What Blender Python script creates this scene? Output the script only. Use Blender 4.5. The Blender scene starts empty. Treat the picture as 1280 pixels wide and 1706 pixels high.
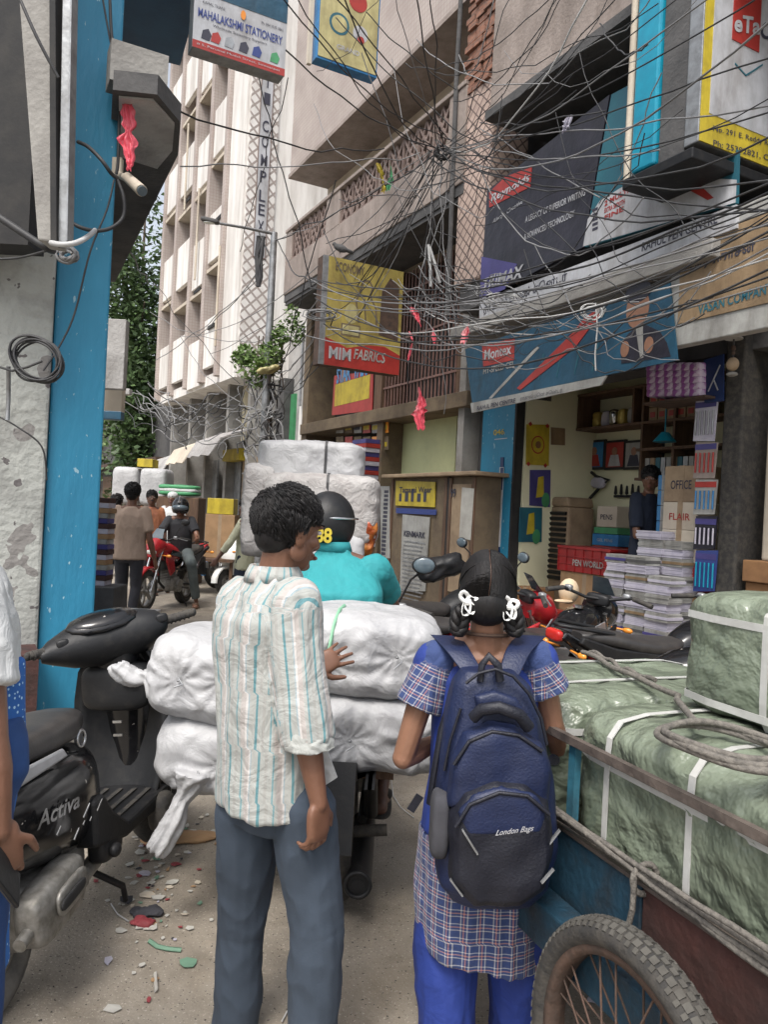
import bpy, math, random
from mathutils import Vector as V, Matrix as Mx, noise as NZ, Euler
D = bpy.data; SC = bpy.context.scene; COL = SC.collection
random.seed(7)
R = math.radians
# ---------------- camera ----------------
F = 1281.0; ROLL = .05; CH = 1.55
cam = D.cameras.new('camera'); cam.sensor_fit = 'HORIZONTAL'; cam.sensor_width = 36; cam.lens = 36*F/1280
cam.clip_start = .05; cam.clip_end = 500
co = D.objects.new('camera', cam); COL.objects.link(co)
co.matrix_world = Mx.Translation((0, 0, CH)) @ Mx.Rotation(R(90), 4, 'X') @ Mx.Rotation(ROLL, 4, 'Z')
SC.camera = co
# ---------------- sky, sun, exposure ----------------
W = D.worlds.new('World'); SC.world = W; W.use_nodes = True
nt = W.node_tree; bg = nt.nodes['Background']
sky = nt.nodes.new('ShaderNodeTexSky'); sky.sky_type = 'NISHITA'; sky.sun_disc = False
sky.sun_elevation = R(58); sky.sun_rotation = R(200); sky.air_density = 1.0; sky.dust_density = 4.0; sky.ozone_density = .6
hs = nt.nodes.new('ShaderNodeHueSaturation'); hs.inputs['Saturation'].default_value = .38
nt.links.new(sky.outputs[0], hs.inputs['Color']); nt.links.new(hs.outputs[0], bg.inputs['Color'])
bg.inputs['Strength'].default_value = .15
sl = D.lights.new('sun', 'SUN'); sl.energy = 1.5; sl.angle = R(20); sl.color = (1, .96, .9)
so = D.objects.new('sun', sl); COL.objects.link(so)
so.rotation_euler = (R(32), 0, R(-20)); so.location = (0, -5, 20)
SC.view_settings.view_transform = 'Standard'; SC.view_settings.look = 'None'
SC.view_settings.gamma = 1; SC.view_settings.use_curve_mapping = False
SC.view_settings.exposure = .85

# ---------------- pixel helpers: where a thing seen in the photo stands ----------------
_c, _s = math.cos(ROLL), math.sin(ROLL)
def ray(px, py):
    x = (px-640)/F; y = -(py-853)/F
    return V((x*_c-y*_s, 1.0, x*_s+y*_c))
def P(px, py, d): r = ray(px, py); return V((r.x*d, d, CH+r.z*d))
def G(px, py, z=0): r = ray(px, py); return P(px, py, (z-CH)/r.z)
class Fr:
    def __init__(s, o, ang): s.o = V(o); s.a = ang; s.m = Mx.Translation(s.o) @ Mx.Rotation(ang, 4, 'Z'); s.i = s.m.inverted()
    def px(s, px, py, y=0):
        r = ray(px, py); Y = (-math.sin(s.a), math.cos(s.a))
        d = (s.o.x*Y[0]+s.o.y*Y[1]+y)/(r.x*Y[0]+r.y*Y[1]); q = s.i @ P(px, py, d); return q.x, q.z
    def pxx(s, px, py, x=0):
        r = ray(px, py); X = (math.cos(s.a), math.sin(s.a))
        d = (s.o.x*X[0]+s.o.y*X[1]+x)/(r.x*X[0]+r.y*X[1]); q = s.i @ P(px, py, d); return q.y, q.z
    def loc(s, w): return s.i @ V(w)
    def wd(s, *p): return s.m @ V(p)
WF = Fr((0, 0, 0), 0)                      # world frame
RF = Fr((1.52, 9.5, 0), R(-62))            # right-hand facade: x to the right along the wall, y into the building
CF = Fr((-3.2, 16.0, 0), R(-60.1))         # far complex

# ---------------- materials ----------------
MATS = {}
def mat(k, col=None, col2=None, sc=6, rough=.7, metal=0, bump=.15, bs=40, thr=(.4, .7), kind='noise', alpha=1, trans=0, spec=.5, det=4, stretch=(1, 1, 1), sheen=0, dist=0):
    if col is None: return MATS[k]
    if k in MATS: return MATS[k]
    m = D.materials.new(k); m.use_nodes = True; n = m.node_tree.nodes; l = m.node_tree.links
    b = n['Principled BSDF']; b.inputs['Roughness'].default_value = rough; b.inputs['Metallic'].default_value = metal
    b.inputs['Specular IOR Level'].default_value = spec
    if alpha < 1: b.inputs['Alpha'].default_value = alpha
    if trans: b.inputs['Transmission Weight'].default_value = trans
    if sheen: b.inputs['Sheen Weight'].default_value = sheen
    tc = n.new('ShaderNodeTexCoord'); mp = n.new('ShaderNodeMapping'); l.new(tc.outputs['Object'], mp.inputs['Vector'])
    mp.inputs['Scale'].default_value = stretch
    if col2 is None: col2 = tuple(c*.72 for c in col)
    nz = n.new('ShaderNodeTexNoise'); nz.inputs['Scale'].default_value = sc; nz.inputs['Detail'].default_value = det; nz.inputs['Roughness'].default_value = .62; nz.inputs['Distortion'].default_value = dist
    l.new(mp.outputs[0], nz.inputs['Vector'])
    rp = n.new('ShaderNodeValToRGB'); rp.color_ramp.elements[0].position = thr[0]; rp.color_ramp.elements[1].position = thr[1]
    rp.color_ramp.elements[0].color = (*col, 1); rp.color_ramp.elements[1].color = (*col2, 1)
    l.new(nz.outputs['Fac'], rp.inputs['Fac']); l.new(rp.outputs['Color'], b.inputs['Base Color'])
    if bump:
        n2 = n.new('ShaderNodeTexNoise'); n2.inputs['Scale'].default_value = bs; n2.inputs['Detail'].default_value = 5; n2.inputs['Distortion'].default_value = dist
        l.new(mp.outputs[0], n2.inputs['Vector']); bp = n.new('ShaderNodeBump'); bp.inputs['Strength'].default_value = bump; bp.inputs['Distance'].default_value = .6/bs
        l.new(n2.outputs['Fac'], bp.inputs['Height']); l.new(bp.outputs[0], b.inputs['Normal'])
    m['b'] = 1; MATS[k] = m; return m
def nodes(m): return m.node_tree.nodes, m.node_tree.links
def add_lines(k, fn):
    """let fn(nodes, links, mapping, old colour socket) return a new colour socket"""
    m = MATS[k]; n, l = nodes(m); b = n['Principled BSDF']; old = b.inputs['Base Color'].links[0].from_socket
    mp = [x for x in n if x.type == 'MAPPING'][0]
    l.new(fn(n, l, mp, old), b.inputs['Base Color'])

# ---------------- mesh builder ----------------
class MB:
    def __init__(s): s.v = []; s.f = []; s.sm = []; s.mi = []
    def add(s, vs, fs, sm=False, mi=0):
        o = len(s.v); s.v += [V(p) for p in vs]
        for f in fs: s.f.append(tuple(i+o for i in f)); s.sm.append(sm); s.mi.append(mi)
        return s
    def box(s, x0, x1, y0, y1, z0, z1, mi=0):
        vs = [(x, y, z) for x in (x0, x1) for y in (y0, y1) for z in (z0, z1)]
        return s.add(vs, [(0, 1, 3, 2), (4, 6, 7, 5), (0, 4, 5, 1), (2, 3, 7, 6), (0, 2, 6, 4), (1, 5, 7, 3)], mi=mi)
    def hull8(s, vs, mi=0): return s.add(vs, [(0, 1, 3, 2), (4, 6, 7, 5), (0, 4, 5, 1), (2, 3, 7, 6), (0, 2, 6, 4), (1, 5, 7, 3)], mi=mi)
    def obox(s, c, sz, rot=(0, 0, 0), mi=0):
        m = Euler(rot).to_matrix() if not isinstance(rot, Mx) else rot; c = V(c)
        return s.hull8([c+m@V((x*sz[0]/2, y*sz[1]/2, z*sz[2]/2)) for x in (-1, 1) for y in (-1, 1) for z in (-1, 1)], mi)
    def bar(s, a, b, w, h, mi=0, up=(0, 0, 1)):
        a, b = V(a), V(b); d = (b-a).normalized(); u = V(up); x = d.cross(u)
        if x.length < 1e-3: x = d.cross(V((1, 0, 0)))
        x.normalize(); u = x.cross(d)
        return s.hull8([q+x*i*w/2+u*j*h/2 for q in (a, b) for i in (-1, 1) for j in (-1, 1)], mi)
    def loft(s, rings, cap=True, sm=True, mi=0, loop=True):
        n = len(rings[0]); vs = [p for r in rings for p in r]; fs = []
        for k in range(len(rings)-1):
            for i in range(n if loop else n-1):
                j = (i+1) % n; fs.append((k*n+i, k*n+j, (k+1)*n+j, (k+1)*n+i))
        s.add(vs, fs, sm, mi)
        if cap and loop:
            s.add(rings[0], [tuple(range(n))[::-1]], False, mi); s.add(rings[-1], [tuple(range(n))], False, mi)
        return s
    def tube(s, pts, r, n=8, mi=0, cap=True, closed=False):
        pts = [V(p) for p in pts]; m = len(pts); rs = r if isinstance(r, (list, tuple)) else [r]*m
        rings = []; pu = None
        for i, p in enumerate(pts):
            a = pts[(i-1) % m] if (closed or i) else p; b = pts[(i+1) % m] if (closed or i < m-1) else p
            d = (b-a); d = d.normalized() if d.length > 1e-9 else V((0, 0, 1))
            if pu is None: pu = d.orthogonal().normalized()
            pu = pu-d*pu.dot(d); pu = pu.normalized() if pu.length > 1e-6 else d.orthogonal().normalized(); w = d.cross(pu)
            rr = rs[i]; rr = rr if isinstance(rr, (tuple, list)) else (rr, rr)
            rings.append([p+pu*math.cos(t)*rr[0]+w*math.sin(t)*rr[1] for t in [2*math.pi*k/n for k in range(n)]])
        if closed: rings.append(rings[0]); cap = False
        return s.loft(rings, cap, True, mi)
    def cyl(s, a, b, r, r2=None, n=16, mi=0):
        a, b = V(a), V(b); d = (b-a).normalized(); u = d.orthogonal().normalized(); w = d.cross(u)
        ring = lambda p, q: [p+u*math.cos(t)*q+w*math.sin(t)*q for t in [2*math.pi*k/n for k in range(n)]]
        return s.loft([ring(a, r), ring(b, r if r2 is None else r2)], mi=mi)
    def cap(s, a, b, ra, rb, n=10):     # tapered capsule
        s.tube([a, b], [ra, rb], n); s.ell(a, (ra,)*3, n=n); s.ell(b, (rb,)*3, n=n); return s
    def ell(s, c, r, Rm=None, n=12, mi=0, fn=None):
        c = V(c); vs = []; fs = []; m = max(6, n//2+2); Rm = Rm or Mx.Identity(3)
        for i in range(m+1):
            t = math.pi*i/m
            for k in range(n):
                q = 2*math.pi*k/n; p = V((math.sin(t)*math.cos(q), math.sin(t)*math.sin(q), math.cos(t)))
                if fn: p = fn(p)
                vs.append(c+Rm@V((p.x*r[0], p.y*r[1], p.z*r[2])))
        for i in range(m):
            for k in range(n): j = (k+1) % n; fs.append((i*n+k, (i+1)*n+k, (i+1)*n+j, i*n+j))
        return s.add(vs, fs, True, mi)
    def torus(s, c, Rr, r, ax='x', n=32, m=10, mi=0):
        c = V(c); pts = []
        for k in range(n):
            t = 2*math.pi*k/n; a, b = math.cos(t)*Rr, math.sin(t)*Rr
            pts.append(c+V({'x': (0, a, b), 'y': (a, 0, b), 'z': (a, b, 0)}[ax]))
        return s.tube(pts, [r]*n, m, mi, closed=True)
    def prism(s, poly, ax, a, b, mi=0):
        f = {'x': lambda p, t: (t, p[0], p[1]), 'y': lambda p, t: (p[0], t, p[1]), 'z': lambda p, t: (p[0], p[1], t)}[ax]
        n = len(poly); vs = [f(p, a) for p in poly]+[f(p, b) for p in poly]
        return s.add(vs, [tuple(range(n)), tuple(range(n, 2*n))[::-1]]+[(i, i+n, (i+1) % n+n, (i+1) % n) for i in range(n)], mi=mi)
    def sphprism(s, profile, ax, w, n=6, mi=0, e=.5):
        """side outline (2D) given rounded thickness w: rings shrink toward both sides"""
        cx = sum(p[0] for p in profile)/len(profile); cy = sum(p[1] for p in profile)/len(profile); rings = []
        for i in range(-n, n+1):
            t = i/n; k = (1-abs(t)**3)**e*.35+.65 if abs(t) < 1 else .62
            g = [(cx+(p[0]-cx)*k, cy+(p[1]-cy)*k) for p in profile]
            rings.append([V({'x': (t*w/2, q[0], q[1]), 'y': (q[0], t*w/2, q[1])}[ax]) for q in g])
        return s.loft(rings, mi=mi)
    def soft(s, c, sz, Rm=None, n=14, k=6, amp=0, fr=3, seed=0, pinch=(), mi=0, ridge=.5):
        Rm = Rm or Mx.Identity(3); c = V(c); key = {}; vs = []; fs = []
        def vid(p):
            q = (round(p[0]*n), round(p[1]*n), round(p[2]*n))
            if q not in key: key[q] = len(vs); vs.append(V(p))
            return key[q]
        for ax in range(3):
            for sg in (-1, 1):
                for i in range(n):
                    for j in range(n):
                        cs = []
                        for (a, b) in ((i, j), (i+1, j), (i+1, j+1), (i, j+1)):
                            u, w = 2*a/n-1, 2*b/n-1; p = [0, 0, 0]; p[ax] = sg; p[(ax+1) % 3] = u; p[(ax+2) % 3] = w; cs.append(vid(p))
                        fs.append(tuple(cs) if sg > 0 else tuple(cs[::-1]))
        out = []
        for p in vs:
            L = (abs(p.x)**k+abs(p.y)**k+abs(p.z)**k)**(1/k); q = p/L; nn = p.normalized()
            w = V((q.x*sz[0]/2, q.y*sz[1]/2, q.z*sz[2]/2))
            if amp:
                a = NZ.noise(w*fr+V((seed, seed*.7, 0))); b2 = 1-abs(NZ.noise(w*fr*2.2+V((0, seed, seed*1.3))))*2
                w = w+nn*amp*(a*(1-ridge)*2+(b2-.4)*ridge)
            for (pc, pr, pd) in pinch:
                dd = (w-V(pc)).length
                if dd < pr: w = w.lerp(V((0, 0, 0)), pd*(1-dd/pr)**1.5)
            out.append(c+Rm@w)
        return s.add(out, fs, True, mi)
    # planes: pl = (origin, ux, uz); front = ux x uz
    def prect(s, pl, u0, u1, v0, v1, d0=0, d1=.003, mi=0):
        o, a, b = pl; n = a.cross(b)
        return s.hull8([o+a*u+n*d+b*w for u in (u0, u1) for d in (d1, d0) for w in (v0, v1)], mi)
    def ppoly(s, pl, pts, d0=0, d1=.003, mi=0):
        o, a, b = pl; nn = a.cross(b); n = len(pts)
        vs = [o+a*p[0]+b*p[1]+nn*d1 for p in pts]+[o+a*p[0]+b*p[1]+nn*d0 for p in pts]
        return s.add(vs, [tuple(range(n)), tuple(range(n, 2*n))[::-1]]+[(i, i+n, (i+1) % n+n, (i+1) % n) for i in range(n)], mi=mi)
    def pell(s, pl, cu, cv, ru, rv, d0=0, d1=.003, n=20, mi=0):
        return s.ppoly(pl, [(cu+ru*math.cos(2*math.pi*k/n), cv+rv*math.sin(2*math.pi*k/n)) for k in range(n)], d0, d1, mi)
    def pline(s, pl, pts, w, d0=0, d1=.003, mi=0):
        for (a, b) in zip(pts, pts[1:]):
            dx, dy = b[0]-a[0], b[1]-a[1]; L = math.hypot(dx, dy) or 1; nx, ny = -dy/L*w/2, dx/L*w/2
            s.ppoly(pl, [(a[0]-nx, a[1]-ny), (b[0]-nx, b[1]-ny), (b[0]+nx, b[1]+ny), (a[0]+nx, a[1]+ny)], d0, d1, mi)
        return s
    def mesh(s, name, off=V((0, 0, 0))):
        me = D.meshes.new(name); me.from_pydata([tuple(p-off) for p in s.v], [], s.f)
        me.polygons.foreach_set('use_smooth', s.sm); me.polygons.foreach_set('material_index', s.mi); me.update()
        return me
OFF = {}
def link(o, parent=None):
    COL.objects.link(o)
    if parent: o.parent = parent
    return o
def root_of(o):
    while o.parent: o = o.parent
    return o
def part(mb, name, m, parent, bev=0, label=None, fixn=True):
    me = mb.mesh(name, OFF[root_of(parent).name]); o = D.objects.new(name, me)
    for q in (m if isinstance(m, (list, tuple)) else [m]): me.materials.append(mat(q) if isinstance(q, str) else q)
    link(o, parent)
    if bev: md = o.modifiers.new('b', 'BEVEL'); md.width = bev; md.segments = 2; md.limit_method = 'ANGLE'; md.angle_limit = R(40)
    if label: o['label'] = label
    return o
def thing(fr, name, label, cat, off=(0, 0, 0), group=None, kind=None):
    o = D.objects.new(name, None); link(o); o.empty_display_size = .1; off = V(off)
    o.location = fr.m @ off; o.rotation_euler = (0, 0, fr.a); OFF[o.name] = off
    if kind: o['kind'] = kind
    else: o['label'] = label; o['category'] = cat
    if group: o['group'] = group
    return o
def single(fr, mb, name, m, label, cat, group=None, kind=None, off=(0, 0, 0), bev=0):
    off = V(off); me = mb.mesh(name, off); o = D.objects.new(name, me)
    for q in (m if isinstance(m, (list, tuple)) else [m]): me.materials.append(mat(q) if isinstance(q, str) else q)
    link(o); o.location = fr.m @ off; o.rotation_euler = (0, 0, fr.a); OFF[o.name] = off
    if kind: o['kind'] = kind
    if label: o['label'] = label; o['category'] = cat
    if group: o['group'] = group
    if bev: md = o.modifiers.new('b', 'BEVEL'); md.width = bev; md.segments = 2; md.limit_method = 'ANGLE'; md.angle_limit = R(40)
    return o
def PL(o, ux=(1, 0, 0), uz=(0, 0, 1)): return (V(o), V(ux).normalized(), V(uz).normalized())
FONTS = {}
def font(n):
    if n not in FONTS:
        import os
        p = os.path.join(bpy.utils.resource_path('LOCAL'), 'datafiles', 'fonts', n)
        try: FONTS[n] = D.fonts.load(p)
        except Exception: FONTS[n] = None
    return FONTS[n]
def text(s, pl, u0, u1, v0, v1, m, parent, name='lettering', d=.006, bold=0, slant=0, fnt=None, back=.0):
    """lettering filling the rectangle u0..u1, v0..v1 of a plane"""
    c = D.curves.new(name, 'FONT'); c.body = s; c.offset = bold; c.resolution_u = 3; c.shear = slant; c.extrude = 0
    if fnt and font(fnt): c.font = font(fnt)
    o = D.objects.new(name, c); me = o.to_mesh(); vs = [v.co.copy() for v in me.vertices]; fs = [tuple(p.vertices) for p in me.polygons]; o.to_mesh_clear(); D.objects.remove(o)
    if not vs: return None
    x0 = min(v.x for v in vs); x1 = max(v.x for v in vs); y0 = min(v.y for v in vs); y1 = max(v.y for v in vs)
    oo, a, b = pl; n = a.cross(b); mb = MB()
    mb.add([oo+a*(u0+(v.x-x0)/(x1-x0)*(u1-u0))+b*(v0+(v.y-y0)/max(1e-6, y1-y0)*(v1-v0))+n*d for v in vs], fs)
    return part(mb, name, m, parent)
TMP = D.scenes.new('tmp')
def voxel(mb, size, it=2, fac=.5):
    me = mb.mesh('t'); o = D.objects.new('t', me); TMP.collection.objects.link(o)
    md = o.modifiers.new('r', 'REMESH'); md.mode = 'VOXEL'; md.voxel_size = size
    if it: sm = o.modifiers.new('s', 'SMOOTH'); sm.iterations = it; sm.factor = fac
    vl = TMP.view_layers[0]; vl.update(); ev = o.evaluated_get(vl.depsgraph); m2 = ev.to_mesh()
    r = MB(); r.v = [v.co.copy() for v in m2.vertices]; r.f = [tuple(p.vertices) for p in m2.polygons]; r.n = [v.normal.copy() for v in m2.vertices]
    r.sm = [True]*len(r.f); r.mi = [0]*len(r.f); ev.to_mesh_clear(); D.objects.remove(o); D.meshes.remove(me)
    return r
def copy_tree(o, fr_from=None, parent=None):
    c = o.copy(); COL.objects.link(c); c.parent = parent
    for ch in list(o.children): copy_tree(ch, None, c)
    return c
def nz(x, y=0, z=0): return NZ.noise(V((x, y, z)))
# ---------------- palette ----------------
mat('asphalt', (.335, .295, .24), (.19, .165, .135), sc=1.3, rough=.85, bump=.5, bs=90, thr=(.3, .75), det=9)
mat('concrete', (.30, .29, .27), (.17, .16, .15), sc=2.5, rough=.9, bump=.4, bs=30, det=8)
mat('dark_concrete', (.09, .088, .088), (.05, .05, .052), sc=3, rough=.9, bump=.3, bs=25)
mat('dirty_white_wall', (.37, .38, .355), (.13, .125, .12), sc=2.2, rough=.9, bump=.5, bs=18, thr=(.5, .78), det=9)
mat('blue_paint', (.022, .215, .36), (.016, .155, .27), sc=2, rough=.55, bump=.25, bs=30, stretch=(1, 1, .35))
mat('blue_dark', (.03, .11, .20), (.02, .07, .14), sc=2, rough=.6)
mat('pink_tile', (.43, .375, .34), (.31, .26, .235), sc=1.5, rough=.7, bump=.25, bs=50, det=8)
mat('pink_wall', (.34, .285, .255), (.20, .165, .145), sc=1.2, rough=.8, bump=.3, bs=25, det=8)
mat('beige_wall', (.55, .49, .40), (.40, .34, .27), sc=1.2, rough=.85, bump=.2, det=8)
mat('cream_wall', (.80, .72, .52), (.62, .54, .38), sc=.8, rough=.85, bump=.15, thr=(.45, .8), det=8, stretch=(1, 1, .3))
mat('white_wall', (.78, .76, .73), (.52, .48, .44), sc=1.0, rough=.85, bump=.15, thr=(.45, .8), det=8, stretch=(1, 1, .3))
mat('grey_wall', (.42, .41, .40), (.22, .21, .20), sc=2, rough=.9, bump=.4, bs=20, det=8)
mat('cream_inside', (.74, .72, .50), (.64, .62, .43), sc=1, rough=.8, bump=.05)  # cream raised: the missing lamplight of the shop is put into the colour
mat('brick', (.36, .17, .11), (.22, .11, .08), sc=6, rough=.9, bump=.4, bs=30)
mat('window_dark', (.03, .035, .04), (.015, .015, .02), rough=.25, bump=0)
mat('glass', (.10, .13, .15), (.06, .08, .1), rough=.1, bump=0)
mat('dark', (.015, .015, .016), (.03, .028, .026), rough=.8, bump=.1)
mat('brown_wood', (.13, .075, .045), (.07, .04, .025), sc=3, rough=.7, bump=.3, bs=20, stretch=(6, 6, 1))
mat('tan_wood', (.34, .25, .16), (.2, .14, .09), sc=3, rough=.75, bump=.2)
mat('grille_brown', (.20, .11, .09), (.12, .07, .06), rough=.6)
mat('rust', (.085, .05, .035), (.04, .028, .022), sc=12, rough=.85, bump=.4)
mat('metal_grey', (.33, .34, .35), (.2, .2, .2), sc=9, rough=.45, metal=.6, bump=.15)
mat('steel', (.62, .63, .64), (.4, .4, .4), sc=10, rough=.25, metal=.95, bump=.02)
mat('dirty_alloy', (.30, .29, .27), (.15, .14, .12), sc=20, rough=.5, metal=.5, bump=.3)
mat('black_plastic', (.012, .0125, .014), (.032, .03, .028), sc=14, spec=.35, rough=.5, bump=.12, bs=80, thr=(.5, .85))
mat('black_gloss', (.010, .010, .011), (.03, .028, .026), sc=16, rough=.12, bump=.02, thr=(.6, .8))
mat('seat_vinyl', (.03, .028, .028), (.055, .05, .046), sc=8, rough=.45, bump=.15, bs=120)
mat('rubber', (.028, .027, .026), (.07, .062, .052), sc=18, rough=.85, bump=.4, bs=60)
mat('tread_rubber', (.085, .08, .07), (.05, .046, .04), sc=14, rough=.95, bump=.3, bs=60)
mat('dusty_rubber', (.16, .15, .135), (.09, .085, .08), sc=14, rough=.95, bump=.4, bs=60)
mat('red_paint', (.42, .02, .025), (.25, .015, .02), sc=5, rough=.22, bump=0)
mat('red_plastic', (.34, .02, .02), (.22, .015, .015), rough=.4, bump=.05)
mat('lens_red', (.55, .03, .02), (.4, .02, .02), rough=.12, bump=0)
mat('lens_orange', (.75, .28, .04), (.6, .2, .03), rough=.15, bump=0)
mat('lens_clear', (.6, .6, .55), (.5, .5, .48), rough=.08, bump=0, metal=.3)
mat('white_paint', (.72, .72, .69), (.5, .48, .44), sc=6, rough=.3, bump=.02, thr=(.55, .85))
mat('silver_paint', (.42, .43, .45), (.3, .3, .31), rough=.3, metal=.5, bump=0)
mat('blue_gloss', (.04, .2, .42), (.02, .12, .3), rough=.25, bump=0)
mat('cart_blue', (.012, .045, .075), (.02, .025, .03), sc=7, rough=.6, bump=.35, bs=30, thr=(.45, .7), det=8)
mat('cart_blue_light', (.04, .17, .24), (.03, .08, .11), sc=8, rough=.55, bump=.2)
mat('cart_red', (.06, .022, .018), (.03, .016, .014), sc=7, rough=.7, bump=.35, bs=25, det=8)
mat('worn_edge', (.13, .105, .09), (.055, .045, .04), sc=14, rough=.6, metal=.2, bump=.3)
mat('rope', (.17, .155, .135), (.085, .078, .07), sc=60, rough=.95, bump=.8, bs=90)
mat('white_cloth', (.52, .53, .53), (.42, .43, .43), sc=5, rough=.65, bump=.35, bs=14, dist=1.2)
mat('sack', (.42, .42, .425), (.31, .31, .32), sc=4, rough=.55, bump=.35, bs=10, dist=.6, det=8)
mat('dusty_sack', (.40, .385, .375), (.29, .27, .26), sc=3, rough=.7, bump=.5, bs=12, dist=1.5)
mat('green_tarp', (.19, .222, .165), (.115, .14, .10), sc=1.8, rough=.32, bump=.8, bs=3.6, dist=.25, spec=.6, det=7, thr=(.35, .7))
mat('strap_white', (.5, .5, .48), (.38, .38, .36), rough=.5, bump=.1)
mat('strap_green', (.25, .5, .32), (.2, .42, .28), rough=.5)
mat('turquoise_cloth', (.022, .255, .275), (.018, .21, .23), sc=4, rough=.8, bump=.25, bs=10, dist=1)
mat('beige_cloth', (.42, .31, .24), (.35, .26, .2), sc=5, rough=.9, bump=.2, bs=10, dist=1)
mat('olive_cloth', (.42, .42, .30), (.34, .34, .24), sc=5, rough=.9, bump=.2, bs=10, dist=1)
mat('black_cloth', (.02, .021, .025), (.03, .03, .034), rough=.9, bump=.2, bs=12)
mat('navy_cloth', (.012, .018, .035), (.02, .026, .045), rough=.9, bump=.2, bs=12)
mat('charcoal_cloth', (.035, .035, .042), (.05, .05, .058), rough=.9, bump=.15)
mat('grey_trouser', (.045, .062, .088), (.032, .045, .064), sc=4, rough=.9, bump=.3, bs=220, dist=.3)
mat('rider_trouser', (.10, .12, .12), (.07, .085, .09), rough=.9)
mat('royal_blue_cloth', (.016, .04, .23), (.012, .03, .17), sc=4, rough=.75, bump=.2, bs=12, dist=1)
mat('backpack_navy', (.008, .016, .058), (.006, .011, .038), sc=6, rough=.5, bump=.5, bs=160)
mat('backpack_dark', (.004, .005, .012), (.008, .009, .017), sc=6, rough=.55, bump=.5, bs=160)
mat('orange_cloth', (.5, .2, .1), (.38, .15, .09), rough=.85)
mat('skin', (.185, .088, .054), (.145, .068, .04), sc=12, rough=.5, bump=.12, bs=120)
mat('skin_light', (.29, .15, .095), (.23, .115, .07), sc=12, rough=.5, bump=.12, bs=120)
mat('skin_dark', (.13, .065, .045), (.10, .05, .035), sc=12, rough=.5, bump=.1, bs=120)
mat('hair', (.006, .0055, .006), (.012, .010, .010), sc=60, rough=.52, bump=.6, bs=160, stretch=(1, 1, .12), spec=.35)
mat('eye_white', (.7, .68, .64), (.65, .6, .58), rough=.2, bump=0)
mat('lip', (.25, .09, .07), (.2, .07, .06), rough=.5)
mat('ribbon_white', (.8, .8, .78), (.7, .7, .68), rough=.7)
mat('foliage', (.075, .13, .04), (.035, .07, .02), sc=3, rough=.55, bump=.1, thr=(.4, .6))
mat('foliage_light', (.14, .22, .06), (.08, .14, .04), sc=3, rough=.55, bump=.1)
mat('bark', (.13, .10, .075), (.07, .05, .04), sc=8, rough=.9, bump=.6, bs=25)
mat('cable', (.025, .025, .028), (.05, .05, .05), rough=.6, bump=0)
mat('cable_grey', (.22, .22, .225), (.13, .13, .13), sc=2, rough=.55, bump=0)
mat('cable_light', (.5, .5, .49), (.35, .35, .35), sc=3, rough=.5, bump=0)
mat('pink_film', (.70, .09, .13), (.75, .35, .36), sc=7, rough=.35, bump=.6, bs=20, thr=(.5, .7))
mat('paper', (.46, .45, .41), (.34, .32, .29), sc=6, rough=.85)
mat('paper_red', (.26, .04, .05), (.18, .03, .035), rough=.7)
mat('paper_green', (.14, .26, .18), (.11, .2, .14), rough=.7)
mat('cardboard', (.34, .21, .11), (.25, .155, .08), sc=5, rough=.85)
mat('carton_orange', (.27, .14, .06), (.18, .09, .04), sc=5, rough=.8)
mat('yellow', (.55, .43, .035), (.40, .31, .03), rough=.5, bump=.03)
mat('yellow_pale', (.50, .45, .22), (.38, .34, .16), rough=.5, bump=.03)
mat('poster_yellow', (.40, .32, .08), (.27, .21, .06), sc=5, rough=.6, bump=.1, bs=15)
mat('sign_white', (.50, .51, .54), (.36, .37, .39), sc=3, rough=.4, bump=.02)
mat('sign_offwhite', (.38, .38, .36), (.26, .26, .25), sc=4, rough=.55)
mat('sign_blue', (.015, .085, .15), (.012, .055, .10), sc=1.5, rough=.5, bump=.15, bs=4)
mat('sign_teal', (.02, .12, .155), (.015, .08, .12), sc=1.5, rough=.5)
mat('sign_navy', (.012, .03, .11), (.01, .02, .07), sc=2, rough=.45, bump=.1, bs=4)
mat('sign_black', (.022, .020, .032), (.012, .012, .02), sc=2, rough=.4, bump=.15, bs=4)
mat('sign_violet', (.07, .06, .22), (.04, .035, .13), sc=2, rough=.45)
mat('sign_red', (.36, .035, .028), (.26, .025, .02), rough=.45, bump=.05)
mat('sign_green', (.06, .28, .12), (.05, .2, .09), rough=.5)
mat('cyan_panel', (.008, .27, .40), (.008, .20, .31), rough=.35, bump=0)
mat('ink', (.03, .03, .05), (.04, .04, .06), rough=.6, bump=0)
mat('ink_blue', (.03, .05, .2), (.03, .05, .18), rough=.6, bump=0)
mat('lattice_brown', (.21, .155, .135), (.15, .105, .09), rough=.7)
mat('kiosk_board', (.16, .12, .075), (.09, .065, .045), sc=4, rough=.8, bump=.3, bs=25, det=8)
mat('lime_panel', (.50, .53, .30), (.40, .43, .25), sc=2, rough=.7, bump=.05)
mat('purple_pack', (.33, .10, .36), (.6, .5, .62), sc=9, rough=.35, thr=(.48, .55))
mat('white_pack', (.48, .46, .52), (.36, .34, .42), sc=7, rough=.6)
mat('orange_tan', (.30, .21, .12), (.20, .14, .08), sc=2, rough=.6)
mat('orange_foil', (.32, .06, .02), (.45, .2, .04), sc=9, rough=.2, bump=.6, bs=14, metal=.2)
mat('phone_glass', (.012, .014, .022), (.01, .01, .015), rough=.08, bump=0)
mat('tile_cloth', (.012, .05, .17), (.01, .035, .12), sc=5, rough=.8)
mat('gold', (.5, .38, .1), (.4, .3, .08), rough=.4, metal=.4)
mat('pale_hat', (.6, .47, .32), (.5, .38, .25), rough=.8)
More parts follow.
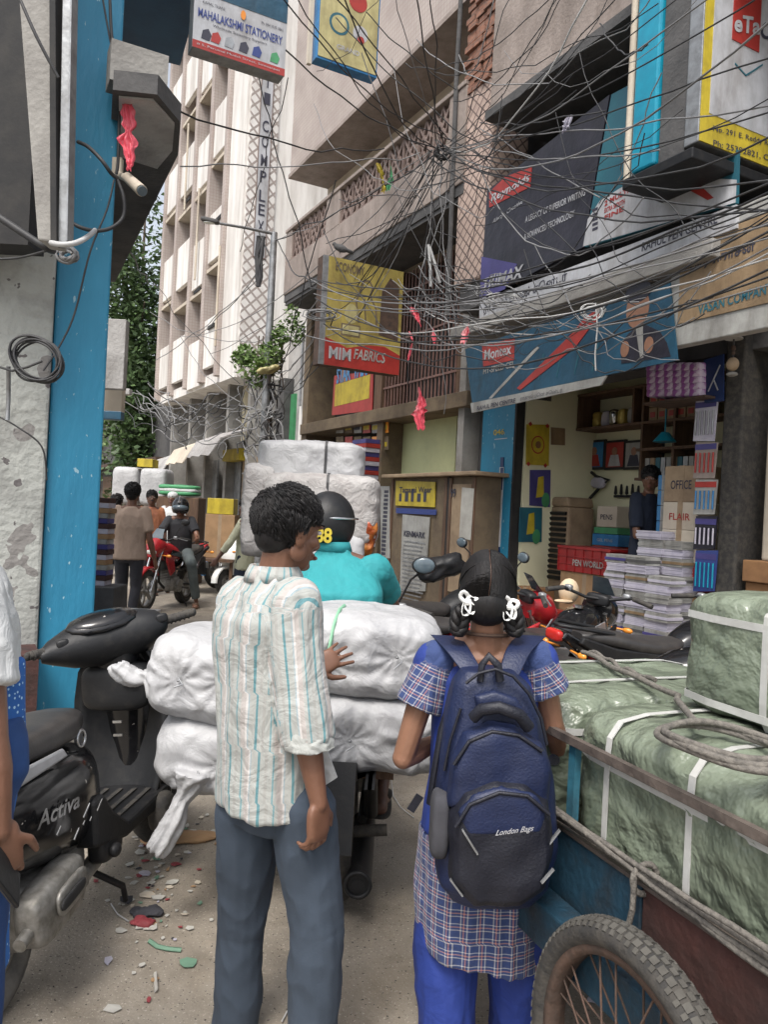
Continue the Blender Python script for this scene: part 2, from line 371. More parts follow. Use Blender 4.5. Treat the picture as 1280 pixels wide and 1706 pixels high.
# net / diamond overlay, brick courses and woven patterns
def tri_lines(n, l, mp, diag, scale, width):
    sp = n.new('ShaderNodeSeparateXYZ'); l.new(mp.outputs[0], sp.inputs[0])
    def M(op, a, b):
        x = n.new('ShaderNodeMath'); x.operation = op
        for i, q in enumerate((a, b)):
            if isinstance(q, (int, float)): x.inputs[i].default_value = q
            else: l.new(q, x.inputs[i])
        return x.outputs[0]
    u = M('MULTIPLY', M('ADD', sp.outputs['X'], sp.outputs['Y']), scale); z = M('MULTIPLY', sp.outputs['Z'], scale)
    p, q = (M('ADD', u, z), M('SUBTRACT', u, z)) if diag else (u, z)
    return M('MAXIMUM', M('LESS_THAN', M('PINGPONG', p, .5), width), M('LESS_THAN', M('PINGPONG', q, .5), width))
def overlay(k, rot, scale, width, col):
    def fn(n, l, mp, old):
        fac = tri_lines(n, l, mp, rot, scale, width); mx = n.new('ShaderNodeMix'); mx.data_type = 'RGBA'
        l.new(fac, mx.inputs[0]); l.new(old, mx.inputs[6]); mx.inputs[7].default_value = (*col, 1); return mx.outputs[2]
    add_lines(k, fn)
overlay('pink_tile', 0, 14, .045, (.30, .23, .21))
mat('net_pink', (.50, .38, .32), (.36, .27, .23), sc=2, rough=.8); overlay('net_pink', 1, 7, .09, (.14, .10, .09))
mat('lattice_white', (.70, .68, .66), (.5, .47, .44), sc=2, rough=.8); overlay('lattice_white', 1, 4, .12, (.30, .26, .24))
def courses(n, l, mp, old):
    br = n.new('ShaderNodeTexBrick'); br.inputs['Scale'].default_value = 4.2; br.inputs['Mortar Size'].default_value = .03
    br.inputs['Color1'].default_value = (.25, .12, .08, 1); br.inputs['Color2'].default_value = (.17, .085, .06, 1); br.inputs['Mortar'].default_value = (.10, .08, .07, 1)
    cx = n.new('ShaderNodeSeparateXYZ'); cc = n.new('ShaderNodeCombineXYZ'); l.new(mp.outputs[0], cx.inputs[0])
    ad = n.new('ShaderNodeMath'); l.new(cx.outputs['X'], ad.inputs[0]); l.new(cx.outputs['Y'], ad.inputs[1]); l.new(ad.outputs[0], cc.inputs['X']); l.new(cx.outputs['Z'], cc.inputs['Y'])
    l.new(cc.outputs[0], br.inputs['Vector']); mx = n.new('ShaderNodeMix'); mx.data_type = 'RGBA'; mx.inputs[0].default_value = .3
    l.new(br.outputs['Color'], mx.inputs[6]); l.new(old, mx.inputs[7]); return mx.outputs[2]
add_lines('brick', courses)
def attr_stripes(k, stops, n_rep, base_rough=.85, axis2=None):
    """garment woven pattern running on the cloth's own coordinates (attribute 'cloth')"""
    mat(k, (.5, .5, .5), rough=base_rough, bump=.35, bs=11, dist=1.4, sheen=.1)
    m = MATS[k]; n, l = nodes(m); b = n['Principled BSDF']; at = n.new('ShaderNodeAttribute'); at.attribute_name = 'cloth'
    sp = n.new('ShaderNodeSeparateXYZ'); l.new(at.outputs['Vector'], sp.inputs[0])
    def ramp(axis, st, rep):
        mu = n.new('ShaderNodeMath'); mu.operation = 'MULTIPLY'; mu.inputs[1].default_value = rep; l.new(sp.outputs[axis], mu.inputs[0])
        fr = n.new('ShaderNodeMath'); fr.operation = 'FRACT'; l.new(mu.outputs[0], fr.inputs[0])
        rp = n.new('ShaderNodeValToRGB'); cr = rp.color_ramp; cr.interpolation = 'CONSTANT'
        for i, (p, c) in enumerate(st):
            e = cr.elements[i] if i < 2 else cr.elements.new(p); e.position = p; e.color = (*c, 1)
        l.new(fr.outputs[0], rp.inputs['Fac']); return rp.outputs['Color']
    a = ramp('X', stops, n_rep)
    if axis2:
        c2 = ramp('Y', axis2[0], axis2[1]); mx = n.new('ShaderNodeMix'); mx.data_type = 'RGBA'; mx.blend_type = axis2[2] if len(axis2) > 2 else 'MIX'; mx.inputs[0].default_value = .5 if len(axis2) < 3 else 1
        l.new(a, mx.inputs[6]); l.new(c2, mx.inputs[7]); a = mx.outputs[2]
    l.new(a, b.inputs['Base Color'])
w_ = (.36, .37, .35)
attr_stripes('striped_shirt', [(0, w_), (.10, (.11, .24, .265)), (.17, w_), (.30, (.33, .33, .31)), (.38, w_), (.52, (.16, .29, .315)), (.57, w_), (.66, (.40, .37, .35)), (.80, (.52, .50, .48)), (.86, (.3, .37, .4)), (.90, w_)], 12)
attr_stripes('school_check', [(0, (.03, .055, .16)), (.42, (.46, .46, .48)), (.50, (.03, .055, .16)), (.60, (.50, .22, .16)), (.68, (.03, .055, .16)), (.82, (.46, .46, .48)), (.9, (.03, .055, .16))], 26,
             axis2=([(0, (.025, .045, .14)), (.4, (.48, .46, .45)), (.48, (.025, .045, .14)), (.62, (.5, .24, .18)), (.7, (.025, .045, .14)), (.86, (.48, .48, .48)), (.93, (.025, .045, .14))], 26))
mat('dotted_blue', (.02, .13, .42), (.015, .08, .3), sc=3, rough=.8, bump=.2)
def dots(n, l, mp, old):
    vo = n.new('ShaderNodeTexVoronoi'); vo.inputs['Scale'].default_value = 75; vo.inputs['Randomness'].default_value = .5; l.new(mp.outputs[0], vo.inputs['Vector'])
    lt = n.new('ShaderNodeMath'); lt.operation = 'LESS_THAN'; lt.inputs[1].default_value = .22; l.new(vo.outputs['Distance'], lt.inputs[0])
    mx = n.new('ShaderNodeMix'); mx.data_type = 'RGBA'; l.new(lt.outputs[0], mx.inputs[0]); l.new(old, mx.inputs[6]); mx.inputs[7].default_value = (.35, .55, .75, 1); return mx.outputs[2]
add_lines('dotted_blue', dots)
def speckle(k, scale, thr, col, width=1):
    def fn(n, l, mp, old):
        nn = n.new('ShaderNodeTexNoise'); nn.inputs['Scale'].default_value = scale; nn.inputs['Detail'].default_value = 3; l.new(mp.outputs[0], nn.inputs['Vector'])
        lt = n.new('ShaderNodeMath'); lt.operation = 'GREATER_THAN'; lt.inputs[1].default_value = thr; l.new(nn.outputs['Fac'], lt.inputs[0])
        mx = n.new('ShaderNodeMix'); mx.data_type = 'RGBA'; l.new(lt.outputs[0], mx.inputs[0]); l.new(old, mx.inputs[6]); mx.inputs[7].default_value = (*col, 1); return mx.outputs[2]
    add_lines(k, fn)
speckle('asphalt', 110, .64, (.42, .385, .33)); speckle('asphalt', 75, .66, (.045, .04, .036)); 
def _patch(n, l, mp, old):
    out = old
    for sc, a, b, c in ((.55, .47, .62, (.62, .6, .58)), (3.2, .5, .75, (.7, .67, .63)), (9, .55, .8, (1.25, 1.22, 1.18))):
        nn = n.new('ShaderNodeTexNoise'); nn.inputs['Scale'].default_value = sc; nn.inputs['Detail'].default_value = 8; nn.inputs['Roughness'].default_value = .7; nn.inputs['Distortion'].default_value = .6; l.new(mp.outputs[0], nn.inputs['Vector'])
        rp = n.new('ShaderNodeValToRGB'); rp.color_ramp.elements[0].position = a; rp.color_ramp.elements[1].position = b; rp.color_ramp.elements[0].color = (1, 1, 1, 1); rp.color_ramp.elements[1].color = (*c, 1); l.new(nn.outputs['Fac'], rp.inputs['Fac'])
        mx = n.new('ShaderNodeMix'); mx.data_type = 'RGBA'; mx.blend_type = 'MULTIPLY'; mx.inputs[0].default_value = 1; l.new(out, mx.inputs[6]); l.new(rp.outputs['Color'], mx.inputs[7]); out = mx.outputs[2]
    return out
add_lines('asphalt', _patch)
speckle('blue_paint', 16, .69, (.26, .42, .5)); speckle('blue_paint', 45, .70, (.3, .45, .5)); speckle('dirty_white_wall', 3.2, .62, (.22, .21, .20)); speckle('black_gloss', 26, .72, (.35, .33, .3)); speckle('dirty_white_wall', 12, .68, (.12, .11, .11))

for k_ in ('sign_white', 'sign_offwhite', 'poster_yellow', 'yellow', 'sign_blue', 'orange_tan', 'sign_black', 'white_wall', 'pink_wall', 'cream_wall', 'yellow_pale'):
    def _g(n, l, mp, old, k_=k_):
        nn = n.new('ShaderNodeTexNoise'); nn.inputs['Scale'].default_value = 2.6; nn.inputs['Detail'].default_value = 9; nn.inputs['Roughness'].default_value = .72
        m2 = n.new('ShaderNodeMapping'); m2.inputs['Scale'].default_value = (1.6, 1.6, .45); l.new(mp.outputs[0], m2.inputs['Vector']); l.new(m2.outputs[0], nn.inputs['Vector'])
        rp = n.new('ShaderNodeValToRGB'); rp.color_ramp.elements[0].position = .42; rp.color_ramp.elements[1].position = .72; rp.color_ramp.elements[0].color = (1, 1, 1, 1); rp.color_ramp.elements[1].color = (.42, .38, .34, 1); l.new(nn.outputs['Fac'], rp.inputs['Fac'])
        mx = n.new('ShaderNodeMix'); mx.data_type = 'RGBA'; mx.blend_type = 'MULTIPLY'; mx.inputs[0].default_value = .8 if 'wall' not in k_ else .6; l.new(old, mx.inputs[6]); l.new(rp.outputs['Color'], mx.inputs[7]); return mx.outputs[2]
    add_lines(k_, _g)
# =============== SETTING ===============
g = MB(); n_ = 60
for i in range(n_):
    for j in range(n_):
        pass
g.box(-60, 60, -20, 110, -.5, 0); single(WF, g, 'road', 'asphalt', None, None, kind='structure')
g = MB(); g.box(.1, 5.2, -.55, 3.4, 0, .3); single(RF, g, 'pavement', 'concrete', None, None, kind='structure', bev=.02)

def leaves(mb, c, r, n, s, seed=1, lumps=9, flat=.0):
    rd = random.Random(seed); cl = []
    for k in range(lumps):
        while True:
            p = V((rd.uniform(-1, 1), rd.uniform(-1, 1), rd.uniform(-1, 1)))
            if p.length < 1: break
        cl.append((V((p.x*r[0]*.75, p.y*r[1]*.75, p.z*r[2]*.8)), rd.uniform(.3, .5)))
    for k in range(n):
        q, w = rd.choice(cl); d = V((rd.gauss(0, 1), rd.gauss(0, 1), rd.gauss(0, 1))).normalized()*rd.uniform(.55, 1.05)
        p = V(c)+q+V((d.x*r[0]*w*1.2, d.y*r[1]*w*1.2, d.z*r[2]*w)); a = V((rd.gauss(0, 1), rd.gauss(0, 1), rd.gauss(0, .6))).normalized(); b = a.orthogonal().normalized()
        b = Mx.Rotation(rd.uniform(0, 6.28), 3, a)@b; ss = s*rd.uniform(.6, 1.3)
        mb.add([p-a*ss, p-b*ss*.45, p+a*ss, p+b*ss*.45], [(0, 1, 2, 3)])

# ---- right: pen shop building ----
B = thing(RF, 'shop_building', 'beige plastered building over the open pen shop, with a deep overhanging upper floor', 'building', (-.45, 0, 0))
m = MB(); m.box(.12, 5.2, 3.2, 3.4, .3, 6); m.box(.22, .3, .0, 1.3, .3, 3.6); m.box(.3, 3.02, 1.12, 1.3, .3, 3.6); m.box(3.02, 3.1, .12, 1.3, .3, 3.6)
part(m, 'inner_wall', 'cream_inside', B)
m = MB(); m.box(.3, 3.02, .0, 1.12, 3.3, 3.38); part(m, 'ceiling', 'cream_inside', B)  # cream chosen so the ceiling bounces more light into the shop
m = MB(); m.box(-.45, .64, 0.36, .5, 5.9, 9.4); m.box(-.45, .3, 0.02, .359, 3.0, 9.3); m.box(.301, .64, .025, .355, 6.001, 9.2); m.box(.3, 5.2, .02, .35, 3.1, 6.0); m.box(-.62, -.45, -.04, .5, 0, 6); part(m, 'wall', 'dark_concrete', B)
m = MB(); m.box(-.45, .22, -.12, .3, 0, 3.3); pil = part(m, 'shop_pillar', 'blue_paint', B, bev=.01)
m = MB(); m.box(.222, .26, -.125, .0, .3, 3.3); part(m, 'door_edge', 'dark', B)
m = MB(); m.box(3.1, 3.3, -.06, .3, 0, 3.3); part(m, 'corner_pillar', 'rubber', B, bev=.02)
m = MB(); m.box(.65, 5.2, -1.0, .0, 6.0, 9.5); part(m, 'upper_floor', 'pink_wall', B, bev=.01)
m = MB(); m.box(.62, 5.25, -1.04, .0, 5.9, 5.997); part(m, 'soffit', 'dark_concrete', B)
m = MB(); m.box(-.1, 3.6, -.74, .0, 3.6, 3.74); m.box(-.1, 3.6, -.9, -.7, 3.64, 3.78); part(m, 'canopy_slab', 'concrete', B, bev=.01)
for (a, b) in ((1.6, 2.5), (2.7, 3.5)):
    m = MB(); m.box(a, b, -.02, .06, 4.7, 5.75); w = part(m, 'window', 'glass', B)
    m = MB()
    for x in (a-.03, (a+b)/2-.02, b-.01): m.box(x, x+.04, -.05, .0, 4.66, 5.78)
    m.box(a, b, -.051, .0, 5.2, 5.24); part(m, 'window_frame', 'sign_green', w)
# painted pen and number on the blue pillar
pl = PL((0, -.121, 0)); 
x, z = RF.px(833, 720, -.12); text('046', pl, x-.12, x+.1, z-.035, z+.035, 'yellow', B, bold=.01)
m = MB(); m.prect(pl, x-.1, x+.16, z-.09, z-.08, 0, .003); part(m, 'underline', 'sign_white', B)
x, z1 = RF.px(838, 762, -.12); _, z0 = RF.px(836, 925, -.12)
m = MB(); m.prect(pl, x-.045, x+.045, z0+.1, z1-.12, 0, .012); part(m, 'painted_pen', 'sign_white', B, bev=.01)
m = MB(); m.prect(pl, x-.03, x+.03, z1-.12, z1-.0, 0, .012); m.prect(pl, x-.04, x+.04, z0-.2, z0+.1, 0, .012); m.prect(pl, x-.012, x+.04, z1-.4, z1-.13, .0115, .016); part(m, 'painted_pen_cap', 'sign_navy', B)

# ---- far right neighbour ----
B2 = thing(RF, 'neighbour_shop', 'dim shopfront at the right edge with a beige column and an orange counter', 'shop', (3.4, 0, 0))
m = MB(); m.box(3.35, 5.2, .9, 1.1, .3, 3.1); part(m, 'back_wall', 'brown_wood', B2)
m = MB(); m.box(3.42, 3.78, .1, .3, 1.3, 3.0); part(m, 'column', 'beige_wall', B2, bev=.02)
m = MB(); m.box(3.36, 5.0, -.05, .6, 1.12, 1.3); m.box(3.36, 5.0, 0, .6, .3, 1.115); part(m, 'counter', ['carton_orange'], B2, bev=.01)
m = MB(); m.box(3.82, 4.5, .32, .38, .5, 3.0); part(m, 'door', 'cart_red', B2)

# ---- middle: building with balconies ----
B3 = thing(RF, 'balcony_building', 'pink tiled building with long lattice balconies above the kiosk', 'building', (-6.3, 0, 0))
m = MB(); m.box(-6.25, -.4, .0, .5, 5.4, 7.9); part(m, 'recessed_wall', 'beige_wall', B3)
m = MB(); m.box(-6.2, -.1, -.8, .5, 7.85, 13); part(m, 'upper_floor', 'pink_tile', B3)
m = MB(); m.box(-6.23, -.07, -.83, .5, 7.78, 7.848); part(m, 'soffit', 'pink_wall', B3)
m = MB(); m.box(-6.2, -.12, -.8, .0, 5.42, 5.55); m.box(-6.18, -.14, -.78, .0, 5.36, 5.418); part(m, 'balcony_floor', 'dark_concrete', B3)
m = MB(); m.box(-6.2, -.12, -.82, -.72, 5.551, 6.15); m.box(-6.2, -5.9, -.82, -.72, 6.15, 6.72); m.box(-4.3, -3.75, -.82, -.72, 6.15, 6.72); m.box(-.5, -.12, -.82, -.72, 6.15, 6.72)
m.box(-6.2, -.12, -.84, -.70, 6.721, 6.78); par = part(m, 'parapet', 'pink_wall', B3, bev=.01)
def lattice(x0, x1, z0, z1, y):
    m = MB(); n = max(2, round((x1-x0)/.42)); w = (x1-x0)/n
    for k in range(n):
        a = x0+k*w; cx = a+w/2; cz = (z0+z1)/2
        pl = PL((0, y, 0))
        m.pline(pl, [(a, z0), (a, z1)], .03, -.02, .02)
        m.pline(pl, [(a, z0), (cx, cz), (a, z1)], .035, -.018, .018); m.pline(pl, [(a+w, z0), (cx, cz), (a+w, z1)], .035, -.019, .019)
        m.pline(pl, [(cx, z0), (cx-w*.28, cz), (cx, z1), (cx+w*.28, cz), (cx, z0)], .03, -.017, .017)
    m.box(x0, x1, y-.025, y+.025, z0-.02, z0+.02); part(m, 'railing_lattice', 'lattice_brown', B3)
lattice(-5.9, -4.3, 6.17, 6.72, -.77); lattice(-3.75, -.5, 6.17, 6.72, -.77)
for (a, b) in ((-5.7, -5.0), (-3.6, -2.9), (-2.6, -2.3)):
    m = MB(); m.box(a, b, -.03, .05, 6.2, 7.4); w = part(m, 'window', 'window_dark', B3)
    m = MB()
    for k in range(5): x = a+(b-a)*k/4; m.box(x-.02, x+.02, -.07, -.03, 6.18, 7.42)
    m.box(a-.04, b+.04, -.071, -.028, 7.4, 7.46); part(m, 'window_frame', 'grille_brown', w)
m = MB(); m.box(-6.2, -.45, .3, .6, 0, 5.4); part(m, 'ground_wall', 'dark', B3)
m = MB(); m.box(-6.2, -.5, -.35, .3, 2.95, 3.15); m.box(-6.25, -6.0, -.3, .3, 0, 5.4); m.box(-3.15, -2.95, -.25, .3, 0, 2.95); part(m, 'ledge', 'kiosk_board', B3, bev=.01)
m = MB()
for k in range(26): x = -3.1+k*.1; m.box(x-.01, x+.01, -.16, -.14, 3.2, 5.2)
for z in (3.5, 4.2, 4.9): m.box(-3.15, -.5, -.17, -.155, z-.015, z+.015)
part(m, 'window_grille', 'grille_brown', B3)
for x_ in (-1.0, -3.4): m = MB(); m.box(x_, x_+.25, -.2, .2, 3.16, 5.4); part(m, 'brown_post', 'brown_wood', B3)
m = MB(); m.box(-.78, -.64, -.28, .2, 0, 5.3); part(m, 'cracked_post', 'concrete', B3)
# lime panel above the kiosk
x0, z0 = RF.px(657, 790, .1); x1, z1 = RF.px(750, 697, .1)
m = MB(); m.box(x0, x1+.15, .12, .2, 1.9, z1+.05); part(m, 'lime_panel', 'lime_panel', B3, bev=.01)

C1 = thing(RF, 'brick_column', 'tall brick column wrapped in diamond netting between the two buildings', 'column', (.2, -.5, 4))
m = MB()
rd = random.Random(3); rows = 60
for k in range(rows):
    z = 6.6+k*.085
    for i in range(3):
        o = .09 if k % 2 else 0; x = -.2+i*.18+o*.5+rd.uniform(-.006, .006); m.box(x, x+.168, -.8+rd.uniform(-.03, .012), -.3, z, z+.07)
part(m, 'brickwork', 'brick', C1)
m = MB(); m.box(-.17, .36, -.74, -.28, 4.0, 11.7); part(m, 'core', 'dark_concrete', C1)
m = MB(); m.box(-.26, .40, -.79, -.25, 4.3, 6.62); part(m, 'netted_plaster', 'net_pink', C1, bev=.03)
m = MB(); m.tube([(-.3, -.82, 4), (-.32, -.85, 7), (-.3, -.82, 11)], .03, 8); part(m, 'drain_pipe', 'dark_concrete', C1)

# ---- cream building and old grey wall ----
a = P(408, 600, 17.4); b = P(600, 600, 17.4)
m = MB(); m.box(a.x, b.x, 17.4, 18.5, 3.0, 19); B4 = thing(WF, 'cream_building', 'tall cream painted building face beyond the balconies', 'building', (a.x, 17.4, 0))
part(m, 'wall', 'cream_wall', B4)
m = MB(); m.box(a.x+.9, a.x+1.0, 17.3, 17.398, 8, 19); m.box(a.x+.15, a.x+.2, 17.34, 17.397, 4, 19); part(m, 'pilaster', 'beige_wall', B4)
B5 = thing(RF, 'old_grey_wall', 'peeling grey wall with a green shutter beyond the kiosk', 'wall', (-8.4, 0, 0))
m = MB(); m.box(-9.2, -6.28, .02, .3, 0, 5.1); part(m, 'plaster', 'grey_wall', B5, bev=.02)
x0, z0 = RF.px(476, 735, 0); x1, z1 = RF.px(494, 656, 0)
m = MB(); m.box(x0, x1, -.04, .02, z0-.5, z1); part(m, 'shutter', 'sign_green', B5)
m = MB(); m.box(-7.1, -6.6, -.03, .02, 2.5, 4.0); part(m, 'white_patch', 'white_wall', B5)
x, z = RF.px(440, 715, 0)
text('BALAJI', (V((x-.1, -.05, z-.6)), V((0, 0, 1)), V((-1, 0, 0))), 0, 1.0, -.12, .12, 'sign_red', B5, bold=.02)
m = MB(); m.tube([(-6.9, -.1, 5.2), (-6.9, -.1, 3.6)], .03); part(m, 'pipe', 'metal_grey', B5)

# ---- far complex ----
B6 = thing(CF, 'complex_building', 'tall white and pink block with a vertical name strip on its lattice corner', 'building', (0, 0, 0))
zb = 4.25; L6 = 6.7
m = MB(); m.box(-L6, 0, .0, 3, zb, zb+.25); m.box(-L6, -.0, .55, 3, zb+.25, 17); part(m, 'floor_slab', 'white_wall', B6)
m = MB(); m.box(-1.0, .0, -.06, .55, zb-.05, 17); part(m, 'white_panel', 'white_wall', B6)
m = MB()
for x in (-6.7, -5.3, -3.75, -2.45, -1.22): m.box(x, x+.2, -.14, .5, zb+.1, 17)
part(m, 'pier', 'pink_tile', B6, bev=.01)
m = MB(); rows = [zb+.05+2.45*k for k in range(6)]
for k, z in enumerate(rows):
    for (a, b) in ((-6.5, -5.3), (-5.1, -3.75), (-3.55, -2.45), (-2.25, -1.22)):
        o = .35 if (a < -5 or a > -2.3) else 0
        m = MB(); m.box(a+.01, b-.01, -.08, .02, z+o, z+1.12+o); part(m, 'balcony_front', 'white_wall', B6, bev=.01)
for k, z in enumerate(rows):
    for (a, b) in ((-5.1, -3.75), (-2.25, -1.22), (-3.55, -2.45), (-6.5, -5.3)):
        o = .35 if (a < -5.2 or a > -2.3) else 0
        m = MB(); m.box(a+.12, b-.12, .40, .548, z+1.15+o, z+2.2+o); w = part(m, 'window', 'window_dark' if (k+int(a)) % 2 else 'glass', B6)
        if k < 5: m = MB(); m.box(a, b, -.1, .5, z+2.22+o, z+2.3+o); part(m, 'sunshade', 'beige_wall', w)
for (z, x) in ((6.6, -3.2), (9.2, -4.5), (5.5, -1.9), (7.9, -1.7)): m = MB(); m.box(x, x+.5, -.12, -.09, z, z+.08); part(m, 'drain_slot', 'dark', B6)
for (x, z) in ((-1.1, 5), (-3.0, 6.9), (-4.3, 9)): m = MB(); m.tube([(x, -.16, z), (x, -.16, z+2.2)], .03, 6); part(m, 'drain_pipe', 'beige_wall', B6)
# lattice face turned to the street
m = MB(); m.box(.0, .05, .0, .62, zb-.05, 17); lf = part(m, 'lattice_face', 'lattice_white', B6)
# vertical letters
uy = V((0, 1, 0)); plc = (V((.052, 0, 0)), uy, V((0, 0, 1)))
m = MB(); m.prect(plc, .2, .46, 6.75, 16, 0, .012); part(m, 'name_strip', 'sign_white', B6)
m = MB()
for u in (.19, .455): m.prect(plc, u, u+.015, 6.75, 16, 0, .02)
m.prect(plc, .19, .47, 6.73, 6.75, 0, .02); part(m, 'strip_border', 'lattice_brown', B6)
for i, (ch, py) in enumerate(zip('NTICOMPLEX', (133, 155, 180, 222, 246, 275, 300, 330, 352, 378))):
    _, zc = CF.px(402, py, 0); zc = zc
    text(ch, plc, .26, .40, zc-.12, zc+.12, 'sign_red' if i < 1 else 'ink', B6, d=.02, bold=.012)
# ground floor shops of the complex
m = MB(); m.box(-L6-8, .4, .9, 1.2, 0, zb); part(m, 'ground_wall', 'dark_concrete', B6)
m = MB()
for x in (-6.4, -4.6, -3.1, -1.5, -.1): m.box(x, x+.16, .3, .9, 0, zb)
part(m, 'ground_post', 'concrete', B6)
m = MB(); m.box(-.8, .3, .5, .55, .3, 2.6); part(m, 'shop_door', 'tan_wood', B6)
m = MB(); m.box(-1.35, -.9, .5, .55, 0, 2.8); m.box(-3.0, -2.6, .5, .55, 0, 2.6); part(m, 'shutter', 'metal_grey', B6)
m = MB(); m.box(-1.3, -.2, .2, .45, 2.5, 2.75); part(m, 'shop_sign', 'yellow', B6)
for (x0, x1, z, mt, nm) in ((-1.7, .1, 3.1, 'dusty_sack', 'pale torn tarpaulin awning over the yellow shopfront'), (-3.6, -1.9, 3.0, 'beige_wall', 'sagging beige awning left of the torn tarpaulin'), (-5.6, -3.9, 2.8, 'grey_wall', 'grey sheet awning farthest down the block')):
    m = MB(); rr = []
    for k in range(9):
        x = x0+(x1-x0)*k/8; s = .018*math.sin(k*2.1); rr.append([V((x, .25, z+.05+s*.3)), V((x, -.3+s, z-.18+s)), V((x, -.5+s, z-.55-s)), V((x, -.48+s, z-.56-s)), V((x, -.28+s, z-.2+s)), V((x, .25, z))])
    m.loft(rr, sm=False); single(CF, m, 'awning', mt, nm, 'awning', group='awnings of the complex', off=(x0, 0, z))
# dark lane side farther on, and buildings at the street end
far = thing(CF, 'far_shop_row', 'row of old dark shopfronts running to the far end of the lane', 'building', (-16, 0, 0))
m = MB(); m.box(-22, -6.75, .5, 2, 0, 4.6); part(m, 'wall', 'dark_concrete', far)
m = MB()
for k in range(5): m.box(-20+k*2.6, -18.2+k*2.6, .44, .499, .2, 2.4)
part(m, 'shutter', 'brown_wood', far)
m = MB(); m.box(-22, -6.75, .0, .5, 2.7, 2.8); part(m, 'ledge', 'rust', far)
e = thing(WF, 'end_building', 'hazy pale buildings closing the far end of the lane', 'building', P(200, 800, 44))
q = P(205, 800, 44); m = MB(); m.box(q.x-9, q.x+5, 44, 47, 0, 9); part(m, 'wall', 'beige_wall', e)
for k in range(6):
    m = MB(); m.box(q.x-5+k*1.5, q.x-4.2+k*1.5, 43.95, 44, 3.5, 5); part(m, 'window', 'window_dark', e)

# tree
def tree(c, rr, h, n, s, label, mk='foliage', seed=2, trunk=.16, lumps=22):
    t = thing(WF, 'tree', label, 'tree', (c.x, c.y, 0), group='trees down the lane')
    m = MB(); rd = random.Random(seed); top = V((c.x, c.y, h)); m.tube([(c.x+.3, c.y, 0), (c.x+.1, c.y, h*.3), (c.x, c.y, h*.6), top], [trunk, trunk*.8, trunk*.5, .03], 8)
    for k in range(8):
        z = h*(.3+.07*k); a = rd.uniform(0, 6.28); b = V((c.x+math.cos(a)*rr[0]*.8, c.y+math.sin(a)*rr[1]*.8, z+1.2)); m.tube([(c.x, c.y, z), (V((c.x, c.y, z))+b)/2+V((0, 0, .1)), b], [trunk*.4, trunk*.25, .02], 6)
    part(m, 'trunk', 'bark', t)
    m = MB(); leaves(m, (c.x, c.y, h*.58), (rr[0], rr[1], h*.5), n, s, seed, lumps); part(m, 'crown', mk, t)
    return t
c = P(232, 560, 25); tree(c, (1.5, 2.2), 11.0, 15000, .11, 'tall leafy tree beyond the complex, filling the gap beside the blue pillar')
c = P(190, 700, 33); tree(c, (2.2, 2), 7.5, 5000, .14, 'lower tree at the far end of the lane under the taller one', seed=5, mk='foliage_light')

# creeper on the lamp pole
t = thing(WF, 'climbing_plant', 'green creeper growing round the lamp pole below the balconies', 'plant', P(455, 640, 13.1))
m = MB(); leaves(m, P(440, 600, 13.1), (.55, .3, .5), 1300, .05, 9, 11); leaves(m, P(482, 548, 13.0), (.32, .2, .5), 500, .045, 19, 6); part(m, 'foliage', 'foliage_light', t)
m = MB()
for k in range(7): a = P(425+k*8, 650, 13.1); b = P(432+k*7, 560, 13.15); m.tube([a, (a+b)/2+V((.08*math.sin(k*3), 0, 0)), b], .012, 5)
m.tube([P(450, 640, 13.1), P(452, 760, 13.1)], .03, 6); part(m, 'stem', 'bark', t)

# ---- left building ----
q = P(163, 900, 5.0); LF = Fr((q.x, 5.0, 0), R(28))
LB = thing(LF, 'corner_building', 'blue and whitewashed corner pillar of the building on the left', 'building', (0, 0, 0))
xb = LF.px(82, 700, 0)[0]
m = MB(); m.box(xb, 0, 0, 2.6, 0, 7.5); part(m, 'blue_pillar', 'blue_paint', LB, bev=.015)
m = MB(); m.box(xb-3, xb-.006, -.05, 2.4, 0, 7.4); part(m, 'whitewashed_wall', 'dirty_white_wall', LB, bev=.02)
m = MB(); m.box(xb-1.2, xb-.02, -.4, -.052, 0, .62); part(m, 'brown_plinth', 'cart_red', LB)
# balcony soffits over the street
def soff(pts, z, th, name, mt, lab=None):
    mm = MB(); mm.prism([tuple(LF.loc(G(a, b, z)))[:2] for a, b in pts], 'z', z, z+th); return part(mm, name, mt, LB)
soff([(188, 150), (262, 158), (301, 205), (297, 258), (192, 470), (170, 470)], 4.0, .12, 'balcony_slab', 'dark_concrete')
soff([(198, 163), (255, 168), (291, 208), (287, 252), (262, 282), (198, 262)], 3.985, .012, 'soffit_panel', 'grey_wall')
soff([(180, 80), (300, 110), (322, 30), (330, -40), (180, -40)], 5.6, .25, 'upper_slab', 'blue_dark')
a = LF.loc(G(188, 150, 4.0)); b = LF.loc(G(285, 175, 4.0))
m = MB(); m.box(-.1, b.x, a.y+.12, a.y+.3, 4.121, LF.px(250, 84, a.y+.12)[1]); part(m, 'balcony_wall', 'concrete', LB)
m = MB(); m.box(-.25, .05, 2.9, 3.6, 2.6, 4.0); part(m, 'grey_column', 'grey_wall', LB)
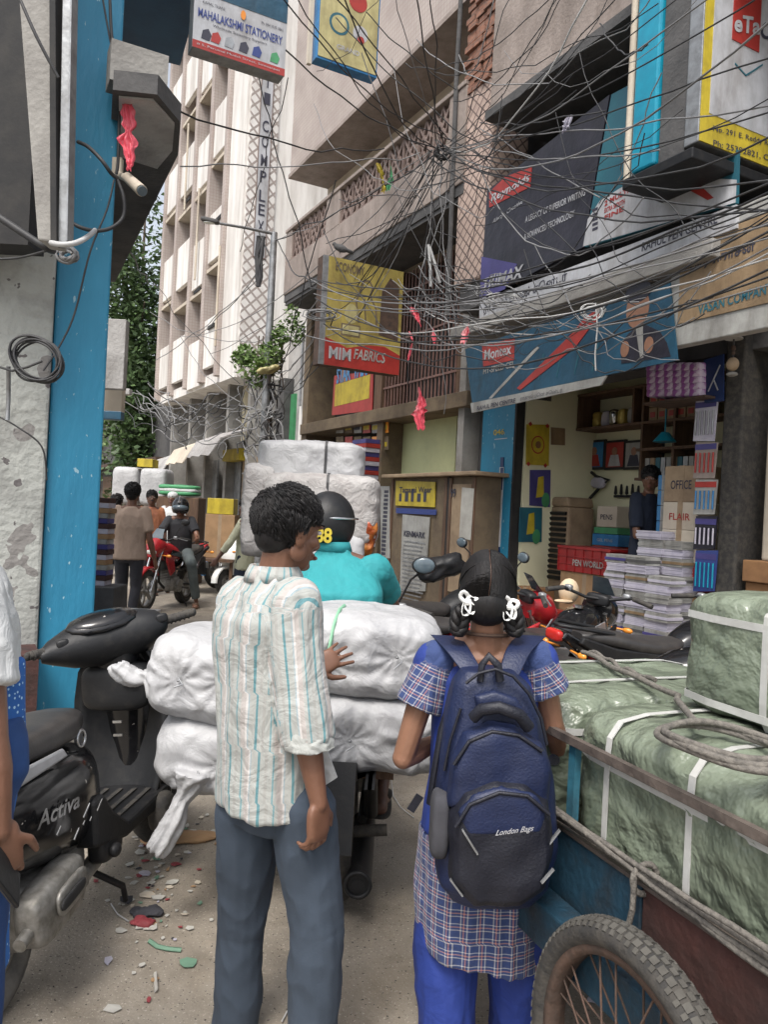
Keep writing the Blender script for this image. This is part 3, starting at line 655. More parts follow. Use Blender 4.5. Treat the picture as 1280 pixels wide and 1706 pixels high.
# near overhang with channel
d = 3.9; a = P(20, 410, d); b = P(104, 410, d); zt = 6
NB = thing(WF, 'overhead_beam', 'grey concrete beam end with a metal channel hanging at the upper left', 'beam', (a.x, d, a.z))
m = MB(); x0 = P(18, 200, d).x; xq = P(98, 200, d).x; xz = P(125, 200, d).x
m.hull8([V(p) for p in [(P(62, 400, d).x, d, P(62, 400, d).z), (P(28, -40, d).x, d, P(28, -40, d).z), (P(62, 400, d).x, d+.15, P(62, 400, d).z), (P(28, -40, d).x, d+.15, P(28, -40, d).z),
      (P(92, 405, d).x, d, P(92, 405, d).z), (P(90, -40, d).x, d, P(90, -40, d).z), (P(92, 405, d).x, d+.15, P(92, 405, d).z), (P(90, -40, d).x, d+.15, P(90, -40, d).z)]]); part(m, 'beam', 'concrete', NB, bev=.01)
m = MB(); p0, p1 = P(96, 408, d), P(94, -40, d); p2, p3 = P(112, 408, d), P(122, -40, d)
m.bar(p0, p1, .03, .1, up=(0, 1, 0))
part(m, 'dark_gap', 'dark', NB)
m = MB(); m.bar(p2+V((-.015, 0, 0)), p3+V((-.02, 0, 0)), .045, .05, up=(0, 1, 0)); m.bar(p2+V((.016, -.01, 0)), p3+V((.011, -.01, 0)), .010, .08, up=(0, 1, 0)); part(m, 'metal_channel', 'metal_grey', NB, bev=.004)
m = MB(); u = P(-200, 400, 4.3); v = P(66, 400, 4.3); m.box(u.x, P(52, 300, 4.3).x, 4.3, 4.5, P(40, 408, 4.3).z, 6.5); part(m, 'dark_recess', 'dark', NB)  # near-black box: shade of the recess under the overhang, put into colour
# =============== SIGNS AND SHOP CONTENTS ===============
def quadpl(fr, corners, y):
    """corner pixels TL TR BR BL on facade plane y -> list of (x,z)"""
    return [fr.px(a, b, y) for a, b in corners]
# upper pen-company hoarding
y = -.8; pl = PL((0, y, 0))
H = thing(RF, 'upper_hoarding', 'large black hoarding with a red oval mark above the pen shop', 'hoarding', (.4, y, 3.8))
q = quadpl(RF, [(812, 318), (1016, 158), (972, 412), (800, 500)], y)
m = MB(); m.ppoly(pl, q, -.04, 0); part(m, 'panel', 'sign_black', H)
q = quadpl(RF, [(801, 455), (905, 455), (830, 492), (800, 505)], y); m = MB(); m.ppoly(pl, quadpl(RF, [(803, 428), (862, 440), (842, 482), (800, 500)], y), 0, .004); part(m, 'violet_band', 'sign_violet', H)
q = quadpl(RF, [(816, 318), (887, 279), (884, 312), (816, 348)], y)
cx, cz = RF.px(851, 315, y); m = MB(); w = q[1][0]-q[0][0]
m.ppoly(pl, [(q[0][0], q[0][1]-.02), (cx-.1, q[0][1]+.05), (q[1][0], q[1][1]+.0), (q[2][0], q[2][1]), (cx, q[3][1]-.0), (q[3][0], q[3][1]+.01)], 0, .006); part(m, 'red_mark', 'sign_red', H)
def txq(s, a, b, hp, pl, y, m, parent, fr=RF, **kw):
    """text from pixel a (left baseline) to pixel b (right baseline), hp = height in pixels at the left end"""
    x0, z0 = fr.px(a[0], a[1], y); x1, z1 = fr.px(b[0], b[1], y); _, zt = fr.px(a[0], a[1]-hp, y)
    o = V((x0, y, z0)); ux = V((x1-x0, 0, z1-z0)); L = ux.length; ux.normalize(); return text(s, (o, ux, V((0, 0, 1))), 0, L, 0, zt-z0, m, parent, **kw)
txq('Reynolds', (819, 343), (884, 306), 17, pl, y-.0, 'sign_white', H, d=.012, bold=.02, slant=.2)
txq('Always Creative', (821, 376), (872, 341), 9, pl, y, 'sign_white', H, d=.006, slant=.3)
txq('A LEGACY OF SUPERIOR WRITING', (876, 372), (976, 326), 10, pl, y, 'sign_white', H, bold=.012)
txq('& ADVANCED TECHNOLOGY', (874, 401), (958, 361), 10, pl, y, 'sign_white', H, bold=.012)
txq('TRIMAX', (805, 486), (873, 462), 20, pl, y, 'sign_white', H, d=.008, bold=.03, slant=.2)
# second hoarding with a cheering man
H2 = thing(RF, 'photo_hoarding', 'greenish hoarding showing a man with raised arms beside the black one', 'hoarding', (2.1, y, 3.9))
m = MB(); m.ppoly(pl, quadpl(RF, [(1019, 158), (1090, 120), (1228, 250), (1226, 338), (974, 412)], y), -.04, 0); part(m, 'panel', 'sign_teal', H2)
m = MB(); m.ppoly(pl, quadpl(RF, [(1000, 335), (1070, 292), (1228, 300), (1226, 338), (972, 411), (980, 366)], y), .0, .003); part(m, 'white_field', 'sign_white', H2)
m = MB(); m.ppoly(pl, quadpl(RF, [(1040, 262), (1046, 184), (1055, 182), (1056, 250), (1072, 232), (1085, 250), (1090, 318), (1062, 325), (1040, 300)], y), .003, .006); part(m, 'shirt', 'sign_offwhite', H2)
m = MB(); m.ppoly(pl, quadpl(RF, [(1044, 206), (1050, 180), (1056, 184), (1055, 214)], y), .007, .01); xx, zz = RF.px(1072, 228, y); m.pell(pl, xx, zz, .07, .11, .006, .01); part(m, 'face', 'skin_light', H2)
txq('2 MULTI', (1008, 345), (1048, 322), 9, pl, y, 'sign_red', H2, bold=.03); txq('EXTRA SMOOTH', (1008, 356), (1042, 340), 8, pl, y, 'sign_red', H2, bold=.03); txq('FINE', (1008, 368), (1040, 352), 8, pl, y, 'sign_red', H2, bold=.03)
for k in range(5): 
    m = MB(); x0, z0 = RF.px(988, 352+k*8, y); m.prect(pl, x0, x0+.07, z0-.01, z0+.015, .003, .006); part(m, 'tick_mark', 'ink', H2)
m = MB(); m.ppoly(pl, quadpl(RF, [(1150, 318), (1168, 310), (1190, 330), (1180, 334)], y), .003, .006); part(m, 'red_star', 'sign_red', H2)
# white name strip
H3 = thing(RF, 'name_board', 'long white name strip reading RAHUL PEN CENTRE under the hoardings', 'sign', (.4, -.82, 3.8)); y2 = -.83; pl2 = PL((0, y2, 0))
m = MB(); m.ppoly(pl2, quadpl(RF, [(799, 503), (1227, 341), (1228, 380), (799, 536)], y2), -.03, 0); part(m, 'panel', 'sign_white', H3)
txq('RAHUL PEN CENTRE', (1070, 420), (1196, 372), 15, pl2, y2, 'ink', H3, d=.004, bold=.012)
txq('ராகுல் பென் சென்டர்', (806, 526), (945, 470), 17, pl2, y2, 'ink', H3, d=.004, bold=.01, fnt='NotoSansTamil-VariableFont_wdth,wght.woff2')
# lower blue banner
y = -.84; pl = PL((0, y, 0))
H = thing(RF, 'blue_banner', 'blue pen banner hanging over the shop entrance with a smiling man in a suit', 'banner', (.1, y, 2.8))
m = MB(); c4 = quadpl(RF, [(775, 582), (1116, 470), (1129, 600), (787, 672)], y)
rings = []; N = 24
for i in range(N+1):
    t = i/N; top = (c4[0][0]*(1-t)+c4[1][0]*t, c4[0][1]*(1-t)+c4[1][1]*t); bot = (c4[3][0]*(1-t)+c4[2][0]*t, c4[3][1]*(1-t)+c4[2][1]*t)
    wv = .0; rings.append([V((top[0], y-wv, top[1])), V((bot[0], y-wv, bot[1])), V((bot[0], y+.015, bot[1])), V((top[0], y+.015, top[1]))])
m.loft(rings, sm=False); part(m, 'panel', 'sign_blue', H)
m = MB(); m.ppoly(pl, quadpl(RF, [(804, 577), (858, 563), (857, 600), (806, 611)], y), 0, .005); part(m, 'red_box', 'sign_red', H)
txq('Montex', (808, 601), (853, 590), 17, pl, y, 'sign_white', H, d=.009, bold=.02)
txq('HY-SPEED GEL', (806, 624), (858, 612), 10, pl, y, 'sign_offwhite', H, bold=.02)
m = MB(); m.ppoly(pl, quadpl(RF, [(862, 647), (950, 560), (975, 530), (1000, 513), (1006, 524), (985, 545), (960, 578), (868, 650)], y), 0, .006); part(m, 'red_pen_picture', 'sign_red', H)
m = MB(); m.ppoly(pl, quadpl(RF, [(815, 664), (895, 577), (899, 580), (820, 664)], y), 0, .004); part(m, 'white_pen_line', 'sign_offwhite', H); m = MB(); m.ppoly(pl, quadpl(RF, [(996, 518), (1008, 510), (1012, 516), (1004, 530)], y), 0.006, .008); part(m, 'pen_highlight', 'sign_offwhite', H)
m = MB(); m.ppoly(pl, quadpl(RF, [(1036, 606), (1036, 572), (1048, 556), (1062, 545), (1078, 542), (1100, 552), (1112, 572), (1118, 594)], y), 0, .004); part(m, 'dark_suit', 'sign_black', H)
m = MB(); xx, zz = RF.px(1063, 514, y); m.pell(pl, xx, zz, .13, .17, .0, .005); part(m, 'face', 'skin_light', H)
m = MB(); m.ppoly(pl, quadpl(RF, [(1060, 545), (1072, 542), (1073, 596), (1068, 598)], y), .004, .007); part(m, 'shirt_front', 'sign_offwhite', H)
m = MB(); m.pell(pl, xx, zz+.14, .15, .09, .005, .007); part(m, 'hair_picture', 'sign_black', H)
for px_, py_ in ((1042, 582), (1082, 575)):
    m = MB(); a_, b_ = RF.px(px_, py_, y); m.pell(pl, a_, b_, .05, .07, .004, .007); part(m, 'fist_picture', 'skin_light', H)
for k in range(4):
    m = MB(); x0, z0 = RF.px(905+k*30, 590-k*6, y); m.ppoly(pl, [(x0, z0), (x0+.03, z0), (x0-.04, z0-.26), (x0-.05, z0-.25)], 0, .003); part(m, 'light_streak', 'sign_teal', H)
m = MB(); m.ppoly(pl, quadpl(RF, [(785, 672), (1012, 626), (1002, 642), (787, 688)], y-.012), 0.002, .02); part(m, 'white_hem', 'sign_offwhite', H)
txq('RAHUL PEN CENTRE', (796, 684), (860, 671), 7, pl, y-.02, 'ink', H, d=.008, bold=.02)
txq('ராகுல் பென் சென்டர்', (868, 669), (938, 655), 8, pl, y-.02, 'ink', H, d=.008, fnt='NotoSansTamil-VariableFont_wdth,wght.woff2')
txq('Mohit Verma', (1032, 620), (1085, 608), 10, pl, y, 'sign_white', H, slant=.4) if 0 else None
# tan board to the right
H = thing(RF, 'tan_board', 'orange and tan painted signboard in a pale frame at the right edge', 'sign', (3.2, -.8, 3.1)); y = -.8; pl = PL((0, y, 0))
m = MB(); m.box(3.12, 5.0, -.8, -.7, 3.02, 4.0); part(m, 'frame', 'sign_offwhite', H, bev=.01)
m = MB(); m.prect(pl, 3.22, 4.9, 3.2, 3.86, 0, .01); part(m, 'panel', 'orange_tan', H)
txq('பாரதிதாசன்', (1152, 458), (1260, 425), 24, pl, y, 'ink', H, d=.014, bold=.02, fnt='NotoSansTamil-VariableFont_wdth,wght.woff2')
txq('VASAN COMPANY', (1165, 525), (1290, 488), 16, pl, y, 'sign_teal', H, d=.014, bold=.02)
# projecting eta sign: faces the camera side (+x of the facade frame)
xs = 3.68
S = thing(RF, 'projecting_sign', 'big yellow and white projecting box sign with a red mark at the upper right', 'sign', (xs, -1.2, 4.4))
def fq(px, py, x=xs): return RF.pxx(px, py, x)
yl = fq(1165, 230)[0]; zb_ = fq(1165, 235)[1]
plx = (V((xs, 0, 0)), V((0, 1, 0)), V((0, 0, 1)))
m = MB(); m.box(xs-.14, xs-.004, yl, yl+1.6, zb_, zb_+2.2); part(m, 'sign_box', 'metal_grey', S, bev=.01)
m = MB(); m.prect(plx, yl, yl+1.6, zb_, zb_+2.2, 0, .01); part(m, 'yellow_face', 'yellow', S)
a_, b_ = fq(1180, 190); m = MB(); m.prect(plx, a_+.0, yl+1.6, b_, zb_+2.2, .01, .014); part(m, 'white_face', 'sign_white', S)
a_, b_ = fq(1217, 68); a2, b2 = fq(1266, 0); m = MB(); m.prect(plx, a_, a2, b_, b2+.02, .014, .02); part(m, 'red_square', 'sign_red', S)
def txx(s, a, b, hp, mt, parent, x=xs, **kw):
    y0, z0 = fq(*a, x); y1, z1 = fq(*b, x); zt = fq(a[0], a[1]-hp, x)[1]
    o = V((x, y0, z0)); u = V((0, y1-y0, z1-z0)); L = u.length; u.normalize(); return text(s, (o, u, V((0, 0, 1))), 0, L, 0, zt-z0, mt, parent, **kw)
txx('eTa', (1219, 56), (1262, 62), 30, 'sign_white', S, d=.025, bold=.03)
txx('C', (1264, 66), (1282, 70), 30, 'ink', S, d=.02, bold=.02, slant=.2)
txx('No. 291 E. Reddy Ram', (1186, 222), (1290, 250), 12, 'ink', S, d=.014, bold=.01, x=xs)
txx('Ph: 25392821, Cell', (1186, 246), (1290, 274), 12, 'ink', S, d=.014, bold=.01)
m = MB(); m.pline(plx, [fq(1222, 108), fq(1240, 128), fq(1256, 118), fq(1268, 110)], .012, .014, .018); part(m, 'sketch_line', 'sign_teal', S)
m = MB(); m.box(3.28, xs-.15, yl+.02, yl+1.5, zb_-.05, zb_+2.2); part(m, 'side_panel', 'dark_concrete', S)
m = MB(); m.box(3.02, 3.27, yl-.02, yl+1.2, zb_-.02, zb_+2.2); part(m, 'cyan_panel', 'cyan_panel', S, bev=.02)
m = MB(); m.box(2.98, xs, yl-.06, yl+1.6, zb_-.14, zb_-.055); part(m, 'bottom_tray', 'black_plastic', S, bev=.01)
m = MB(); m.tube([(2.97, yl, zb_-.1), (2.97, yl, zb_+2.2)], .03, 8); part(m, 'cream_pipe', 'beige_wall', S)
m = MB(); m.box(3.1, 3.3, yl+1.3, .0, zb_+.2, zb_+.26); part(m, 'bracket', 'rust', S)

# projecting boards crossing the lane above (axis across the street)
def cross_sign(name, label, px, py, d, w, h, th=.16):
    o = P(px, py, d); f = Fr((o.x, o.y, 0), R(28)); t = thing(f, name, label, 'sign', (0, 0, o.z)); return t, f, o.z, PL((0, 0, o.z))
S, f, z, pl = cross_sign('stationery_sign', 'white and blue stationery signboard with a red hem at the top, left of centre', 320, 78, 5.5, .7, .6)
m = MB(); m.box(0, .70, .003, .13, z, z+.9); part(m, 'sign_box', 'metal_grey', S, bev=.005)
m = MB(); m.prect(pl, 0, .70, .0, .9, -.003, .002); part(m, 'white_face', 'sign_white', S)
m = MB(); m.prect(pl, 0, .70, .0, .055, .002, .005); part(m, 'red_hem', 'sign_red', S)
m = MB(); m.prect(pl, .0, .70, .40, .9, .002, .005); part(m, 'blue_top', 'sign_blue', S)
text('MAHALAKSHMI STATIONERY', pl, .03, .67, .225, .29, 'ink_blue', S, bold=.02)
text('Wholesale Stationery Suppliers', pl, .14, .55, .18, .205, 'ink', S)
text('# 5, Perumal Mudali Street, Sowcarpet', pl, .03, .66, .018, .038, 'sign_white', S, d=.009)
text('KAMAL THANI', pl, .06, .22, .33, .35, 'ink', S); text('Ph: 044 2535 3841', pl, .5, .67, .33, .35, 'ink', S)
for k, (u, mt) in enumerate(((.06, 'ink'), (.13, 'sign_red'), (.23, 'metal_grey'), (.34, 'ink'), (.44, 'ink_blue'), (.58, 'sign_green'))):
    m = MB(); m.ppoly(pl, [(u, .08), (u+.06, .075), (u+.075, .12), (u+.05, .16), (u+.01, .14)], .002, .005); part(m, 'item_picture', mt, S)
m = MB(); m.pell(pl, .36, .345, .02, .035, .005, .008, 10); part(m, 'lamp_emblem', 'lens_orange', S)
m = MB()
m.bar((-.3, .06, z+.7), (0, .06, z+.7), .03, .03); part(m, 'bracket', 'rust', S)
S, f, z, pl = cross_sign('emblem_sign', 'pale yellow signboard with round emblems over the middle of the lane', 527, 96, 9, .78, .9)
m = MB(); m.box(0, .80, .003, .16, z, z+1.4); part(m, 'sign_box', 'blue_gloss', S, bev=.005)
m = MB(); m.prect(pl, 0.02, .78, .03, 1.4, -.003, .004); part(m, 'yellow_face', 'yellow_pale', S)
for (u, v, r, mt) in ((.27, .48, .13, 'sign_teal'), (.27, .48, .10, 'yellow_pale'), (.29, .47, .06, 'sign_teal'), (.55, .45, .10, 'sign_white'), (.56, .38, .045, 'sign_red'), (.5, .82, .12, 'sign_red'), (.52, .84, .08, 'sign_white')):
    m = MB(); m.pell(pl, u, v, r, r, .004, .006+.002*(mt in ('yellow_pale', 'sign_red')), 24); part(m, 'emblem', mt, S)
text('GRAND', pl, .25, .55, .18, .24, 'sign_white', S, d=.008, bold=.02)
m = MB(); m.bar((-.05, .1, z+1.4), (-.05, .1, z-.05), .05, .05); part(m, 'bracket', 'beige_wall', S)
# fabrics sign
S, f, z, pl = cross_sign('fabrics_sign', 'yellow and red fabrics signboard standing out under the balcony', 530, 606, 10, 1.18, 1.44)
hh = P(531, 424, 10).z-z; w = 1.2
m = MB(); m.box(0, w, .004, .18, 0+z, z+hh); part(m, 'sign_box', 'rust', S, bev=.005)
m = MB(); m.prect(pl, .0, .08, 0, hh, -.004, .002); part(m, 'grey_edge', 'metal_grey', S)
m = MB(); m.prect(pl, .08, w, 0, hh, -.004, .003); part(m, 'yellow_face', 'poster_yellow', S)
m = MB(); m.ppoly(pl, [(.08, 0), (w, 0), (w, .27), (.95, .36), (.7, .34), (.4, .26), (.2, .33), (.08, .36)], .003, .007); part(m, 'red_wave', 'sign_red', S)
text('MIM', pl, .14, .46, .09, .25, 'sign_white', S, d=.012, bold=.03); text('FABRICS', pl, .5, .98, .13, .27, 'sign_offwhite', S, d=.012, bold=.02, slant=.2)
text('ECONOMY', pl, .18, .6, hh-.17, hh-.05, 'kiosk_board', S, d=.008, bold=.02)
m = MB()
m.pline(pl, [(.55, .62), (.5, .9), (.56, 1.05), (.6, 1.18), (.68, 1.2), (.74, 1.12), (.7, 1.0), (.8, .85), (.82, .62)], .025, .003, .006); m.pline(pl, [(.62, .95), (.66, .62)], .02, .003, .006); m.prect(pl, .3, .58, .42, .58, .003, .0055); part(m, 'line_drawing', 'kiosk_board', S)
m = MB(); m.ppoly(pl, [(.86, .5), (1.16, .46), (1.14, 1.2), (1.0, 1.3), (.88, 1.1)], .003, .006); part(m, 'dark_picture', 'rust', S)
m = MB(); m.ppoly(pl, [(.32, .44), (.56, .44), (.56, .56), (.32, .56)], .0055, .008); m.pell(pl, .44, .72, .1, .13, .003, .006); part(m, 'pale_picture', 'yellow_pale', S)

# ---- magazine and poster stall front (left of kiosk) ----
yy = .1; pl = PL((0, yy, 0))
def poster(name, label, corners, mt, group=None, y=yy, fr=RF, cat='poster'):
    p = PL((0, y, 0)); q = quadpl(fr, corners, y); cx = sum(a for a, b in q)/4; cz = sum(b for a, b in q)/4
    t = thing(fr, name, label, cat, (cx, y, cz), group=group); m = MB(); m.ppoly(p, q, -.012, 0); part(m, 'sheet', mt, t); return t, p, q
t, p, q = poster('magazine_poster', 'colourful red and yellow magazine poster beneath the fabrics sign', [(557, 626), (622, 618), (620, 684), (553, 692)], 'sign_red', y=-.1)
a = RF.px(560, 660, -.1); 
m = MB(); x0, z0 = q[3]; x1, z1 = q[1]; m.prect(p, x0+.1, x1-.1, z0+.15, z0+.55, 0, .004); part(m, 'yellow_band', 'yellow', t)
text('STAR', p, x0+.15, (x0+x1)/2-.05, z0+.55, z0+.85, 'blue_gloss', t, d=.01, bold=.04); text('VASU', p, (x0+x1)/2+.05, x1-.15, z0+.55, z0+.9, 'blue_gloss', t, d=.01, bold=.04)
m = MB(); m.prect(p, x0+.3, x0+.6, z0+.9, z1-.05, 0, .004); part(m, 'portrait_picture', 'skin_light', t); m = MB(); m.pell(p, x1-.3, z0+1.0, .2, .2, 0, .004); part(m, 'portrait_picture', 'pink_film', t)
rd = random.Random(8)
for k in range(12):
    u = 560+(k % 6)*15; v = 712+(k//6)*28
    t, p, q = poster('hanging_magazine', 'small magazine cover pegged up in the rows below the colourful poster', [(u, v-12), (u+12, v-13), (u+12, v+9), (u, v+10)], rd.choice(['sign_red', 'sign_offwhite', 'sign_violet', 'kiosk_board', 'lens_orange', 'sign_teal']), group='magazines pegged on the stall', y=-.2, cat='magazine')
    cx = (q[0][0]+q[1][0])/2; m = MB(); m.prect(p, q[0][0]+.03, q[1][0]-.03, q[3][1]+.05, q[3][1]+.12, 0, .003); part(m, 'title_bar', rd.choice(['yellow', 'sign_white', 'ink']), t)
S = thing(RF, 'paper_stack', 'tall stack of printed papers on the stall behind the white load', 'stack', RF.px(612, 800, -.3)[:1]+(-.3, 1))
m = MB(); x, z = RF.px(612, 830, -.3)
for k in range(24): m.box(x-.25+rd.uniform(-.02, .02), x+.25+rd.uniform(-.02, .02), -.5, -.1, 1.0+k*.07, 1.064+k*.07, mi=k % 3)
part(m, 'printed_papers', ['white_pack', 'sign_red', 'sign_violet'], S)

# ---- kiosk ----
K = thing(RF, 'kiosk', 'closed brown wooden kiosk covered in torn notices beside the blue pillar', 'kiosk', (-1.9, -.5, 0))
kx0 = RF.px(650, 900, -.5)[0]; kx1 = RF.px(790, 900, -.5)[0]; kt = RF.px(720, 795, -.5)[1]
m = MB(); m.box(kx0, kx1, -.5, .1, .1, kt); part(m, 'body', 'kiosk_board', K, bev=.01)
m = MB(); m.box(kx0-.15, kx1+.12, -.62, .15, kt+.001, kt+.05); part(m, 'top_slab', 'tan_wood', K, bev=.01)
pl = PL((0, -.5, 0)); mid = RF.px(745, 900, -.5)[0]
m = MB(); m.prect(pl, mid-.02, mid+.02, .1, kt, 0, .02); part(m, 'door_gap', 'dark', K)
for (a, b) in ((kx0, kx0+.05), (mid-.09, mid-.025), (mid+.025, mid+.08), (kx1-.06, kx1)):
    m = MB(); m.prect(pl, a, b, .12, kt-.02, 0, .025); part(m, 'frame_post', 'brown_wood', K, bev=.004)
m = MB(); m.prect(pl, mid+.1, kx1-.08, .6, kt-.1, 0, .02); part(m, 'door_panel', 'tan_wood', K)
x, z = RF.px(752, 822, -.52); text('99', pl, x, x+.12, z-.05, z+.06, 'ink', K, d=.03, bold=.02)
for (nm, lb, c4, mt, dd) in (('yellow_notice', 'bright yellow printed notice at the top of the kiosk', [(660, 801), (725, 803), (724, 845), (659, 842)], 'yellow', -.53),
        ('blue_notice', 'thin blue strip notice under the yellow one', [(660, 846), (727, 849), (726, 858), (660, 855)], 'ink_blue', -.53),
        ('long_notice', 'long faded printed notice hanging down the kiosk front', [(671, 857), (716, 862), (708, 985), (666, 985)], 'sign_offwhite', -.53),
        ('torn_poster', 'torn white poster scrap on the right door of the kiosk', [(770, 812), (790, 814), (784, 900), (765, 895)], 'paper', -.53),
        ('narrow_notice', 'narrow column of small print notices on the kiosk left side', [(634, 810), (649, 810), (649, 930), (634, 930)], 'sign_offwhite', -.53)):
    t, p, q = poster(nm, lb, c4, mt, y=dd, cat='notice'); x0, z0 = q[3]; x1, z1 = q[1]
    if nm == 'yellow_notice':
        text('Tamarai Wear', p, x0+.1, x1-.06, z1-.14, z1-.06, 'ink', t, bold=.02)
        for k in range(5): m = MB(); u = x0+.1+k*(x1-x0-.2)/5; m.prect(p, u, u+.07+.02*(k % 2), z0+.06, z0+.17+.03*(k % 3), 0, .004); part(m, 'item_picture', 'ink', t)
    elif nm == 'long_notice':
        text('KENMARK', p, x0+.05, x1-.08, z1-.28, z1-.2, 'ink', t, bold=.03)
        m = MB()
        for k in range(20): m.prect(p, x0+.05, x1-.07-.05*((k*7) % 3), z1-.36-k*.055, z1-.34-k*.055, 0, .003)
        part(m, 'print_lines', 'metal_grey', t)
    elif nm == 'narrow_notice':
        m = MB()
        for k in range(22): m.prect(p, x0+.02, x1-.02, z1-.1-k*.06, z1-.06-k*.06, 0, .003)
        part(m, 'print_lines', 'ink', t)

# ---- pen shop contents ----
yb = 1.11
def wallpic(name, label, c4, frame, face, y=1.1, group=None):
    q = quadpl(RF, c4, y); xs_ = [a for a, b in q]; zs = [b for a, b in q]; x0, x1, z0, z1 = min(xs_), max(xs_), min(zs), max(zs)
    t = thing(RF, name, label, 'picture', (x0, y, z0), group=group); p = PL((0, y-.03, 0))
    m = MB(); m.box(x0, x1, y-.03, y, z0, z1); part(m, 'frame', frame, t)
    m = MB(); m.prect(p, x0+.03, x1-.03, z0+.03, z1-.03, 0, .004); part(m, 'picture', face, t)
    return t, p, (x0, x1, z0, z1)
for k, (u, lb, fc, c) in enumerate(((978, 'framed blue picture of a seated figure in orange, leftmost on the shop wall', 'blue_gloss', 'sign_red'), (1012, 'framed red picture of a figure in white on the shop wall', 'sign_red', 'sign_white'), (1044, 'framed portrait of a dark-jacketed man on the shop wall', 'sign_offwhite', 'ink'), (1074, 'framed small bright picture, rightmost of the row on the shop wall', 'lens_orange', 'sign_offwhite'))):
    t, p, (x0, x1, z0, z1) = wallpic('framed_picture', lb, [(u, 735), (u+32, 737), (u+32, 782), (u, 782)], 'dark', fc)
    w, h = x1-x0, z1-z0; m = MB(); m.ppoly(p, [(x0+w*.2, z0+.04), (x0+w*.8, z0+.04), (x0+w*.68, z0+h*.5), (x0+w*.32, z0+h*.5)], .004, .007); part(m, 'robe', c, t)
    m = MB(); m.pell(p, x0+w/2, z0+h*.62, w*.13, h*.14, .004, .008); part(m, 'face', 'skin_light', t)
wallpic('framed_picture', 'small orange framed picture high on the shop wall', [(913, 661), (943, 660), (942, 688), (913, 687)], 'carton_orange', 'yellow_pale', y=1.09)
t, p, (x0, x1, z0, z1) = wallpic('framed_picture', 'brown framed clock panel low on the shop wall', [(939, 781), (980, 781), (980, 822), (939, 822)], 'brown_wood', 'cart_red')
for k in range(3): m = MB(); m.pell(p, x0+.12+k*.14, (z0+z1)/2+.03, .05, .06, .004, .008); part(m, 'dial', 'sign_offwhite', t)
# left inner wall (plane x=.3, seen from the right)
def lw(px, py): a, b = RF.pxx(px, py, .302); return a, b
pll = (V((.302, 0, 0)), V((0, 1, 0)), V((0, 0, 1)))
for (nm, lb, c4, mt) in (('calendar', 'large yellow calendar poster with a round seal on the cream wall', [(877, 707), (915, 708), (914, 776), (876, 774)], 'yellow'), ('calendar', 'small brown almanac sheet beside the yellow calendar', [(918, 712), (941, 714), (941, 742), (918, 741)], 'orange_tan'),
        ('wall_poster', 'tall dark blue poster with a yellow figure low on the cream wall', [(883, 783), (917, 783), (916, 845), (882, 842)], 'sign_violet'), ('wall_poster', 'lower green and yellow poster beneath the dark blue one', [(866, 845), (903, 846), (902, 903), (864, 903)], 'sign_teal')):
    q = [lw(*c) for c in c4]; t = thing(RF, nm, lb, 'poster', (.302, q[0][0], q[0][1])); m = MB(); m.ppoly(pll, q[::-1], 0, .01); part(m, 'sheet', mt, t)
    cu = sum(a for a, b in q)/4; cv = sum(b for a, b in q)/4
    if mt == 'yellow':
        for r, mm in ((.1, 'sign_red'), (.085, 'yellow'), (.04, 'carton_orange')): m = MB(); m.pell(pll, cu, cv, r, r*1.1, .01, .012+.15*(.1-r)); part(m, 'seal_mark', mm, t)
        for (du, dv) in ((-.13, .24), (.13, .24), (-.13, -.24), (.13, -.24)): m = MB(); m.pell(pll, cu+du, cv+dv, .03, .03, .01, .013, 4); part(m, 'corner_mark', 'sign_red', t)
    elif mt != 'orange_tan':
        m = MB(); m.ppoly(pll, [(cu-.06, cv-.12), (cu+.06, cv-.1), (cu+.04, cv+.15), (cu-.04, cv+.13)], .01, .014); part(m, 'figure_picture', 'yellow', t)
        m = MB(); m.pell(pll, cu+.09, cv-.14, .06, .09, .01, .015); part(m, 'leaf_picture', 'sign_green', t)
# shelves
S = thing(RF, 'wall_shelf', 'dark brown open shelf unit high on the back wall of the shop', 'shelf', (1.0, .9, 2.0))
xa, zt = RF.px(978, 664, .9); xb_, zb2 = RF.px(1172, 740, .9)
for z in (zt, zt-.42, zt-.72, zt-1.05):
    m = MB(); m.box(xa if z > zt-.5 else xa+1.0, 2.98, .75, 1.1, z, z+.03); part(m, 'board', 'brown_wood', S)
for x in (xa, xa+.9, xa+1.05, xa+1.5, 2.95): m = MB(); m.box(x, x+.03, .76, 1.1, zt-(.42 if x < xa+1 else 1.05)+.03, zt); part(m, 'upright', 'brown_wood', S)
for k, (u, mt) in enumerate(((xa+.22, 'gold'), (xa+.38, 'white_pack'), (xa+.5, 'steel'), (xa+.64, 'gold'), (xa+.8, 'sign_offwhite'))):
    m = MB(); m.soft((u, .9, zt-.29), (.12, .12, .2), n=6, k=4, amp=.01, fr=8, seed=k); single(RF, m, 'wrapped_packet', mt, 'small shiny wrapped packet on the upper shelf', 'packet', group='packets on the shelf', off=(u, .9, zt-.39))
for k in range(12):
    x = xa+1.12+(k % 6)*.13; z = zt-.39+(k//6)*.16; m = MB(); m.box(x, x+.115, .8, 1.0, z, z+.15); m.prect(PL((0, .8, 0)), x+.02, x+.09, z+.04, z+.1, 0, .004, mi=1)
    single(RF, m, 'small_box', ['orange_tan', 'sign_red'], 'small tan box stacked on the right upper shelf', 'box', group='small boxes on the shelf', off=(x, .8, z), bev=.004)
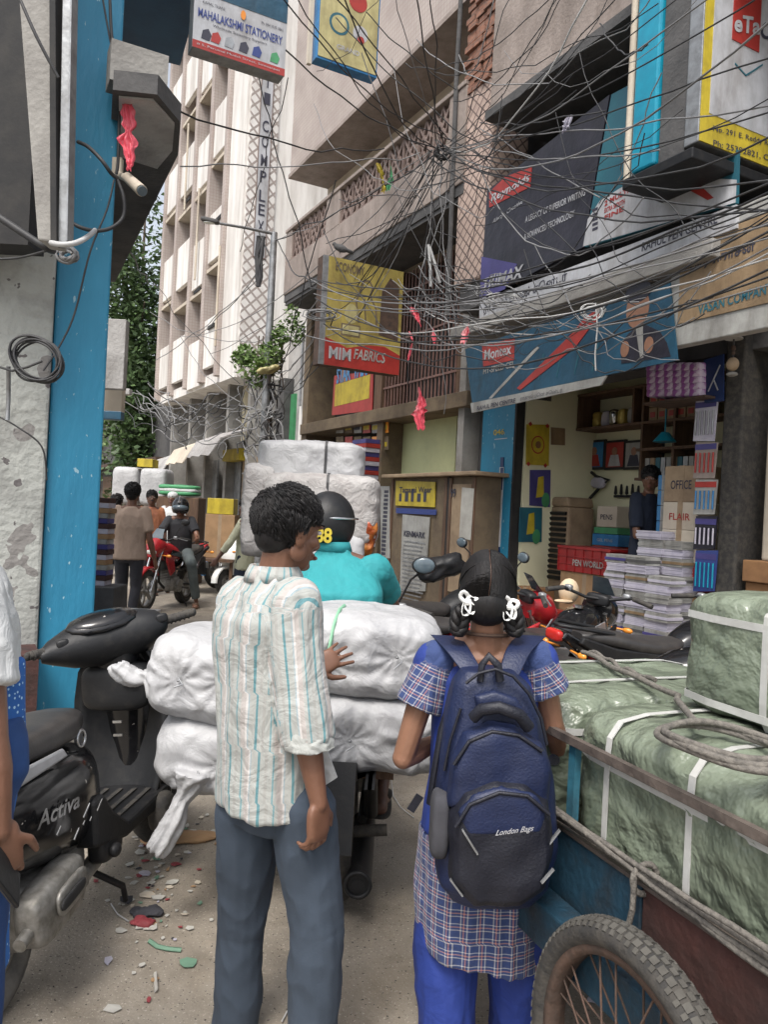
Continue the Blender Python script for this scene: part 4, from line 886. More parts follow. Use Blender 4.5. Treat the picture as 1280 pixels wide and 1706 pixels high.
for k in range(10):
    x = xa+1.1+k*.075; m = MB(); m.box(x, x+.06, .8, 1.0, zt-1.02, zt-.8); single(RF, m, 'folder', ['sign_offwhite', 'tan_wood', 'sign_teal', 'metal_grey'][k % 4], 'upright folder on the lower right shelf', 'folder', group='folders on the shelf', off=(x, .8, zt-1))
# purple packets pile under the banner
for k in range(30):
    x, z = RF.px(1090+(k % 6)*14.5, 655-(k//6)*10.5, -.15); m = MB(); m.soft((x, -.1, z), (.13, .2, .085), n=6, k=5, amp=.008, fr=9, seed=k); single(RF, m, 'purple_packet', 'purple_pack', 'purple and white packet, %s in the %s row of the pile under the banner' % (['leftmost', 'second', 'third', 'fourth', 'fifth', 'rightmost'][k % 6], ['bottom', 'second', 'middle', 'fourth', 'top'][k//6]), 'packet', group='purple packets under the banner', off=(x, -.1, z-.04))
m = MB(); x0, z0 = RF.px(1084, 668, -.15); x1, _ = RF.px(1180, 668, -.15); m.box(x0, x1+.05, -.25, .1, z0-.05, z0-.03); single(RF, m, 'packet_rack', 'rust', 'thin rack board carrying the purple packets', 'rack', off=(x0, -.1, z0-.05))
# wall hooks with tools, cooler, counter, crates, stacks
S = thing(RF, 'air_cooler', 'tall grey louvred air cooler standing in the shop', 'cooler', (.75, .55, .3)); x, zt2 = RF.px(935, 828, .5); _, zb3 = RF.px(935, 925, .5)
m = MB(); m.box(x-.22, x+.22, .45, .85, .3, zt2-.12); m.prism([(x-.22, zt2-.12), (x+.22, zt2-.12), (x+.18, zt2), (x-.1, zt2)], 'y', .45, .85); part(m, 'casing', 'tan_wood', S, bev=.03)
for k in range(13):
    m = MB(); z = zt2-.2-k*.065; m.obox((x+.03, .44, z), (.3, .03, .035), (R(25), 0, 0)); part(m, 'louvre', 'black_plastic', S)
S = thing(RF, 'counter', 'dark display counter heaped with goods inside the shop', 'counter', (1.2, .6, .3)); m = MB(); m.box(1.0, 2.4, .6, 1.05, .3, 1.05); part(m, 'body', 'brown_wood', S, bev=.01)
m = MB(); m.box(.96, 2.44, .56, 1.09, 1.051, 1.09); part(m, 'top', 'dark', S)
rd = random.Random(4)
def facebox(fr, x0, x1, y0, y1, z0, z1, mt, name, label, cat, group=None, tape=None, word=None, wm='ink', bev=.006, rz=0):
    t = thing(fr, name, label, cat, ((x0+x1)/2, (y0+y1)/2, z0), group=group); t.rotation_euler.z += rz; m = MB(); m.box(x0, x1, y0, y1, z0, z1); part(m, 'body', mt, t, bev=bev)
    p = PL((0, y0, 0))
    if tape: m = MB(); m.prect(p, (x0+x1)/2-.03, (x0+x1)/2+.03, z0, z1, 0, .002); m.box((x0+x1)/2-.03, (x0+x1)/2+.03, y0, y1, z1, z1+.002); part(m, 'tape', tape, t)
    if word: text(word, p, x0+(x1-x0)*.2, x1-(x1-x0)*.2, z0+(z1-z0)*.35, z0+(z1-z0)*.6, wm, t, bold=.01, d=.004)
    return t
x, z = RF.px(1010, 840, .7)
facebox(RF, x-.18, x+.18, .7, 1.0, 1.1, 1.28, 'sign_red', 'goods_box', 'red flat goods box lying on the shop counter', 'box')
facebox(RF, x-.22, x+.2, .72, 1.0, 1.285, 1.42, 'blue_gloss', 'goods_box', 'blue goods box in the stack on the shop counter', 'box', word='GEL PENS', wm='sign_white')
facebox(RF, x-.2, x+.18, .72, 1.0, 1.425, 1.50, 'sign_green', 'goods_box', 'green flat goods box in the stack on the shop counter', 'box')
facebox(RF, x-.16, x+.16, .72, 1.0, 1.505, 1.75, 'beige_wall', 'goods_box', 'beige carton on top of the stack on the shop counter', 'box', word='PENS')
S = thing(RF, 'wall_hooks', 'black rail with hanging tools on the cream wall', 'hooks', (1.2, 1.1, 2)); x0, z0 = RF.px(1025, 822, 1.08); x1, _ = RF.px(1058, 822, 1.08)
m = MB(); m.box(x0, x1+.1, 1.06, 1.1, z0-.05, z0-.02); part(m, 'rail', 'dark', S)
for k in range(5): m = MB(); m.cap((x0+.04+k*.09, 1.05, z0), (x0+.04+k*.09, 1.05, z0+.08+.02*(k % 2)), .02, .012, 6); part(m, 'tool', 'dark', S)
S = thing(RF, 'hanging_bag', 'tangle of black straps and white bag on the cream wall', 'bag', (.9, 1.08, 1.6)); x, z = RF.px(990, 800, 1.05)
m = MB(); m.tube([(x-.05, 1.05, z+.1), (x+.05, 1.03, z+.05), (x+.25, 1.05, z), (x+.1, 1.05, z-.1), (x-.08, 1.05, z-.25), (x-.1, 1.05, z-.4)], .02, 6); part(m, 'strap', 'dark', S)
m = MB(); m.soft((x+.08, 1.04, z-.03), (.25, .06, .14), n=6, k=3, amp=.02, fr=6); part(m, 'pouch', 'white_pack', S)
# red crates
def crate(fr, x0, x1, y0, y1, z0, z1, label, mt='red_plastic'):
    t = thing(fr, 'plastic_crate', label, 'crate', ((x0+x1)/2, (y0+y1)/2, z0), group='red crates in the shop')
    m = MB(); b = .02; m.box(x0, x1, y0, y0+b, z0, z1); m.box(x0, x1, y1-b, y1, z0, z1); m.box(x0, x0+b, y0+b, y1-b, z0, z1); m.box(x1-b, x1, y0+b, y1-b, z0, z1); m.box(x0+b, x1-b, y0+b, y1-b, z0, z0+b); part(m, 'body', mt, t, bev=.004)
    m = MB(); m.box(x0-.015, x1+.015, y0-.015, y1+.015, z1, z1+.03)
    for z in (z0+(z1-z0)*.33, z0+(z1-z0)*.66): m.box(x0-.008, x1+.008, y0-.01, y0, z-.006, z+.006)
    n = 6
    for k in range(n+1): x = x0+(x1-x0)*k/n; m.box(x-.006, x+.006, y0-.012, y0, z0, z1)
    part(m, 'ribs', mt, t, bev=.003); return t
xa, z1 = RF.px(932, 912, .1); xb_, _ = RF.px(1018, 912, .1); _, z0 = RF.px(975, 955, .1)
t = crate(RF, xa, xb_, .1, .55, z0, z1, 'upper red plastic crate on the carton by the cooler'); text('PEN WORLD', PL((0, .1, 0)), xa+.25, xb_-.08, z0+.07, z0+.14, 'sign_offwhite', t, d=.016, bold=.02)
facebox(RF, xa+.02, xb_, .12, .55, .3, z0-.003, 'cardboard', 'carton', 'brown carton under the red crate', 'carton', tape='tan_wood')
crate(RF, xa-.25, xa+.22, -.12, .08, .3, .52, 'lower red crate on the floor, mostly hidden by the motorcycle')
x, z = RF.px(880, 945, .0); facebox(RF, x-.16, x+.2, -.05, .25, .3+.15, .3+.45, 'carton_orange', 'carton', 'orange carton at the foot of the blue pillar', 'carton', tape='tan_wood')
S = thing(RF, 'wooden_planks', 'stack of thin planks under the orange carton', 'planks', (.4, -.2, .3)); m = MB()
for k in range(4): m.obox((.65, .0-.03*k, .33+k*.035), (.9, .25, .022), (0, 0, .05*k-.06))
part(m, 'boards', 'brown_wood', S, bev=.002)
# book stacks: each bundle of a column
ORD = 'first second third fourth fifth sixth seventh eighth ninth tenth eleventh twelfth thirteenth fourteenth fifteenth sixteenth seventeenth'.split()
def bookstack(x, y, z0, n, label, w=.24, dpt=.18, h=.078, seed=0, mt=('white_pack', 'sign_offwhite')):
    rd = random.Random(seed)
    for k in range(n):
        ox, oy, rz = rd.uniform(-.018, .018), rd.uniform(-.012, .012), rd.uniform(-.06, .06); z = z0+k*(h+.002)
        t = thing(RF, 'book_bundle', 'notebook bundle, %s from the floor in %s' % (ORD[k], label), 'books', (x+ox, y+oy, z), group='bundles of notebooks stacked at the shop mouth'); t.rotation_euler.z += rz
        m = MB(); cx, cy = x+ox, y+oy; n2 = 5; hh = h/n2
        for j in range(n2): e = rd.uniform(-.004, .004); m.box(cx-w/2+e, cx+w/2+e, cy-dpt/2+e, cy+dpt/2, z+j*hh+.0015, z+(j+1)*hh)
        part(m, 'notebooks', mt[k % 2], t)
        if k % 3 != 1: m = MB(); m.box(cx-w/2-.005, cx+w/2+.005, cy-dpt/2-.006, cy+dpt/2+.005, z+h*.3, z+h*.62); part(m, 'paper_band', ['sign_violet', 'dark_concrete', 'white_pack', 'orange_tan'][(k+seed) % 4] if k % 2 else 'white_pack', t)
x, _ = RF.px(1045, 1060, -.25); bookstack(x-.06, -.3, .3, 12, 'the front left column', seed=1)
bookstack(x+.2, -.3, .3, 12, 'the front middle column', seed=2)
bookstack(x+.14, -.08, .3, 15, 'the tall rear column', seed=3, w=.3)
bookstack(x+.4, -.05, .3, 14, 'the right rear column', seed=4, w=.26)
bookstack(x+.48, -.32, .3, 10, 'the front right column', seed=5, w=.26)
# cartons behind
x0, _ = RF.px(1122, 900, .1); x1, _ = RF.px(1158, 900, .1)
for k, (za, zz, mt, lb, wd) in enumerate(((.3, .95, 'cardboard', 'brown carton at the foot of the pile by the corner post', None), (.952, 1.22, 'red_plastic', 'red carton in the pile by the corner post', 'PENS'), (1.222, 1.52, 'beige_wall', 'beige carton with red print above the red one', 'CLASSIC'), (1.522, 1.78, 'beige_wall', 'beige carton with a red line, second from the top', 'FLAIR'), (1.782, 2.12, 'tan_wood', 'brown topmost carton of the pile by the corner post', 'OFFICE'))):
    facebox(RF, x0-.05, x1+.1, .0, .4, za, zz, mt, 'carton', lb, 'carton', tape='tan_wood' if mt != 'red_plastic' else None, word=wd, wm='sign_red' if k in (2, 3) else 'ink')
for k in range(7): facebox(RF, x0-.22, x0-.06, .1, .4, 1.0+k*.15, 1.145+k*.15, 'blue_gloss', 'pen_box', 'blue pen box in the narrow column beside the shopkeeper', 'box', group='blue pen boxes', tape='sign_offwhite')
# hanging pen cards on the corner post
for k, (ya, yb2, mt, mc, lb) in enumerate(((668, 735, 'white_pack', 'metal_grey', 'grey pen card, topmost of the strips on the corner post'), (737, 797, 'pink_wall', 'sign_red', 'pink pen card, second strip down the corner post'), (799, 857, 'sign_offwhite', 'blue_gloss', 'blue and orange pen card, third strip down the corner post'), (860, 915, 'sign_black', 'white_pack', 'black pen card, fourth strip down the corner post'), (917, 985, 'ink_blue', 'cyan_panel', 'bright blue pen card, lowest strip on the corner post'))):
    q = quadpl(RF, [(1160, ya), (1196, ya), (1190, yb2), (1155, yb2)], -.1); t = thing(RF, 'pen_card', lb, 'pen card', (q[0][0], -.1, q[3][1])); p = PL((0, -.1, 0)); m = MB(); m.ppoly(p, q, -.012, 0); part(m, 'card', mt, t)
    x0_, x1_ = q[3][0]+.03, q[1][0]-.03; z0_, z1_ = q[3][1], q[0][1]
    for j in range(5): m = MB(); u = x0_+(x1_-x0_)*j/4; m.tube([(u, -.112, z0_+.05), (u, -.112, z1_-.1)], .008, 6); part(m, 'pen', mc, t)
    m = MB(); m.prect(p, x0_-.02, x1_+.02, z1_-.07, z1_-.02, 0, .004); part(m, 'header', 'sign_red' if k == 2 else 'sign_violet', t)
S = thing(RF, 'blue_hanging_poster', 'dark blue poster with a white figure beneath the banner end', 'poster', (2.9, -.1, 2.6)); q = quadpl(RF, [(1173, 600), (1206, 590), (1206, 668), (1174, 672)], -.12); p = PL((0, -.12, 0)); m = MB(); m.ppoly(p, q, -.01, 0); part(m, 'sheet', 'sign_navy', S)
cx = sum(a for a, b in q)/4; cz = sum(b for a, b in q)/4; m = MB(); m.pline(p, [(cx-.05, cz-.1), (cx, cz), (cx+.06, cz+.12)], .012, 0, .004); m.pline(p, [(cx, cz), (cx+.05, cz-.1)], .012, 0, .0035); part(m, 'white_mark', 'sign_white', S)
# evil-eye coconut hanging at the corner
S = thing(RF, 'hanging_coconut', 'hanging charm with a coconut and white shell in front of the corner post', 'charm', (3.15, -.5, 2.6)); x, z = RF.px(1221, 607, -.5)
m = MB(); m.ell((x, -.5, z), (.05, .05, .055), n=12); part(m, 'coconut', 'tan_wood', S); m = MB(); m.tube([(x, -.5, z), (x, -.5, z+.35)], .008, 5); part(m, 'cord', 'cable', S)
m = MB(); m.ell((x, -.5, z-.08), (.045, .045, .02), n=8); m.cyl((x, -.5, z+.2), (x, -.5, z+.21), .07); part(m, 'shell', 'sign_offwhite', S)
m = MB(); m.ell((x, -.5, z+.13), (.02, .02, .025), n=8); m.ell((x, -.5, z+.09), (.015, .015, .018), n=8); part(m, 'bead', 'rust', S)
S = thing(RF, 'blue_bulb_shade', 'small turquoise lamp shade hanging under the shelf', 'lamp shade', (1.9, .5, 2.2)); x, z = RF.px(1108, 730, .5); m = MB(); m.cyl((x, .5, z-.04), (x, .5, z+.06), .12, .04); m.tube([(x, .5, z+.06), (x, .5, z+.3)], .008, 5); part(m, 'shade', 'cyan_panel', S)
# =============== PEOPLE ===============
def lerp(a, b, t): return V(a)*(1-t)+V(b)*t
def hand(mb, w, d, n, s, L=.175, curl=.35, th=.5, spread=.12):
    """w wrist, d direction to the fingers, n palm side normal, s thumb side"""
    w, d = V(w), V(d).normalized(); n = V(n); n = (n-d*n.dot(d)).normalized(); s0 = V(s); s = n.cross(d)
    if s.dot(s0) < 0: s = -s
    k = L/.18
    Rm = Mx((s, d, n)).transposed()
    mb.soft(w+d*.047*k, (.078*k, .105*k, .03*k), Rm, n=8, k=3.2)
    mb.ell(w+d*.015*k+s*.022*k+n*.006*k, (.019*k, .03*k, .015*k), Rm, 10)
    for i, (ln, r) in enumerate(((.068, .0088), (.076, .009), (.071, .0086), (.055, .0076))):
        off = (.030-i*.0205)*k; b = w+d*(.09-.006*(i == 3)-.002*(i == 0))*k+s*off; a = (0.5-i/3)*spread*2; dd = (d+s*a).normalized(); cu = curl*(1+.12*i); p = b-dd*.01*k; ang = cu*.45
        for j, fr in enumerate((.42, .32, .26)):
            q = p+(dd*math.cos(ang)+n*math.sin(ang))*ln*fr*k*1.05; mb.cap(p, q, r*k*(1-.1*j), r*k*(.92-.1*j), 8); p = q; ang += cu
    p = w+d*.028*k+s*.030*k; ang = th
    dt = (d*.62+s*.72+n*.25).normalized(); q = p+dt*.036*k; mb.cap(p, q, .0125*k, .0105*k, 8)
    dt2 = (d*.85+s*.42*(1-th*.3)+n*(.2+th*.3)).normalized(); q2 = q+dt2*.028*k; mb.cap(q, q2, .0105*k, .0092*k, 8); q3 = q2+(dt2+d*.15).normalized()*.022*k; mb.cap(q2, q3, .009*k, .0075*k, 8)
def headmesh(mb, c, k, M3):
    k = k*(.95 if len(mb.v) == 0 else 1); E = lambda o, r, n=14: mb.ell(V(c)+M3@(V(o)*k), tuple(x*k for x in r), M3, n)
    E((0, -.012, .03), (.076, .094, .088), 22); E((0, .02, -.03), (.062, .068, .075), 18); E((0, .045, -.075), (.042, .04, .035)); E((0, .062, .0), (.05, .03, .06))
    mb.cap(V(c)+M3@(V((0, .086, .018))*k), V(c)+M3@(V((0, .106, -.022))*k), .009*k, .015*k, 8); E((0, .098, -.03), (.019, .014, .010))
    for s in (-1, 1):
        E((s*.079, -.008, -.005), (.012, .021, .034)); E((s*.088, -.016, .010), (.008, .016, .022)); E((s*.04, .06, -.015), (.024, .024, .022)); E((s*.03, .086, .034), (.022, .01, .007))
        E((s*.066, -.0, -.05), (.012, .03, .03))
    E((0, .09, -.052), (.024, .012, .007)); E((0, .088, -.064), (.02, .011, .007)); E((0, .072, -.088), (.022, .02, .017))
def seg_dist(p, a, b):
    ab = b-a; t = max(0, min(1, (p-a).dot(ab)/max(1e-9, ab.length_squared))); return (p-(a+ab*t)).length, t
class Person:
    """joints J are in world space; yaw = direction faced (0 = away from the camera), clockwise positive"""
    def __init__(s, label, loc, yaw, H=1.7, J=None, headyaw=None, headpitch=0, vox=.006, group=None):
        s.H = H; k = s.k = H/1.7; s.fr = Fr((loc[0], loc[1], loc[2] if len(loc) > 2 else 0), R(-yaw)); s.root = thing(s.fr, 'person', label, 'person', (0, 0, 0), group=group); s.vox = vox
        g = {'pel': (0, 0, .90), 'chest': (0, -.01, 1.22), 'neck': (0, -.015, 1.42), 'head': (0, .015, 1.585)}
        for sd, x in (('L', -1), ('R', 1)):
            g.update({'sh'+sd: (x*.175, -.01, 1.385), 'el'+sd: (x*.23, -.02, 1.10), 'wr'+sd: (x*.25, .03, .85), 'hip'+sd: (x*.085, 0, .90), 'kn'+sd: (x*.10, .02, .49), 'an'+sd: (x*.105, -.01, .085)})
        s.J = {a: V(b)*k for a, b in g.items()}
        for a, b in (J or {}).items(): s.J[a] = s.fr.loc(b)
        hy = yaw if headyaw is None else headyaw; s.hm = (Mx.Rotation(R(-(hy-yaw)), 3, 'Z') @ Mx.Rotation(R(headpitch), 3, 'X'))
        s.hands = {}
    def setl(s, **kw):
        for a, b in kw.items(): s.J[a] = V(b)
    def body(s, skin='skin', hands=True, feet='bare', hL=None, hR=None, legs=True):
        J, k = s.J, s.k; m = MB(); C = lambda a, b, r1, r2, n=12: m.cap(a, b, r1*k, r2*k, n)
        headmesh(m, J['head'], k, s.hm); C(J['neck']-V((0, .0, .03)), J['head']+s.hm@V((0, -.015, -.05))*k, .058, .053); C(J['chest'], J['neck'], .09, .055)
        C(J['shL'], J['shR'], .05, .05); C(J['pel'], J['chest'], .10, .11)
        for sd in 'LR':
            sh, el, wr = J['sh'+sd], J['el'+sd], J['wr'+sd]; C(J['neck'], sh, .045, .05); C(sh, el, .05, .036); mm = lerp(el, wr, .28); C(el, mm, .037, .039); C(mm, wr, .039, .024)
            d = (wr-el).normalized(); h = (hL if sd == 'L' else hR) or {}
            x = 1 if sd == 'R' else -1
            hd = V(h.get('d', d)); n = V(h.get('n', (-x, .2, 0))); t = V(h.get('t', (0, 1, .2)))
            if hands: hand(m, wr, hd, n, t, .185*k, h.get('curl', .38), h.get('th', .5), h.get('spread', .1))
            hp, kn, an = J['hip'+sd], J['kn'+sd], J['an'+sd]
            if legs:
                C(hp, kn, .08, .052); mm = lerp(kn, an, .3); C(kn, mm, .05, .052); C(mm, an, .05, .032)
                f = V((0, 1, 0)) if ('foot'+sd) not in J else (J['foot'+sd]-an).normalized(); b = an+V((0, 0, -.045*k)); C(an, b-f*.02*k, .032, .034); C(b-f*.03*k, b+f*.09*k, .035, .032); m.soft(b+f*.12*k+V((0, 0, -.012*k)), (.085*k, .13*k, .045*k), Mx((f.cross(V((0, 0, 1))), f, V((0, 0, 1)))).transposed() if abs(f.z) < .9 else None, n=6, k=3)
        vx = voxel(m, s.vox, 2, .5); s.bd = part(vx, 'body', skin, s.root)
        return s
    def face(s, skin='skin', brow='hair'):
        c, M3, k = s.J['head'], s.hm, s.k
        for x in (-1, 1):
            m = MB(); m.ell(c+M3@(V((x*.030, .082, .016))*k), (.011*k, .008*k, .0065*k), M3, 10); e = part(m, 'eye', 'eye_white', s.root)
            m = MB(); m.ell(c+M3@(V((x*.030, .0885, .016))*k), (.0052*k, .003*k, .0052*k), M3, 8); part(m, 'iris', 'hair', e)
            m = MB(); m.ell(c+M3@(V((x*.030, .090, .038))*k), (.018*k, .006*k, .0042*k), M3, 8); part(m, 'eyebrow', brow, s.root)
        m = MB(); m.ell(c+M3@(V((0, .100, -.057))*k), (.02*k, .006*k, .007*k), M3, 8); part(m, 'mouth', 'lip', s.root)
    def hair(s, n=900, ln=.045, top=.03, seed=1, mt='hair', wave=1.0, width=.0035, low=-.045, sz=1.0):
        c, M3, k = s.J['head'], s.hm, s.k*sz; m = MB(); rd = random.Random(seed)
        def fn(p): 
            q = p.copy(); return q*(1+.05*NZ.noise(p*4+V((seed, 0, 0)))+.03*NZ.noise(p*11))
        m.ell(c+M3@(V((0, -.018, .043))*k), (.083*k, .098*k, .088*k), M3, 28, fn=fn); m.ell(c+M3@(V((0, -.05, -.012))*k), (.070*k, .060*k, .062*k), M3, 18, fn=fn)
        for i in range(n):
            while True:
                p = V((rd.gauss(0, 1), rd.gauss(0, 1), rd.gauss(0, 1))).normalized()
                if p.z > -.55 and (p.y < .35 or p.z > .42): break
            b = V((p.x*.081, p.y*.096-.018, p.z*.086+.042))
            if b.z < low: continue
            up = max(0, p.z); sw = NZ.noise(p*2.2+V((seed, 1, 2)))*1.6; fl = V((p.x*.6+.35+sw*.5, (.5 if up > .45 else -.15)+sw*.3, -.95+up*.75)); fl = (fl-p*fl.dot(p)*.97).normalized()
            L = ln*rd.uniform(.5, 1.25)*(1+top*20*up); q = b; pts = []
            ph = rd.uniform(0, 6)
            for j in range(5):
                t = j/4; q = b+fl*L*t; q2 = q-V((0, -.018, .042)); q2 = q2*(.094/max(.094, q2.length*.98) if q2.length > .1 else 1)+V((0, -.018, .042)); pts.append(c+M3@((q2+p*(.004+top*(.3+up)*math.sin(t*2.6)+.003*wave*math.sin(t*4+ph)))*k))
            m.tube(pts, [width*k*1.1, width*k*1.4, width*k*1.2, width*k*.9, width*k*.2], 4)
        return part(m, 'hair', mt, s.root)
    def cloth(s, name, mt, rings, limbs, vox=None, fold=.006, seed=0, stripes=None, sm=4, fr=(9, 9, 3), extra=None, label=None):
        """rings: (centre, rx, ry[, yaw offset]) local; limbs: (a, b, ra, rb[, mid])"""
        k = s.k; m = MB(); n = 28; rr = []
        for r in rings:
            c, rx, ry = V(r[0]), r[1], r[2]; ya = R(r[3]) if len(r) > 3 else 0; X = V((math.cos(ya), math.sin(ya), 0)); Y = V((-math.sin(ya), math.cos(ya), 0)); tl = V(r[4]) if len(r) > 4 else None
            pts = []
            for i in range(n):
                t = 2*math.pi*i/n; cx = math.copysign(abs(math.cos(t))**.85, math.cos(t)); sy = math.copysign(abs(math.sin(t))**.85, math.sin(t)); p = c+X*cx*rx+Y*sy*ry
                if tl: p += V((0, 0, tl.x*cx+tl.y*sy))
                pts.append(p)
            rr.append(pts)
        if rr: m.loft(rr)
        for l in limbs: m.tube([l[0], lerp(l[0], l[1], .5), l[1]], [l[2], (l[2]+l[3])/2*(l[4] if len(l) > 4 else 1), l[3]], 16); m.ell(l[0], (l[2],)*3, n=14)
        if extra: extra(m)
        v = voxel(m, vox or s.vox*1.2, sm, .6); out = []
        for p, nn in zip(v.v, v.n):
            q = V((p.x*fr[0]+seed, p.y*fr[1], p.z*fr[2])); a = NZ.noise(q)*.9+(0.5-abs(NZ.noise(q*1.9+V((5, 0, 0)))))*.9+NZ.noise(q*4)*.2; out.append(p+nn*(fold*a))
        if stripes:
            cs = []
            tc = [(V(r[0]), r[1], r[2]) for r in rings]
            for p in v.v:
                best = 9; u = w = 0
                for l in limbs:
                    dd, t = seg_dist(p, V(l[0]), V(l[1])); rr_ = l[2]*(1-t)+l[3]*t
                    if dd-rr_*1.15 < best and t > .06:
                        best = dd-rr_*1.15; ax = (V(l[1])-V(l[0])).normalized(); x1 = ax.cross(V((0, 1, .01))).normalized(); y1 = ax.cross(x1); q = p-V(l[0]); u = math.atan2(q.dot(x1), -q.dot(y1))*rr_*1.0; w = q.dot(ax)
                c0 = min(tc, key=lambda r: abs(r[0].z-p.z)) if tc else (V((0, 0, 0)), 1, 1); q = p-c0[0]; rad = math.hypot(q.x/c0[1], q.y/c0[2])
                if rings and (best > .0 or rad < 1.02) and not (best < -.012 and rad > .98):
                    an = math.atan2(q.x/c0[1], -q.y/c0[2]); u = an*(c0[1]+c0[2])/2*.95; w = p.z
                    if rings[-1][0][2] > 1.0*k and p.z > s.J['shR'].z-.005: u = q.x
                cs.append((u, w, 0))
        v.v = out; o = part(v, name, mt, s.root, label=label)
        if stripes:
            at = o.data.attributes.new('cloth', 'FLOAT_VECTOR', 'POINT')
            for i, c in enumerate(cs): at.data[i].vector = c
        return o
    def shirt(s, mt, hem=.78, w=.165, dp=.115, sleeve=.55, loose=1.12, fold=.006, name='shirt', stripes=None, vox=None, collar=False, hemw=None, seed=0, sm=4, rings=None, fr=(9, 9, 3)):
        J, k = s.J, s.k; pel, ch, nk = J['pel'], J['chest'], J['neck']
        if rings is None:
            hz = lerp(pel, ch, 0)-V((0, 0, (.90-hem)*k)); hemw = hemw or w*1.02
            rings = [(hz, hemw*k, dp*k*1.08), (lerp(hz, pel, .6), hemw*k, dp*k*1.05), (lerp(pel, ch, .4), w*.94*k, dp*.98*k), (ch, w*1.06*k, dp*1.05*k), (lerp(ch, nk, .55), w*1.05*k, dp*.98*k), (lerp(ch, nk, .82), w*.86*k, dp*.78*k), (lerp(ch, nk, 1.0), .085*k, .078*k), (lerp(ch, nk, 1.10), .064*k, .066*k)]
        lb = []
        for sd in 'LR':
            sh, el, wr = J['sh'+sd], J['el'+sd], J['wr'+sd]; r0 = .06*loose*k; sh2 = lerp(sh, nk, .12)-V((0, 0, .008*k))
            if sleeve <= 1: e = lerp(sh, el, sleeve); lb.append((sh2, e, r0, r0*(.95 if sleeve < .9 else .85)))
            else: lb.append((sh2, el, r0, r0*.82)); lb.append((el, lerp(el, wr, sleeve-1), r0*.80, r0*.66))
        return s.cloth(name, mt, rings, lb, vox, fold, seed, stripes, sm, fr)
    def trousers(s, mt, r0=.098, r1=.075, r2=.062, waist=.98, ww=.145, wd=.105, end=1.0, name='trousers', fold=.006, vox=None, stripes=None, seed=3, fr=(7, 7, 4)):
        J, k = s.J, s.k; pel = J['pel']; lb = []
        for sd in 'LR':
            hp, kn, an = J['hip'+sd], J['kn'+sd], J['an'+sd]; e = lerp(kn, an, end); lb.append((hp, kn, r0*k, r1*k)); lb.append((kn, e, r1*k*.98, r2*k))
        up = V((0, 0, 1)); rings = [(pel-V((0, 0, .12*k)), ww*.8*k, wd*.85*k), (pel-V((0, 0, .04*k)), ww*1.08*k, wd*1.08*k), (pel+up*.03*k, ww*1.02*k, wd*k), (pel+up*(waist-.90)*k, ww*.9*k, wd*.9*k)]
        return s.cloth(name, mt, rings, lb, vox, fold, seed, stripes, 3, fr)
    def sandals(s, mt='rubber', shoe=False):
        for sd in 'LR':
            an = s.J['an'+sd]; f = V((0, 1, 0)) if ('foot'+sd) not in s.J else (s.J['foot'+sd]-an).normalized(); k = s.k; b = an+V((0, 0, -.075*k)); sdv = f.cross(V((0, 0, 1))).normalized(); M3 = Mx((sdv, f, sdv.cross(f))).transposed(); m = MB()
            m.soft(b+f*.06*k, (.10*k, .27*k, .025*k), M3, n=6, k=3)
            if shoe: m.soft(b+f*.06*k+V((0, 0, .03)), (.098*k, .26*k, .075*k), M3, n=8, k=2.6)
            else: m.soft(b+f*.10*k+V((0, 0, .04*k)), (.10*k, .05*k, .05*k), M3, n=6, k=3)
            part(m, 'sandal' if not shoe else 'shoe', mt, s.root)

# ---- boy in the striped shirt ----
Jb = dict(pel=P(453, 1300, 2.12), chest=P(447, 1100, 2.1), neck=P(455, 975, 2.1), head=P(481, 889, 2.1), shR=P(495, 1008, 2.0), shL=P(398, 1000, 2.2), elR=P(506, 1195, 1.97), wrR=P(531, 1338, 1.95),
          elL=P(470, 1150, 2.42), wrL=P(520, 1115, 2.56), hipR=P(503, 1345, 2.06), hipL=P(415, 1345, 2.16), knR=P(527, 1540, 2.06), knL=P(402, 1540, 2.24), anR=P(520, 1748, 2.1), anL=P(388, 1748, 2.3))
b = Person('young man in striped shirt and grey trousers with one hand on the white sacks', (P(450, 1300, 2.12).x, 2.12, 0), 50, 1.62, Jb, headyaw=50, headpitch=-8, vox=.0036)
toL = lambda v: (b.fr.i.to_3x3() @ V(v))
b.body(hL=dict(d=toL((.8, .35, .42)), n=toL((.2, .9, -.1)), t=toL((.2, .1, -1)), curl=.22, spread=.22), hR=dict(d=toL((.03, .02, -1)), n=toL((-.75, .55, .1)), t=toL((-.6, .7, 0)), curl=.55, th=.4))
b.face(); b.hair(n=7000, ln=.05, top=.014, seed=4, wave=1.6, width=.0013, sz=.93)
kb = b.k; J = b.J
tor = [(P(452, 1336, 2.12), .150, .128), (P(452, 1270, 2.12), .152, .128), (P(446, 1180, 2.12), .148, .122), (P(442, 1090, 2.12), .150, .118), (P(442, 1030, 2.1), .152, .108), (P(447, 995, 2.1), .128, .088), (P(453, 972, 2.1), .082, .074), (P(457, 950, 2.1), .062, .064)]
b.cloth('shirt', 'striped_shirt', [(b.fr.loc(c), rx, ry) for c, rx, ry in tor],
        [(lerp(J['shR'], J['neck'], .15)-V((0, 0, .01)), J['elR'], .070, .066), (J['elR'], lerp(J['elR'], J['wrR'], .28), .066, .064), (lerp(J['shL'], J['neck'], .15)-V((0, 0, .01)), J['elL'], .068, .060), (J['elL'], lerp(J['elL'], J['wrL'], .3), .058, .056)],
        vox=.0058, fold=.016, stripes=True, sm=3, fr=(11, 11, 2.2), seed=2)
a0 = lerp(J['elR'], J['wrR'], .12); a1 = lerp(J['elR'], J['wrR'], .34)
